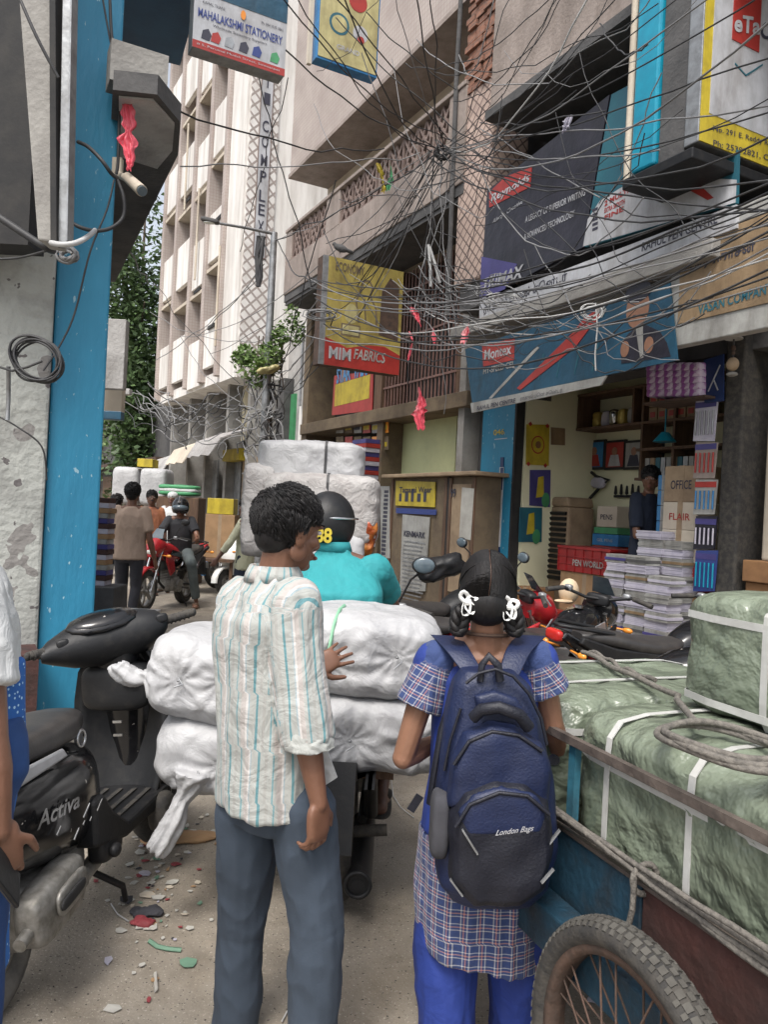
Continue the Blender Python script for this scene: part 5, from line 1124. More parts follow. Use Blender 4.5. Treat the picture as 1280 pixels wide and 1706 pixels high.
b.cloth('rolled_cuff', 'white_cloth', [], [(a0, a1, .066, .071)], vox=.005, fold=.009, sm=1, fr=(16, 16, 30)) if 0 else b.cloth('rolled_cuff', 'striped_shirt', [(a0, .058, .058), (a1, .070, .066)], [], vox=.005, fold=.010, sm=1, fr=(14, 14, 34))
def col(m):
    for i in range(1): pass
pts = [V(b.fr.loc(P(457, 957, 2.1)))+V((math.cos(t)*.064, math.sin(t)*.066, .012*math.sin(t)+.0)) for t in [6.283*i/24 for i in range(24)]]
m = MB(); rr = []
for i in range(25):
    t = 6.283*i/24; c = b.fr.loc(P(457, 956, 2.1)); d = V((math.cos(t), math.sin(t), 0)); rr.append([c+d*.060+V((0, 0, -.012)), c+d*.062+V((0, 0, .018)), c+d*.067+V((0, 0, .024)), c+d*.078+V((0, 0, .002)), c+d*.083+V((0, 0, -.02)), c+d*.072+V((0, 0, -.016))])
m.loft(rr, cap=False); o = part(m, 'collar', 'striped_shirt', b.root)
at = o.data.attributes.new('cloth', 'FLOAT_VECTOR', 'POINT')
for i in range(len(o.data.vertices)): at.data[i].vector = (i/len(o.data.vertices)*.4, 0, 0)
b.trousers('grey_trouser', r0=.092, r1=.073, r2=.072, ww=.142, wd=.125, waist=.95, end=.98, vox=.0058, fold=.010, fr=(8, 8, 5)); b.sandals()
# white inner tail under the shirt on the right
m = MB(); c = [b.fr.loc(P(*q)) for q in ((540, 1235, 2.02), (562, 1295, 2.02), (536, 1312, 2.03), (520, 1260, 2.03))]; n0 = b.fr.i.to_3x3() @ V((0, .008, 0)); m.add([p for p in c]+[p+n0 for p in c], [(0, 1, 2, 3), (7, 6, 5, 4), (0, 4, 5, 1), (1, 5, 6, 2), (2, 6, 7, 3), (3, 7, 4, 0)]); part(m, 'shirt_tail', 'white_cloth', b.root)

# ---- schoolgirl with backpack ----
Jg = dict(pel=P(805, 1380, 2.28), chest=P(808, 1180, 2.25), neck=P(812, 1065, 2.23), head=P(810, 990, 2.22), shL=P(722, 1100, 2.22), shR=P(898, 1100, 2.22), elL=P(672, 1262, 2.22), wrL=P(735, 1232, 2.40), elR=P(921, 1205, 2.25), wrR=P(934, 1262, 2.32),
          hipL=P(760, 1400, 2.28), hipR=P(858, 1400, 2.28), knL=P(742, 1560, 2.28), knR=P(868, 1560, 2.28), anL=P(740, 1735, 2.25), anR=P(862, 1735, 2.35))
Jg['head'] = P(811, 984, 2.21)
gl = Person('schoolgirl in blue uniform with looped braids and a navy backpack', (P(808, 1300, 2.25).x, 2.25, 0), 0, 1.48, Jg, headyaw=3, headpitch=-6, vox=.0036)
gl.body('skin_light', hL=dict(d=(.8, .7, .1), n=(0, .2, -1), t=(-.2, 1, .3), curl=.5), hR=dict(d=(.12, .1, -1), n=(-.9, .2, 0), t=(-.2, 1, 0), curl=.4)); gl.face()
J = gl.J; kg = gl.k
gt = [(P(800, 1575, 2.28), .185, .15, 0, (-.03, 0, 0)), (P(800, 1480, 2.28), .19, .15), (P(803, 1380, 2.27), .178, .135), (P(806, 1290, 2.26), .155, .115), (P(808, 1200, 2.25), .152, .105), (P(808, 1130, 2.24), .160, .095), (P(808, 1112, 2.24), .150, .085), (P(808, 1102, 2.24), .12, .07)]
gl.cloth('kurta', 'royal_blue_cloth', [(gl.fr.loc(r[0]),)+tuple(r[1:]) for r in gt[2:]], [(J['shL'], lerp(J['shL'], J['elL'], .1), .055, .055), (J['shR'], lerp(J['shR'], J['elR'], .1), .055, .055)], vox=.0055, fold=.008)
gl.cloth('kurta_skirt', 'school_check', [(gl.fr.loc(r[0]),)+tuple(r[1:]) for r in gt[:3]], [], vox=.0058, fold=.012, stripes=True, fr=(12, 12, 1.5), sm=2)
for sd, e in (('L', .46), ('R', .46)):
    gl.cloth('sleeve', 'school_check', [], [(J['sh'+sd]+V((.012 if sd == 'L' else -.012, 0, .0)), lerp(J['sh'+sd], J['el'+sd], e), .061, .072)], vox=.005, fold=.008, stripes=True, sm=2)
gl.trousers('royal_blue_cloth', r0=.11, r1=.115, r2=.095, ww=.155, wd=.12, vox=.0058, fold=.016, end=.96, fr=(9, 9, 3)); gl.sandals()
# hair: smooth, centre parted, looped braids with white ribbon bows
c, M3 = J['head'], gl.hm; m = MB(); rd = random.Random(5)
m.ell(c+M3@(V((0, -.018, .030))*kg), (.091*kg, .103*kg, .098*kg), M3, 30); m.ell(c+M3@(V((0, -.045, -.04))*kg), (.084*kg, .068*kg, .075*kg), M3, 20)
for i in range(2600):
    sdx = rd.choice((-1, 1)); t0 = rd.uniform(-.3, 2.6); pts = []
    for j in range(8):
        t = j/7; th = t0; ph = .03+t*1.55*rd.uniform(.98, 1.02)
        p = V((math.sin(ph)*sdx, -math.sin(th)*math.cos(ph), math.cos(th)*math.cos(ph)))
        q = V((p.x*.0945, p.y*.106-.018, p.z*.100+.035)); q.z -= .06*t*t*(1 if th > 1 else .6); q.y -= .02*t
        pts.append(c+M3@(q*kg*(1+.006*rd.random())))
    m.tube(pts, [.0008, .0013, .0015, .0015, .0015, .0014, .0012, .0006], 3)
gh = part(m, 'hair', 'hair', gl.root)
m = MB(); pts = [c+M3@(V((0.0+.002*math.sin(j), -math.sin(th)*.1065-.018, math.cos(th)*.1005+.035))*kg) for j, th in enumerate([-.3+.22*i for i in range(13)])]; m.tube(pts, .0005, 4); part(m, 'parting', 'skin', gh)
for sdx in (-1, 1):
    m = MB(); base = gl.fr.loc(P(812+sdx*40, 1010, 2.17)); 
    for ph in range(3):
        pts = [];
        for j in range(26):
            t = j/25; a = t*math.pi*2; cc = base+V((sdx*.012*math.sin(a/2), 0, 0))+V((0, -.012+.012*math.cos(t*18+ph*2.09), -.038-.036*-math.cos(a)*1.0-.0))+V((.012*math.sin(a)+.008*math.sin(t*18+ph*2.09), 0, 0)); pts.append(cc)
        m.tube(pts, .0115, 7)
    br = part(m, 'braid', 'hair', gl.root)
    m = MB(); bc = gl.fr.loc(P(780 if sdx < 0 else 849, 1002 if sdx < 0 else 1010, 2.13)); rd = random.Random(6+sdx)
    for (dx, dz, L) in ((-.6, .75, .032), (.7, .5, .026), (-.25, -1, .042), (.35, -.95, .034)):
        u = V((dx, -.25, dz)).normalized(); w = V((-dz, 0, dx)).normalized(); fin = []
        for j in range(13):
            t = 6.283*j/12; fin.append(bc+u*(L*.5*(1-math.cos(t)))+w*(.011*math.sin(t))+V((0, -.004*math.sin(t*2), .002*math.sin(t*3+dx*5))))
        m.tube(fin, [(.0012, .0065)]*13, 6)
    m.ell(bc, (.011, .01, .011)); part(m, 'ribbon_bow', 'ribbon_white', br)
m = MB(); cN = gl.fr.loc(P(812, 1055, 2.22)); m.tube([cN+V((math.cos(t)*.062, math.sin(t)*.064, -.004*math.sin(t))) for t in [6.283*i/28 for i in range(28)]], .0055, 6, closed=True); part(m, 'necklace', 'rust', gl.root)
m = MB(); w = J['wrR']; ax = (J['wrR']-J['elR']).normalized(); m.cyl(w-ax*.016, w+ax*.012, .030, n=18); m.cyl(w-ax*.005+V((-.02, -.02, 0)), w-ax*.005+V((-.026, -.034, 0)), .017); part(m, 'watch', 'steel', gl.root)
# backpack (worn: its own thing)
bk = thing(gl.fr, 'backpack', 'navy school backpack with curved zips and white script, on the girl', 'backpack', gl.fr.loc(P(822, 1510, 2.0)))
f2 = gl.fr
def bpt(px, py, d): return f2.loc(P(px, py, d))
m = MB(); prof = [(1118, 772, 862, .10), (1140, 757, 888, .13), (1200, 742, 906, .16), (1300, 728, 928, .20), (1400, 722, 934, .22), (1470, 730, 918, .21), (1500, 748, 895, .17), (1512, 775, 870, .10)]
rr = []
for (py, xl, xr_, dp) in prof:
    a = bpt(xl, py, 2.02); bb = bpt(xr_, py, 2.02); cx = (a.x+bb.x)/2; hw = (bb.x-a.x)/2; r = []
    for i in range(32):
        t = 6.283*i/32; ex = math.copysign(abs(math.cos(t))**.6, math.cos(t)); ey = math.copysign(abs(math.sin(t))**.6, math.sin(t)); r.append(V((cx+hw*ex, a.y+.05+ey*dp*.5, a.z)))
    rr.append(r)
m.loft(rr); vx = voxel(m, .006, 5, .6); vx.v = [p+n*(.006*NZ.noise(V((p.x*14, p.y*14, p.z*7)))+.004*(.4-abs(NZ.noise(V((p.x*20+4, p.y*20, p.z*12)))))) for p, n in zip(vx.v, vx.n)]; part(vx, 'main_bag', 'backpack_navy', bk)
yf = bpt(820, 1300, 2.02).y-.05
def bx_(u, v): q = bpt(u, v, 1.96); return q.x, q.z
def pocket(pts, dep, mt, name, y0, amp=.006, n=8):
    """puffed panel from an outline of pixels"""
    c = [V((bx_(u, v)[0], 0, bx_(u, v)[1])) for u, v in pts]; cc = sum(c, V())/len(c); rr = []
    for t, kx in ((0, 1.02), (.35, 1.0), (.7, .95), (.92, .84), (1, .6)): rr.append([cc+(p-cc)*kx+V((0, y0-dep*t, 0)) for p in c])
    m = MB(); m.loft(rr); v = voxel(m, .006, 3, .6); v.v = [p+n_*(amp*NZ.noise(V((p.x*16, p.y*9, p.z*16)))) for p, n_ in zip(v.v, v.n)]; return part(v, name, mt, bk)
p1 = pocket([(752, 1262), (775, 1222), (815, 1205), (860, 1210), (905, 1238), (918, 1280), (915, 1345), (745, 1345)], .05, 'backpack_navy', 'upper_pocket', yf+.01)
p2 = pocket([(748, 1352), (772, 1312), (822, 1292), (872, 1298), (912, 1328), (918, 1400), (905, 1470), (865, 1500), (785, 1500), (748, 1460)], .075, 'backpack_dark', 'front_pocket', yf-.005)
pocket([(760, 1338), (785, 1308), (830, 1296), (885, 1308), (905, 1335), (895, 1372), (770, 1378)], .020, 'backpack_navy', 'pocket_top', yf-.062, .003)
p0 = pocket([(790, 1160), (825, 1148), (865, 1165), (885, 1192), (870, 1200), (825, 1180), (796, 1186)], .028, 'backpack_navy', 'top_flap', yf+.012)
def zipper(pts, y, r=.004, mt='backpack_dark', name='zip'):
    m = MB(); q = [V((bx_(u, v)[0], y, bx_(u, v)[1])) for u, v in pts]; fin = []
    for i in range(len(q)-1):
        for t in (0, .33, .66): fin.append(q[i].lerp(q[i+1], t))
    fin.append(q[-1]); m.tube(fin, r, 6); return part(m, name, mt, bk)
zipper([(778, 1142), (800, 1125), (828, 1118), (858, 1130), (885, 1160), (905, 1200), (915, 1245)], yf+.015, .0045); zipper([(770, 1185), (752, 1240), (742, 1290)], yf+.02, .004)
zipper([(755, 1268), (780, 1230), (818, 1214), (862, 1220), (900, 1246)], yf-.036, .005); zipper([(755, 1358), (778, 1322), (825, 1303), (870, 1308), (906, 1338)], yf-.083, .005)
for pts in (((766, 1362), (790, 1400)), ((758, 1410), (782, 1442)), ((748, 1450), (768, 1476)), ((926, 1370), (900, 1402)), ((912, 1425), (892, 1446))):
    m = MB(); a, bb = bx_(*pts[0]), bx_(*pts[1]); yy_ = yf-.083 if 765 < pts[0][0] < 920 else yf-.055; m.bar((a[0], yy_, a[1]), (bb[0], yy_-.004, bb[1]), .004, .011, up=(0, -1, 0)); part(m, 'reflective_strip', 'metal_grey', bk)
a = bx_(818, 1372); bb = bx_(880, 1364); plb = (V((a[0], yf-.0905, a[1])), V((bb[0]-a[0], 0, bb[1]-a[1])).normalized(), V((0, 0, 1))); text('London Bags', plb, 0, abs(bb[0]-a[0]), 0, .018, 'sign_white', bk, slant=.45, bold=.006, d=.002)
for (xa_, ta, xb2, tb) in ((735, 1068, 800, 1140), (893, 1068, 842, 1140)):
    m = MB(); mid = ((xa_+xb2)/2, 1098); top = f2.loc(P(xa_+(8 if xa_ < 800 else -8), 1060, 2.24)); m2 = f2.loc(P(mid[0]-4, 1085, 2.13)); e = f2.loc(P(xb2, tb, 2.06)); rr = []
    for i in range(8):
        t = i/7; p = top.lerp(m2, t*2) if t < .5 else m2.lerp(e, t*2-1); wv = .044-.018*t; rr.append([p+V((-wv, .008, 0)), p+V((wv, .008, 0)), p+V((wv, -.006, .004)), p+V((-wv, -.006, .004))])
    m.loft(rr, sm=True); part(m, 'shoulder_strap', 'backpack_navy', bk, bev=.003)
m = MB(); hp = [f2.loc(P(u, v, 2.0)) for u, v in ((800, 1135), (803, 1108), (815, 1093), (830, 1108), (834, 1135))]; m.tube(hp, [(.006, .011)]*5, 8); part(m, 'grab_handle', 'backpack_dark', bk)
m = MB(); hp = [V((bx_(u, v)[0], yf-.015-o, bx_(u, v)[1])) for u, v, o in ((788, 1195, 0), (800, 1178, .02), (828, 1172, .032), (862, 1185, .03), (880, 1210, .01))]; m.tube(hp, [(.012, .016)]*5, 8); part(m, 'flap_roll', 'backpack_dark', bk)
m = MB(); q = [bpt(u, v, 2.0) for u, v in ((722, 1325), (742, 1330), (744, 1420), (722, 1405))]; m.soft(sum(q, V())/4, (.05, .10, .17), n=8, k=4, amp=.005, fr=10); part(m, 'side_pocket', 'charcoal_cloth', bk)
m = MB(); m.tube([bpt(752, 1160, 2.08), bpt(735, 1215, 2.06), bpt(722, 1290, 2.05), bpt(715, 1340, 2.06)], [(.004, .010)]*4, 6); m.bar(bpt(700, 1325, 2.1), bpt(684, 1350, 2.1), .006, .022); part(m, 'side_strap', 'backpack_dark', bk)

# ---- turquoise rider on the loaded motorcycle ----
Jr = dict(pel=P(572, 1120, 3.45), chest=P(568, 1010, 3.5), neck=P(556, 925, 3.62), head=P(548, 878, 3.68), shL=P(506, 958, 3.6), shR=P(624, 950, 3.6), elL=P(480, 1050, 3.85), elR=P(655, 1010, 3.9), wrL=P(500, 1040, 4.15), wrR=P(640, 985, 4.2),
          hipL=P(545, 1140, 3.45), hipR=P(600, 1140, 3.45), knL=P(505, 1200, 3.85), knR=P(648, 1185, 3.6), anL=P(510, 1320, 3.45), anR=P(634, 1322, 3.24))
r = Person('rider in a bright turquoise shirt and dark helmet sitting in front of the white sacks', (P(570, 1120, 3.45).x, 3.45, 0), 2, 1.7, Jr, headyaw=12, vox=.008)
r.body('skin_dark', hL=dict(curl=.9), hR=dict(curl=.9)); r.face()
J = r.J; r.cloth('shirt', 'turquoise_cloth', [(r.fr.loc(P(572, 1130, 3.45)), .175, .14), (r.fr.loc(P(568, 1050, 3.5)), .185, .15), (r.fr.loc(P(565, 985, 3.52)), .20, .155), (r.fr.loc(P(562, 945, 3.6)), .175, .11), (r.fr.loc(P(558, 922, 3.62)), .085, .075), (r.fr.loc(P(556, 905, 3.63)), .065, .065)],
        [(J['shL'], lerp(J['shL'], J['elL'], .6), .075, .075), (J['shR'], lerp(J['shR'], J['elR'], .62), .078, .078)], vox=.009, fold=.009)
m = MB(); rr = []
for i in range(25):
    t = 6.283*i/24; c = r.fr.loc(P(556, 912, 3.63)); d = V((math.cos(t), math.sin(t), 0)); rr.append([c+d*.064+V((0, 0, -.01)), c+d*.066+V((0, 0, .03)), c+d*.076+V((0, 0, .028)), c+d*.090+V((0, 0, -.015))])
m.loft(rr, cap=False); part(m, 'collar', 'turquoise_cloth', r.root)
r.trousers('rider_trouser', vox=.010, end=.55); r.sandals()
def helmet(pr, mt='black_plastic', num=None, stripe=None):
    c, M3, k = pr.J['head'], pr.hm, pr.k*1.0; m = MB()
    def fn(p):
        q = p.copy()
        if q.y > .3 and -.75 < q.z < .25: q.y *= .93
        if q.z < -.6: q.z = -.6-(q.z+.6)*.0
        return q
    m.ell(c+M3@V((0, -.012, .02)), (.128*k, .150*k, .152*k), M3, 28, fn=fn); h = part(m, 'helmet', mt, pr.root)
    m = MB(); m.ell(c+M3@V((0, .016, .015)), (.120*k, .132*k, .07*k), M3, 22, fn=lambda p: V((p.x, max(p.y, .05), max(-.8, min(.8, p.z))))); part(m, 'visor', 'glass', h)
    return h
h = helmet(r); c, M3 = r.J['head'], r.hm
plh = (c+M3@V((-.035, -.162, -.10)), M3@V((1, 0, 0)), M3@V((0, 0, 1))); text('88', plh, .02, .10, .03, .10, 'yellow', h, bold=.03, d=.004); text('8', plh, .035, .085, .105, .115, 'yellow', h, d=.002) if 0 else None
m = MB(); m.torus(c+M3@V((0, -.012, .045)), .139, .006, 'z', 32, 6); part(m, 'silver_band', 'steel', h)

# ---- man in a beige T-shirt walking away ----
w0 = P(217, 900, 9.2)
p = Person('man in a beige T-shirt and dark jeans walking away down the lane', (w0.x, 9.2, 0), -6, 1.73, vox=.011)
p.setl(wrR=(.29*p.k, .02, .83), elR=(.235, -.05, 1.09), knL=(-.09, .10, .5), anL=(-.08, .16, .09), knR=(.09, .0, .5), anR=(.08, -.16, .12)); p.body('skin', hR=dict(curl=.6)).hair(500, .03, .01, 3, width=.006); p.face()
p.shirt('beige_cloth', hem=.82, sleeve=.75, w=.19, loose=1.2, vox=.012, fold=.010, collar=True); p.trousers('charcoal_cloth', r0=.09, r1=.062, r2=.048, vox=.012); p.sandals('black_cloth', True)
# ---- helmeted rider of the oncoming red motorcycle ----
MC = (P(290, 900, 11.2).x, 11.2)
p = Person('rider in a black T-shirt and glossy helmet on the oncoming red motorcycle', (MC[0], MC[1]+.35, 0), 172, 1.72, vox=.011)
p.setl(pel=(0, 0, .82), chest=(0, .10, 1.12), neck=(0, .13, 1.31), head=(0, .17, 1.45), shL=(-.18, .12, 1.28), shR=(.18, .12, 1.28), elL=(-.27, .28, 1.05), elR=(.27, .28, 1.05), wrL=(-.30, .50, 1.02), wrR=(.30, .50, 1.02), hipL=(-.1, .02, .80), hipR=(.1, .02, .80), knL=(-.22, .42, .66), knR=(.2, .42, .66), anL=(-.30, .22, .09), anR=(.2, .20, .33))
p.body('skin', hL=dict(curl=.9), hR=dict(curl=.9)); p.face(); p.shirt('black_cloth', hem=.84, sleeve=.7, vox=.012, w=.185, loose=1.15, rings=[(V((0, 0, .80)), .17, .12), (V((0, .08, 1.05)), .18, .12), (V((0, .12, 1.22)), .175, .10), (V((0, .13, 1.30)), .08, .07)]); p.trousers('rider_trouser', vox=.012, end=.9); p.sandals('brown_wood')
h = helmet(p, 'black_gloss'); c, M3 = p.J['head'], p.hm; m = MB(); m.tube([c+M3@V((0, .13, .08)), c+M3@V((0, .06, .155)), c+M3@V((0, -.03, .172))], [(.03, .006)]*3, 8); part(m, 'silver_stripe', 'steel', h)
# ---- man in orange with moustache behind ----
q = P(253, 830, 12.6); p = Person('man in a loose orange and tan shirt standing between the walker and the helmeted rider', (q.x, 12.6, 0), 150, 1.70, headyaw=160, vox=.013); p.body('skin_dark'); p.face(); p.hair(250, .03, .008, 6, width=.007); p.shirt('orange_cloth', hem=.75, sleeve=1.2, vox=.013, fold=.01); p.trousers('charcoal_cloth', vox=.014); p.sandals()
m = MB(); c = p.J['head']; m.ell(c+p.hm@V((0, .108, -.042)), (.03, .01, .008), p.hm); part(m, 'moustache', 'hair', p.root)
q = P(288, 830, 14); p = Person('man in a white shirt and pale cap half hidden behind the helmeted rider', (q.x, 14, 0), 185, 1.72, vox=.014); p.body('skin_dark'); p.face(); p.shirt('white_cloth', hem=.75, sleeve=.8, vox=.014); p.trousers('charcoal_cloth', vox=.014); p.sandals()
m = MB(); c = p.J['head']; m.ell(c+V((0, -.01, .05)), (.095, .11, .08)); part(m, 'cap', 'white_cloth', p.root)
q = P(186, 850, 11); p = Person('person in a white shirt at the edge of the blue pillar', (q.x, 11.2, 0), 10, 1.6, vox=.014); p.body('skin_dark'); p.hair(200, .03, .01, 7, width=.007); p.shirt('white_cloth', hem=.75, sleeve=1.3, vox=.014); p.trousers('charcoal_cloth', vox=.014); p.sandals()
# ---- man in olive shirt beside the white scooter ----
q = P(410, 880, 10.3); p = Person('man in an open olive shirt standing by the white scooter, looking left', (q.x, 10.3, 0), -78, 1.62, headyaw=-100, headpitch=-14, vox=.011)
p.setl(elL=(-.27, .12, 1.03), wrL=(-.3, .26, .82), wrR=(.22, .1, .80)); p.body('skin_dark', hL=dict(curl=.6)); p.face(); p.hair(420, .03, .01, 9, width=.006); p.shirt('olive_cloth', hem=.72, sleeve=1.5, w=.175, vox=.012, fold=.012); p.trousers('navy_cloth', vox=.013); p.sandals()
# ---- shopkeeper ----
q = RF.wd(*(lambda a: (a[0], .42, .3))(RF.px(1083, 860, .42)))
p = Person('shopkeeper in a black T-shirt with folded arms behind the notebook stacks', (q.x-.04, q.y-.05, .40), 150, 1.74, headyaw=205, headpitch=-8, vox=.010)
p.setl(elL=(-.24, .08, 1.04), elR=(.24, .08, 1.04), wrL=(.03, .24, 1.10), wrR=(-.03, .25, 1.02)); p.body('skin', hL=dict(d=(1, .1, 0), curl=.3), hR=dict(d=(-1, .1, 0), curl=.3)); p.face(); p.hair(500, .03, .012, 12, width=.005); p.shirt('navy_cloth', hem=.8, sleeve=.8, w=.20, loose=1.2, vox=.011); p.trousers('charcoal_cloth', vox=.013); p.sandals()
# ---- person at the left edge ----
Jw = dict(pel=P(-70, 1250, 1.55), chest=P(-85, 1060, 1.55), neck=P(-90, 900, 1.55), head=P(-92, 845, 1.56), shR=P(-38, 985, 1.52), shL=P(-150, 985, 1.6), elR=P(-16, 1240, 1.48), wrR=P(-2, 1385, 1.47), hipR=P(-42, 1300, 1.52), hipL=P(-110, 1300, 1.58), knR=P(-50, 1560, 1.52), knL=P(-125, 1560, 1.58), anR=P(-55, 1850, 1.5), anL=P(-130, 1850, 1.62), elL=P(-170, 1200, 1.6), wrL=P(-170, 1350, 1.6))
p = Person('person in a blue dotted dress and white shawl at the left edge holding a phone', (P(-50, 1250, 1.55).x, 1.55, 0), 15, 1.56, Jw, headyaw=25, vox=.0042)
p.body('skin', hR=dict(d=(.02, .25, -1), n=(-.8, .5, .1), t=(-.3, 1, 0), curl=.75, th=.8)); p.face(); p.hair(900, .06, .006, 15)
J = p.J; p.cloth('dress', 'dotted_blue', [(p.fr.loc(P(-110, 1620, 1.55)), .13, .13), (p.fr.loc(P(-95, 1380, 1.55)), .115, .12), (p.fr.loc(P(-75, 1220, 1.55)), .125, .12), (p.fr.loc(P(-72, 1100, 1.55)), .118, .11)], [], vox=.006, fold=.008)
p.cloth('shawl', 'white_cloth', [(p.fr.loc(P(-72, 1130, 1.55)), .12, .105), (p.fr.loc(P(-74, 1020, 1.55)), .115, .11), (p.fr.loc(P(-80, 950, 1.55)), .085, .09), (p.fr.loc(P(-88, 915, 1.55)), .05, .06)], [(J['shR'], lerp(J['shR'], J['elR'], .62), .050, .062), (J['shL'], J['elL'], .05, .05)], vox=.006, fold=.014, fr=(10, 10, 5))
p.trousers('tile_cloth', vox=.008, r0=.08, r1=.07, r2=.06); p.sandals()
ph = thing(p.fr, 'phone', 'dark phone held low in the hand at the left edge', 'phone', p.fr.loc(P(12, 1450, 1.45)))
m = MB(); a = p.fr.loc(P(8, 1455, 1.45)); M4 = Euler((R(20), R(35), R(-50))).to_matrix(); m.obox(a, (.07, .009, .145), M4); part(m, 'body', 'black_plastic', ph, bev=.004); m = MB(); m.obox(a+M4@V((0, -.006, 0)), (.062, .003, .135), M4); part(m, 'screen', 'phone_glass', ph)
# =============== VEHICLES AND LOADS ===============
def wheel(parent, c, r, tw, spokes=0, tm='rubber', rm='dirty_alloy', disc=True, tread=0, ax='x', name='wheel', five=5, wr=.0035):
    c = V(c); m = MB(); m.cyl(c-V((.05, 0, 0)), c+V((.05, 0, 0)), .035 if not spokes else .03, n=14); rr = r-tw*1.05
    if spokes:
        for k in range(spokes):
            a = 6.283*k/spokes; s = 1 if k % 2 else -1; b = a+(.35 if k % 4 < 2 else -.35); m.tube([c+V((s*.035, math.cos(a)*.03, math.sin(a)*.03)), c+V((0, math.cos(b)*rr, math.sin(b)*rr))], wr*.6, 4)
    else:
        for k in range(five): a = 6.283*k/five; m.bar(c+V((0, math.cos(a)*.03, math.sin(a)*.03)), c+V((0, math.cos(a)*rr, math.sin(a)*rr)), .03, .045)
    w = part(m, name, rm, parent); m = MB(); m.torus(c, r-tw*.5, (tw*.62, tw*.5), 'x', 40, 10)
    if tread:
        for k in range(tread):
            a = 6.283*k/tread
            for s in (-1, 0, 1): m.obox(c+V((s*tw*.38, math.cos(a+s*.02)*(r-.002-abs(s)*tw*.1), math.sin(a+s*.02)*(r-.002-abs(s)*tw*.1))), (tw*.30, 6.283*r/tread*.62, .007), Mx.Rotation(a+math.pi/2, 3, 'X'))
    part(m, 'tyre', tm, w); m = MB()
    n = 40; R0 = rr
    m.loft([[c+V((x, math.cos(t)*q, math.sin(t)*q)) for x, q in ((-tw*.42, R0+.004), (-tw*.42, R0-.012), (tw*.42, R0-.012), (tw*.42, R0+.004))] for t in [6.283*i/n for i in range(n+1)]], cap=False); part(m, 'rim', rm if not spokes else 'rust', w)
    if disc: m = MB(); m.cyl(c+V((.055, 0, 0)), c+V((.06, 0, 0)), .12, n=24); part(m, 'brake_disc', 'metal_grey', w)
    return w
def mirror(t, base, out, top, mt='black_plastic', glass='glass', r=.048):
    m = MB(); b, o = V(base), V(out); m.tube([b, lerp(b, o, .5)+V((0, .02, .04)), o], .006, 6); s = part(m, 'mirror', mt, t); m = MB(); m.ell(o+V((0, 0, .02)), (r*1.35, .022, r)); m2 = part(m, 'mirror_shell', mt, s); m = MB(); m.ell(o+V((0, -.016, .02)), (r*1.2, .010, r*.86)); part(m, 'mirror_glass', glass, s)
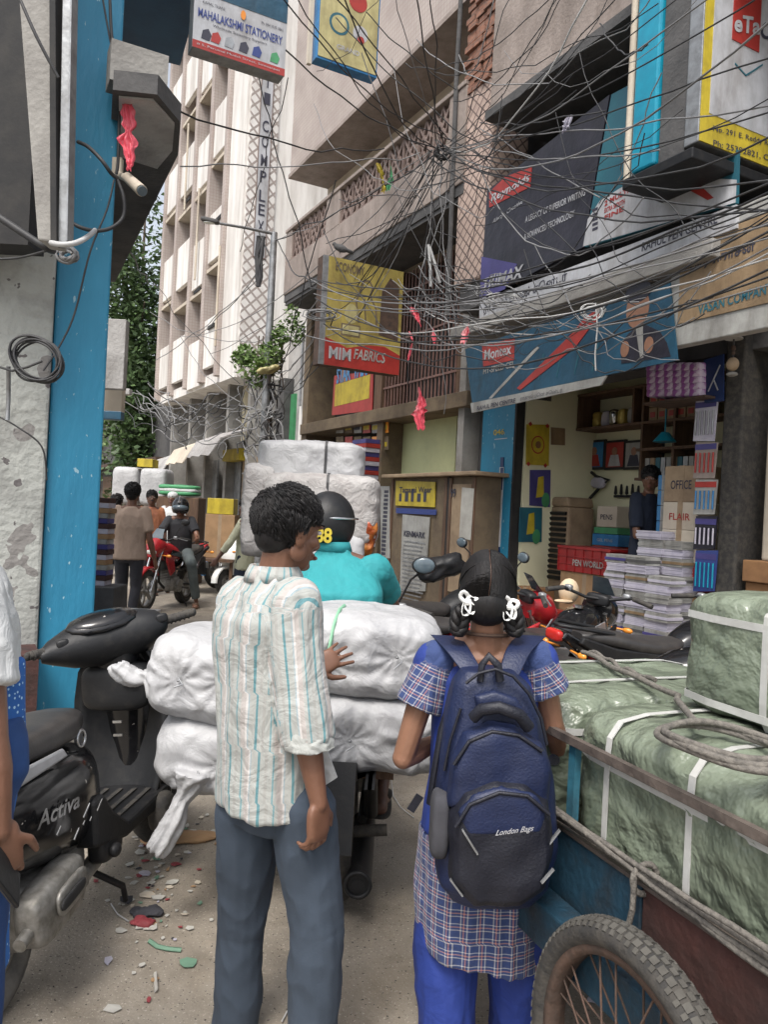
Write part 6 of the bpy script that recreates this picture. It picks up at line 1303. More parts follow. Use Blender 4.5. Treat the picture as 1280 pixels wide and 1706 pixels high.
def motorcycle(label, loc, yaw, paint='black_gloss', seat='seat_vinyl', lean=0, group='parked motorcycles', accent='silver_paint', cowl=True, steer=0, mir=True, wheels='dirty_alloy', name='motorcycle'):
    fr = Fr((loc[0], loc[1], 0), R(-yaw)); t = thing(fr, name, label, 'motorcycle', (0, 0, 0), group=group)
    wheel(t, (0, 0, .3), .3, .10, rm=wheels, disc=False); 
    A = V((0, 1.28, .3)); wheel(t, A, .3, .085, rm=wheels, name='wheel')
    top = V((0, 1.00, .92)); ax = (top-A).normalized()
    for s in (-1, 1):
        m = MB(); m.tube([A+V((s*.075, 0, 0)), A+V((s*.075, 0, 0))+ax*.28], .026, 10); m.tube([A+V((s*.075, 0, 0))+ax*.28, A+V((s*.075, 0, 0))+ax*.66], .018, 10); part(m, 'fork', 'steel', t)
    m = MB(); n = 14
    rr = []
    for i in range(n): a = R(-10+150*i/(n-1)); c = A+V((0, math.cos(a)*.325, math.sin(a)*.325)); u = V((0, math.cos(a), math.sin(a))); rr.append([c+V((-.06, 0, 0)), c+V((-.045, 0, 0))+u*.02, c+V((.045, 0, 0))+u*.02, c+V((.06, 0, 0)), c+V((.05, 0, 0))-u*.003, c+V((-.05, 0, 0))-u*.003])
    m.loft(rr); part(m, 'front_mudguard', paint, t)
    m = MB()
    for s in (-1, 1): m.tube([(s*.04, .96, .80), (s*.09, .78, .62), (s*.12, .45, .55), (s*.11, .12, .62), (s*.08, -.35, .78)], .016, 8)
    m.tube([(0, .98, .85), (0, .90, .40), (0, .62, .24), (0, .3, .26)], .02, 8)
    for s in (-1, 1): m.tube([(s*.085, 0, .3), (s*.09, .4, .34)], .02, 8)
    part(m, 'frame', 'black_plastic', t)
    m = MB(); m.soft((0, .58, .36), (.24, .30, .22), n=6, k=5)
    for k in range(7): m.obox((0, .66, .44+k*.022), (.20, .19-.005*k, .009), (R(-12), 0, 0))
    m.cyl((-.15, .5, .33), (.15, .5, .33), .095, n=20); part(m, 'engine', 'dirty_alloy', t, bev=.004)
    m = MB(); m.tube([(.06, .78, .46), (.10, .86, .34), (.12, .70, .22), (.14, .35, .22), (.15, .1, .27)], .021, 10); m.tube([(.15, .12, .27), (.155, -.1, .33), (.16, -.32, .40)], [.035, .052, .055], 14); part(m, 'exhaust', 'metal_grey', t)
    # tank
    m = MB(); prof = [(.40, .06, .72, .10), (.48, .10, .77, .16), (.60, .135, .80, .22), (.74, .145, .82, .26), (.86, .12, .83, .25), (.95, .07, .83, .18), (1.0, .03, .82, .1)]; rr = []
    for (y, w, z, h) in prof: rr.append([V((w*math.copysign(abs(math.cos(a))**.8, math.cos(a)), y, z+.0+h*.5*math.sin(a))) for a in [6.283*i/20 for i in range(20)]])
    m.loft(rr); tk = part(m, 'tank', paint, t); m = MB(); m.cyl((0, .70, .95), (0, .70, .965), .035, n=16); part(m, 'filler_cap', 'steel', tk)
    m = MB()
    for s in (-1, 1): m.prism([(.52, .74), (.9, .80), (.86, .87), (.62, .83)], 'x', s*.142, s*.150)
    part(m, 'tank_stripe', accent, tk)
    for s in (-1, 1): m = MB(); m.prism([(.80, .72), (1.06, .84), (1.02, .70), (.86, .50), (.74, .56)], 'x', s*.135, s*.165); part(m, 'shroud', paint, t, bev=.01)
    # seat
    m = MB(); rr = []
    for (y, w, z, h) in ((.46, .07, .78, .07), (.36, .12, .77, .09), (.15, .14, .78, .09), (.0, .14, .80, .10), (-.2, .13, .84, .09), (-.36, .10, .86, .07), (-.42, .05, .86, .04)): rr.append([V((w*math.copysign(abs(math.cos(a))**.55, math.cos(a)), y, z+h*.5*math.copysign(abs(math.sin(a))**.7, math.sin(a)))) for a in [6.283*i/20 for i in range(20)]])
    m.loft(rr); part(m, 'seat', seat, t)
    for s in (-1, 1):
        m = MB(); m.prism([(.42, .72), (.30, .52), (.06, .56), (-.25, .72), (-.50, .84), (-.48, .88), (-.2, .80)], 'x', s*.10, s*.135); part(m, 'side_panel', accent, t, bev=.01)
    m = MB(); m.prism([(-.34, .80), (-.56, .90), (-.60, .86), (-.40, .74)], 'x', -.07, .07); part(m, 'tail_cowl', paint, t, bev=.012)
    m = MB(); m.soft((0, -.60, .87), (.13, .05, .07), n=5, k=4); part(m, 'tail_light', 'lens_red', t)
    m = MB(); m.tube([(-.09, -.2, .88), (-.10, -.5, .93), (-.03, -.58, .93), (.03, -.58, .93), (.10, -.5, .93), (.09, -.2, .88)], .012, 8); part(m, 'grab_rail', 'black_plastic', t)
    m = MB(); m.prism([(-.30, .62), (-.52, .70), (-.60, .42), (-.56, .40), (-.48, .62), (-.28, .56)], 'x', -.07, .07); rm = part(m, 'rear_mudguard', 'black_plastic', t)
    m = MB(); m.obox((0, -.60, .56), (.2, .01, .10), (R(-15), 0, 0)); part(m, 'number_plate', 'sign_offwhite', rm)
    for s in (-1, 1):
        m = MB(); m.tube([(s*.05, -.5, .78), (s*.15, -.52, .78)], .008, 6); m.ell((s*.17, -.52, .78), (.035, .02, .022)); part(m, 'indicator', 'lens_orange', t)
        m = MB(); m.tube([(s*.12, .02, .32), (s*.10, -.22, .78)], .028, 10); part(m, 'shock_absorber', 'red_paint' if paint != 'red_paint' else 'steel', t)
        m = MB(); m.cyl((s*.10, .42, .30), (s*.24, .42, .30), .016); part(m, 'foot_peg', 'rubber', t)
    # front cowl, light, bars
    if cowl:
        m = MB(); rr = []
        for (y, w, z, h) in ((1.02, .12, .93, .20), (1.12, .125, .91, .25), (1.20, .10, .88, .24), (1.26, .05, .84, .14)): rr.append([V((w*math.cos(a), y, z+h*.5*math.sin(a))) for a in [6.283*i/16 for i in range(16)]])
        m.loft(rr); cw = part(m, 'headlight_cowl', paint, t); m = MB(); m.ell((0, 1.225, .84), (.085, .045, .055)); part(m, 'headlight', 'lens_clear', cw)
        m = MB(); m.add([(-.09, 1.10, 1.03), (.09, 1.10, 1.03), (.06, 1.0, 1.16), (-.06, 1.0, 1.16)], [(0, 1, 2, 3)]); m.add([(-.09, 1.094, 1.03), (.09, 1.094, 1.03), (.06, .994, 1.16), (-.06, .994, 1.16)], [(3, 2, 1, 0)]); part(m, 'windscreen', 'glass', cw)
    else:
        m = MB(); m.ell((0, 1.14, .88), (.10, .09, .10), n=18); cw = part(m, 'headlight_cowl', 'black_plastic', t); m = MB(); m.ell((0, 1.20, .88), (.085, .04, .085), n=16); part(m, 'headlight', 'lens_clear', cw)
    m = MB(); m.soft((0, 1.02, .99), (.18, .08, .09), n=6, k=4); part(m, 'instrument', 'black_plastic', t)
    Rz = Mx.Rotation(R(steer), 3, 'Z'); o = V((0, .98, 1.0)); hb = [V((-.36, -.16, .03)), V((-.24, -.06, .05)), V((-.08, .0, .0)), V((.08, .0, .0)), V((.24, -.06, .05)), V((.36, -.16, .03))]
    m = MB(); m.tube([o+Rz@p for p in hb], .012, 8); h = part(m, 'handlebar', 'black_plastic', t)
    for s in (-1, 1):
        m = MB(); a, b2 = o+Rz@V((s*.25, -.07, .05)), o+Rz@V((s*.37, -.165, .03)); m.tube([a, b2], .018, 10); part(m, 'grip', 'rubber', h)
        m = MB(); m.tube([o+Rz@V((s*.22, -.02, .05)), o+Rz@V((s*.36, -.10, .02))], .006, 6); m.soft(o+Rz@V((s*.21, -.03, .05)), (.06, .05, .05), n=4, k=4); part(m, 'lever', 'metal_grey', h)
        m = MB(); m.tube([(s*.1, 1.1, .80), (s*.2, 1.12, .80)], .008, 6); m.ell((s*.22, 1.12, .80), (.04, .022, .022)); part(m, 'indicator', 'lens_orange', t)
        if mir: mirror(t, o+Rz@V((s*.19, -.02, .06)), o+Rz@V((s*.32, -.06, .26)), 0)
    m = MB(); m.tube([(-.08, .45, .25), (-.22, .35, .02)], .012, 6); part(m, 'side_stand', 'black_plastic', t)
    if lean: t.rotation_euler = (Mx.Rotation(R(-yaw), 3, 'Z') @ Mx.Rotation(R(lean), 3, 'Y')).to_euler()
    return t, fr
# oncoming red motorcycle
t, f = motorcycle('bright red motorcycle coming towards the camera under the helmeted rider', (MC[0]+.02, MC[1]+.62), 190, 'red_paint', lean=-3, accent='black_gloss', steer=4, group='motorcycles in the lane')
# motorcycle carrying the sacks
SB = (P(570, 1300, 3.0).x, 3.12)
t, f = motorcycle('black motorcycle loaded with white sacks under the turquoise rider', (SB[0], SB[1]), 1, 'black_gloss', group='motorcycles in the lane', accent='black_plastic')
for ch in list(t.children):
    nm_ = ch.name.split('.')[0]
    if nm_ in ('exhaust', 'foot_peg'): D.objects.remove(ch)
    elif nm_ == 'shock_absorber': ch.data.materials[0] = mat('black_plastic')
    elif nm_ == 'rear_mudguard':
        for c2_ in list(ch.children): D.objects.remove(c2_)
m = MB(); c = f.loc(P(596, 1474, 2.82)); m.cyl(c, c+V((0, .5, .03)), .050, n=24); m.torus(c, .045, .009, 'y', 24, 6); m.cyl(c+V((0, -.004, 0)), c+V((0, .0, 0)), .022, n=14); part(m, 'muffler', 'black_plastic', t)
m = MB(); m.cyl(f.loc(P(575, 1385, 2.95)), f.loc(P(645, 1382, 2.95)), .022, n=14); part(m, 'rear_peg', 'rubber', t)
m = MB(); m.obox(f.loc(P(545, 1380, 2.72)), (.025, .015, .16)); part(m, 'plate_edge', 'sign_offwhite', t)
m = MB(); m.box(-.25, .20, -.28, .3, .565, .595); part(m, 'load_board', 'brown_wood', t)
for ch in list(t.children):
    if ch.name.split('.')[0] in ('tail_light', 'tail_cowl', 'grab_rail', 'indicator') or (ch.name.split('.')[0] == 'seat'):
        if ch.name.split('.')[0] in ('seat',) : continue
        for c2_ in list(ch.children): D.objects.remove(c2_)
        D.objects.remove(ch)
st_ = [c_ for c_ in t.children if c_.name.split('.')[0] in ('seat', 'side_panel')]
for c_ in st_:
    for v_ in c_.data.vertices:
        if v_.co.y < .1: v_.co.z = min(v_.co.z, .60)
# the white sacks
def sack(c, sz, rz, rx, label, seed, tails=(), mt='sack', pinch=(), tie=()):
    t = thing(WF, 'sack', label, 'sack', c-V((0, 0, sz[2]/2)), group='white woven sacks on the motorcycle')
    M3 = Euler((0, R(rx), R(rz))).to_matrix(); m = MB()
    m.soft(c, sz, M3, n=44, k=3.9, amp=.012, fr=3, seed=seed, pinch=pinch, ridge=.75)
    for (p, q, r0) in tails:
        a = c+M3@V(p); b2 = c+M3@V(q); L = (b2-a); pts = []; rs = []
        for j in range(12):
            u = j/11; pts.append(a+L*u+V((0, 0, -.03*math.sin(u*3)))+V((NZ.noise(V((u*3, seed, 0)))*.02, 0, NZ.noise(V((u*4, 3, seed)))*.02))); rs.append(r0*(1.5-1.05*u/.25 if u < .25 else .45+.55*math.sin((u-.25)/.75*2.2)*(1-.35*u)))
        m.tube(pts, rs, 18)
    v = voxel(m, .008, 3, .5); out = []
    for p, nn in zip(v.v, v.n):
        w = 0
        for (p0_, q0_, r0_) in tails:
            a_ = c+M3@V(p0_); b_ = c+M3@V(q0_); dd, tt = seg_dist(p, a_, b_)
            if tt > .08 and dd < .09: ax_ = (b_-a_).normalized(); x_ = ax_.orthogonal().normalized(); y_ = ax_.cross(x_); q = p-a_; w += math.cos(math.atan2(q.dot(x_), q.dot(y_))*7+tt*4+NZ.noise(p*12)*2)*.006
        for (pc, pr, pd) in pinch:
            q = p-(c+M3@V(pc)); d = q.length
            if d < .26: w += math.cos(math.atan2(q.z, q.x)*11+NZ.noise(q*9)*2.5)*.0038*(1-d/.26)*min(1, d/.04)
        out.append(p+nn*(w+.010*(.35-abs(NZ.noise(V((p.x*4+seed, p.y*9, p.z*14)))))+.0012*NZ.noise(p*30)))
    v.v = out; b_ = part(v, 'bag', mt, t)
    for (pc, ln) in tie:
        m = MB(); a = c+M3@V(pc); m.tube([a+V((0, 0, .01)), a+V((.02, -.012, -.01)), a+V((-.01, -.016, -ln))], .003, 5); m.ell(a, (.005, .005, .005)); part(m, 'tie', 'metal_grey', t)
    return t
cy = 3.05
c1 = V((P(560, 1076, cy).x-.12, cy, P(560, 1078, cy).z)); c2 = V((P(560, 1200, cy).x-.08, cy, P(560, 1201, cy).z))
Wd = 1.12
sack(V((P(608, 1080, 3.0).x, 3.03, P(608, 1080, 3.0).z)), (.58, .56, .32), 0, 2, 'upper right white sack, the one the young man touches', 3, pinch=(((-.12, -.30, -.02), .13, .10), ((.12, -.30, .02), .14, .12)), tie=(((-.12, -.275, -.02), .03), ((.12, -.275, .02), .04)))
sack(V((P(618, 1205, 3.0).x, 3.03, P(618, 1204, 3.0).z)), (.60, .58, .30), 2, 1, 'lower right white sack beneath the one being touched', 7, pinch=(((-.08, -.31, 0.0), .13, .10), ((.17, -.31, -.01), .13, .11)), tie=(((-.08, -.285, 0), .03), ((.17, -.285, -.01), .05)))
sack(V((P(345, 1125, 3.02).x+.08, 3.05, P(345, 1123, 3.0).z)), (.56, .52, .33), -4, 7, 'upper left white sack with a twisted end pointing left', 11, tails=(((-.22, -.16, -.03), (-.385, -.18, .0), .042),), pinch=(((-.12, -.28, .0), .12, .10), ((.04, -.28, .03), .12, .1)), tie=(((-.12, -.255, .0), .02), ((.04, -.255, .03), .03)))
sack(V((P(345, 1248, 3.02).x+.09, 3.05, P(345, 1247, 3.0).z)), (.54, .50, .29), 3, 6, 'lower left white sack with a long drooping twisted end', 15, tails=(((-.10, -.26, -.03), (-.18, -.30, -.31), .046),), pinch=(((.0, -.27, .0), .12, .1),), tie=(((-.08, -.27, -.03), .03),))
m = MB(); q = [P(566, 1016, 2.86), P(557, 1040, 2.77), P(549, 1080, 2.735), P(541, 1140, 2.735), P(533, 1200, 2.73), P(529, 1235, 2.74)]; fin = []
for i in range(len(q)-1): fin += [q[i].lerp(q[i+1], u/3) for u in range(3)]
m.tube([P(575, 1008, 3.0)]+fin+[q[-1]], [(.003, .008)]*(len(fin)+2), 6); single(WF, m, 'tie_rope', 'strap_green', 'green strap pulled over the white sacks beside the hand', 'strap', off=q[2])

# ---------------- black scooter in the left foreground ----------------
sf = Fr((-1.10, 2.27, 0), R(-5)); S = thing(sf, 'scooter', 'dusty black scooter with scratched side panel parked in the left foreground', 'scooter', (0, 0, 0))
wheel(S, (.0, 0, .215), .215, .10, rm='dirty_alloy', tm='dusty_rubber', disc=False, five=6); wheel(S, (.02, 1.27, .215), .215, .095, rm='dirty_alloy', disc=False)
m = MB(); rr = []        # rear body shell
for (y, w, z0, z1) in ((-.36, .05, .56, .66), (-.30, .11, .50, .70), (-.12, .165, .42, .72), (.12, .185, .37, .71), (.32, .18, .33, .70), (.46, .16, .32, .68), (.52, .13, .34, .66)):
    cz, hz = (z0+z1)/2, (z1-z0)/2; rr.append([V((w*math.copysign(abs(math.cos(a))**.62, math.cos(a)), y-.0, cz+hz*math.copysign(abs(math.sin(a))**.8, math.sin(a)))) for a in [6.283*i/28 for i in range(28)]])
m.loft(rr); body_ = part(m, 'side_panel', 'black_gloss', S)
pls = (V((.192, .0, 0)), V((0, 1, 0)), V((0, 0, 1))); text('Activa', (V((.197, -.02, .555)), V((0, 1, -.10)).normalized(), V((-.05, 0, 1)).normalized()), 0, .26, 0, .05, 'steel', S, slant=.35, bold=.015, d=.002)
rd = random.Random(2)
for k in range(16):
    m = MB(); y, z = rd.uniform(.0, .42), rd.uniform(.44, .64); L = rd.uniform(.01, .05); m.ppoly((V((.1885-abs(z-.55)*.12, 0, 0)), V((0, 1, 0)), V((-.15 if z > .55 else .1, 0, 1)).normalized()), [(y, z), (y+L, z+L*.8), (y+L*1.05, z+L*.6), (y+.006, z-.005)], 0, .0015); part(m, 'scratch', 'metal_grey', body_)
m = MB(); rr = []
for (y, w, z, h) in ((-.34, .07, .74, .05), (-.22, .12, .765, .08), (.0, .145, .765, .10), (.2, .15, .755, .11), (.38, .135, .75, .11), (.50, .09, .745, .09), (.55, .04, .74, .05)): rr.append([V((w*math.copysign(abs(math.cos(a))**.55, math.cos(a)), y, z+h*.5*math.copysign(abs(math.sin(a))**.7, math.sin(a)))) for a in [6.283*i/24 for i in range(24)]])
m.loft(rr); st = part(m, 'seat', 'seat_vinyl', S); m = MB(); m.torus((.12, .42, .70), .028, .006, 'x', 20, 6); part(m, 'seat_lock', 'steel', S)
m = MB(); m.prism([(-.1, .685), (.25, .69), (.22, .725), (-.05, .735)], 'x', .150, .165); part(m, 'grey_trim', 'silver_paint', S, bev=.01)
m = MB(); m.prism([(.36, .34), (.60, .28), (.98, .27), (1.04, .33), (.98, .335), (.62, .335), (.50, .42), (.44, .5), (.36, .5)], 'x', -.16, .19); part(m, 'floorboard', 'black_plastic', S, bev=.015)
m = MB()
for k in range(5): m.box(-.12+k*.06, -.10+k*.06, .62, .95, .337, .343)
part(m, 'floor_ribs', 'rubber', S)
# leg shield with inner face
m = MB(); rr = []
for (z, y, w, b_) in ((.33, .96, .17, .0), (.42, .99, .19, .02), (.55, 1.02, .205, .03), (.70, 1.04, .205, .03), (.82, 1.045, .185, .03), (.90, 1.03, .13, .02)):
    rr.append([V((w*u, y+.10*(1-u*u)-.03, z)) for u in (-1, -.8, -.5, -.2, .2, .5, .8, 1)]+[V((w*u*.98, y+.10*(1-u*u)+.015, z)) for u in (1, .8, .5, .2, -.2, -.5, -.8, -1)])
m.loft(rr); ls = part(m, 'leg_shield', 'black_plastic', S)
m = MB(); m.soft((0, 1.0, .76), (.30, .14, .20), n=8, k=4); part(m, 'glove_box', 'black_plastic', S)
m = MB(); m.soft((.085, .925, .80), (.07, .03, .055), n=6, k=4); m.torus((.07, .912, .80), .012, .004, 'y', 12, 5); part(m, 'key_panel', 'metal_grey', S)
for z_ in (.62, .565): m = MB(); m.box(.0, .038, .926, .934, z_, z_+.01); part(m, 'bag_hook', 'steel', S)
m = MB(); rr = []      # front apron nose + column
for (z, y, w, h) in ((.40, 1.12, .07, .07), (.55, 1.13, .12, .08), (.72, 1.14, .14, .09), (.86, 1.12, .12, .08), (.95, 1.05, .07, .06)): rr.append([V((w*math.cos(a), y+h*math.sin(a), z)) for a in [6.283*i/18 for i in range(18)]])
m.loft(rr); part(m, 'front_apron', 'black_gloss', S)
m = MB(); 
for s in (-1, 1): m.tube([(s*.06+.02, 1.27, .215), (s*.06+.01, 1.16, .5)], .022, 8)
part(m, 'fork', 'black_plastic', S)
m = MB(); n = 12; rr = []
for i in range(n): a = R(0+160*i/(n-1)); c = V((.02, 1.27, .215))+V((0, math.cos(a)*.245, math.sin(a)*.245)); u = V((0, math.cos(a), math.sin(a))); rr.append([c+V((-.07, 0, 0)), c+V((-.05, 0, 0))+u*.02, c+V((.05, 0, 0))+u*.02, c+V((.07, 0, 0)), c+V((.06, 0, 0))-u*.004, c+V((-.06, 0, 0))-u*.004])
m.loft(rr); part(m, 'front_mudguard', 'black_gloss', S)
# handlebar cover turned to the left
Rh = Mx.Rotation(R(34), 3, 'Z') @ Mx.Rotation(R(-9), 3, 'Y'); o = V((-.01, .98, .985)); H = lambda p: o+Rh@V(p)
m = MB(); rr = []
for (x, ry, rz_, y, z) in ((-.29, .03, .025, -.06, -.01), (-.25, .06, .05, -.03, -.01), (-.17, .10, .085, .0, -.015), (-.06, .12, .105, .02, -.02), (.05, .12, .105, .02, -.02), (.13, .10, .09, .0, -.015), (.19, .07, .065, -.02, -.01), (.22, .03, .03, -.04, -.005)): rr.append([H((x, y+ry*math.cos(a), z+rz_*math.sin(a))) for a in [6.283*i/20 for i in range(20)]])
m.loft(rr); hc = part(m, 'handlebar_cover', 'black_plastic', S)
m = MB(); m.ell(H((-.03, -.035, .066)), (.15, .075, .028), Rh@Mx.Rotation(R(28), 3, 'X')); inst = part(m, 'instrument_rim', 'black_gloss', hc)
m = MB(); m.ell(H((-.03, -.043, .073)), (.128, .060, .024), Rh@Mx.Rotation(R(28), 3, 'X')); part(m, 'instrument_glass', 'black_gloss', hc)
m = MB(); m.ell(H((0, .10, .0)), (.09, .03, .055), Rh); part(m, 'headlight', 'lens_clear', S)
for s in (-1, 1):
    m = MB(); m.tube([H((s*.20, -.04, .0)), H((s*.33, -.08, .01))], [.019, .018], 12)
    for k in range(6): m.tube([H((s*(.22+.018*k), -.045-.006*k, .0015*k)), H((s*(.226+.018*k), -.047-.006*k, .0015*k))], .021, 12)
    m.ell(H((s*.335, -.082, .01)), (.012, .018, .018)); part(m, 'grip', 'rubber', hc)
    m = MB(); m.tube([H((s*.18, .0, .0)), H((s*.26, -.01, -.005)), H((s*.34, -.045, .0))], .006, 6); part(m, 'brake_lever', 'metal_grey', hc)
    m = MB(); m.soft(H((s*.20, -.075, .02)), (.05, .03, .04), Rh, n=4, k=4); part(m, 'switch_block', 'black_plastic', hc)
m = MB(); m.soft((.0, 1.0, .90), (.16, .14, .16), n=8, k=3); part(m, 'steering_cowl', 'black_plastic', S)
# engine unit, muffler, kick area
m = MB(); m.soft((.03, .16, .27), (.24, .34, .20), n=6, k=5, amp=.008, fr=10); m.soft((.05, .36, .30), (.14, .18, .14), n=6, k=3); m.tube([(.10, .40, .22), (.12, .52, .26)], .03, 10); part(m, 'engine', 'dirty_alloy', S)
m = MB(); m.soft((.165, .10, .30), (.10, .30, .17), Euler((R(6), 0, 0)).to_matrix(), n=10, k=4.5); m.soft((.222, .12, .315), (.02, .18, .085), Euler((R(6), 0, 0)).to_matrix(), n=6, k=4)
m.cyl((.17, -.04, .27), (.17, -.09, .26), .02, n=12); m.tube([(.16, .24, .28), (.12, .38, .22), (.06, .46, .24)], .022, 10); mf = part(m, 'muffler', 'dirty_alloy', S)
m = MB(); m.soft((.237, .10, .315), (.012, .15, .035), Euler((R(6), 0, 0)).to_matrix(), n=4, k=4); part(m, 'heat_shield_slot', 'dark', mf)
m = MB(); m.tube([(-.10, .0, .25), (-.12, -.16, .60)], .025, 10); part(m, 'shock_absorber', 'black_plastic', S)
m = MB(); m.prism([(-.28, .56), (-.44, .40), (-.42, .30), (-.38, .32), (-.36, .42), (-.2, .52)], 'x', -.08, .08); rm = part(m, 'rear_mudguard', 'black_plastic', S); m = MB(); m.obox((0, -.44, .44), (.2, .01, .1), (R(-20), 0, 0)); part(m, 'number_plate', 'sign_offwhite', rm)
m = MB(); m.soft((0, -.37, .63), (.20, .05, .09), n=6, k=4); part(m, 'tail_light', 'lens_red', S); m = MB(); m.tube([(-.12, -.1, .78), (-.12, -.36, .80), (.12, -.36, .80), (.12, -.1, .78)], .014, 8); part(m, 'grab_rail', 'silver_paint', S)
m = MB(); m.tube([(.05, .5, .22), (.16, .60, .10), (.14, .66, .02)], .012, 6); m.tube([(-.08, .5, .24), (-.14, .56, .01)], .012, 6); part(m, 'centre_stand', 'black_plastic', S)
m = MB(); m.soft((.15, .50, .30), (.08, .16, .10), n=5, k=4); m.ell((.20, .47, .29), (.02, .03, .025)); part(m, 'footrest_cover', 'black_plastic', S)
m = MB(); m.soft((.19, .93, .25), (.10, .13, .16), n=5, k=3); part(m, 'mud_flap', 'rubber', S)
S.rotation_euler = (Mx.Rotation(sf.a, 3, 'Z') @ Mx.Rotation(R(-6), 3, 'Y')).to_euler()

# simple white scooter (and coloured cousins) seen from the front
def scooter(label, loc, yaw, paint, group='scooters in the lane', lean=0, steer=0):
    fr = Fr((loc[0], loc[1], 0), R(-yaw)); t = thing(fr, 'scooter', label, 'scooter', (0, 0, 0), group=group)
    wheel(t, (0, 0, .22), .22, .10, disc=False); wheel(t, (0, 1.25, .22), .22, .095, disc=False)
    m = MB(); rr = []
    for (y, w, z0, z1) in ((-.36, .05, .56, .66), (-.2, .15, .44, .72), (.12, .185, .36, .72), (.36, .17, .33, .70), (.5, .13, .34, .66)): cz, hz = (z0+z1)/2, (z1-z0)/2; rr.append([V((w*math.copysign(abs(math.cos(a))**.62, math.cos(a)), y, cz+hz*math.copysign(abs(math.sin(a))**.8, math.sin(a)))) for a in [6.283*i/20 for i in range(20)]])
    m.loft(rr); part(m, 'side_panel', paint, t); m = MB(); rr = []
    for (y, w, z, h) in ((-.34, .07, .75, .05), (.0, .145, .765, .10), (.3, .14, .75, .11), (.52, .06, .74, .07)): rr.append([V((w*math.copysign(abs(math.cos(a))**.55, math.cos(a)), y, z+h*.5*math.copysign(abs(math.sin(a))**.7, math.sin(a)))) for a in [6.283*i/18 for i in range(18)]])
    m.loft(rr); part(m, 'seat', 'seat_vinyl', t); m = MB(); m.prism([(.4, .30), (1.0, .28), (1.04, .34), (.5, .35)], 'x', -.16, .16); part(m, 'floorboard', 'black_plastic', t, bev=.01)
    m = MB(); rr = []
    for (z, y, w, h) in ((.34, 1.10, .10, .05), (.45, 1.13, .18, .09), (.62, 1.14, .21, .12), (.78, 1.13, .19, .12), (.90, 1.07, .12, .08), (.98, 1.0, .07, .06)): rr.append([V((w*math.cos(a), y+h*math.sin(a), z)) for a in [6.283*i/22 for i in range(22)]])
    m.loft(rr); part(m, 'front_apron', paint, t); m = MB(); n = 12; rr = []
    for i in range(n): a = R(0+165*i/(n-1)); c = V((0, 1.25, .22+math.sin(a)*.26)); c.y += math.cos(a)*.26; u = V((0, math.cos(a), math.sin(a))); rr.append([c+V((-.075, 0, 0)), c+V((-.05, 0, 0))+u*.03, c+V((.05, 0, 0))+u*.03, c+V((.075, 0, 0)), c+V((.06, 0, 0))-u*.004, c+V((-.06, 0, 0))-u*.004])
    m.loft(rr); part(m, 'front_mudguard', paint, t); m = MB()
    for s in (-1, 1): m.tube([(s*.06, 1.25, .22), (s*.06, 1.16, .5)], .02, 8)
    part(m, 'fork', 'steel', t); o = V((0, 1.02, 1.02)); Rz = Mx.Rotation(R(steer), 3, 'Z'); m = MB(); m.ell(o, (.24, .10, .08), Rz, 18); hc = part(m, 'handlebar_cover', paint, t); m = MB(); m.ell(o+Rz@V((0, .07, 0)), (.10, .045, .05), Rz); part(m, 'headlight', 'lens_clear', t)
    for s in (-1, 1):
        m = MB(); m.tube([o+Rz@V((s*.20, -.03, 0)), o+Rz@V((s*.36, -.09, .01))], .018, 10); part(m, 'grip', 'rubber', hc); mirror(t, o+Rz@V((s*.17, 0, .05)), o+Rz@V((s*.30, -.02, .22)), 0)
        m = MB(); m.ell((s*.13, 1.2, .74), (.045, .03, .022)); part(m, 'indicator', 'lens_orange', t)
    m = MB(); m.soft((0, .15, .27), (.26, .36, .2), n=5, k=4); part(m, 'engine', 'dirty_alloy', t)
    if lean: t.rotation_euler = (Mx.Rotation(R(-yaw), 3, 'Z') @ Mx.Rotation(R(lean), 3, 'Y')).to_euler()
    return t
q = G(375, 992); scooter('white scooter with its front wheel turned, beside the man in olive', (q.x+.72, q.y+1.05), 215, 'white_paint', steer=-10, lean=3)
q = G(345, 930); scooter('blue scooter parked beyond the white one', (q.x+.3, q.y+1.5), 200, 'blue_gloss', lean=4)
q = G(330, 925); scooter('red scooter parked farthest back beside the blue one', (q.x+.2, q.y+3.4), 205, 'red_paint', lean=4)
t, f = motorcycle('dark blue motorcycle parked close to the shopfronts behind the white scooter', (P(365, 900, 13).x+.5, 15.2), 215, 'blue_gloss', lean=6)
q = P(365, 840, 13.2); facebox(WF, q.x-.2, q.x+.25, 13.2, 13.6, q.z-.17, q.z+.10, 'yellow', 'delivery_box', 'yellow box on a parked machine beyond the white scooter', 'box')
facebox(WF, q.x-.22, q.x+.28, 13.2, 13.65, .62, q.z-.175, 'cardboard', 'carton', 'large brown carton under the yellow box beyond the scooters', 'carton', tape='tan_wood')
facebox(WF, q.x-.7, q.x-.45, 12.9, 13.2, .62, .98, 'cardboard', 'carton', 'brown carton left of the yellow box, behind the red motorcycle', 'carton', tape='tan_wood')
m = MB()
for (a, b2) in (((q.x-.75, 13.0, 0), (q.x-.75, 13.0, .62)), ((q.x+.3, 13.0, 0), (q.x+.3, 13.0, .62)), ((q.x-.75, 13.6, 0), (q.x-.75, 13.6, .62)), ((q.x+.3, 13.6, 0), (q.x+.3, 13.6, .62))): m.bar(a, b2, .05, .05, up=(0, 1, 0))
m.box(q.x-.8, q.x+.35, 12.9, 13.7, .57, .618); single(WF, m, 'table', 'brown_wood', 'low table carrying the yellow box and a carton', 'table', off=(q.x, 13.3, 0))

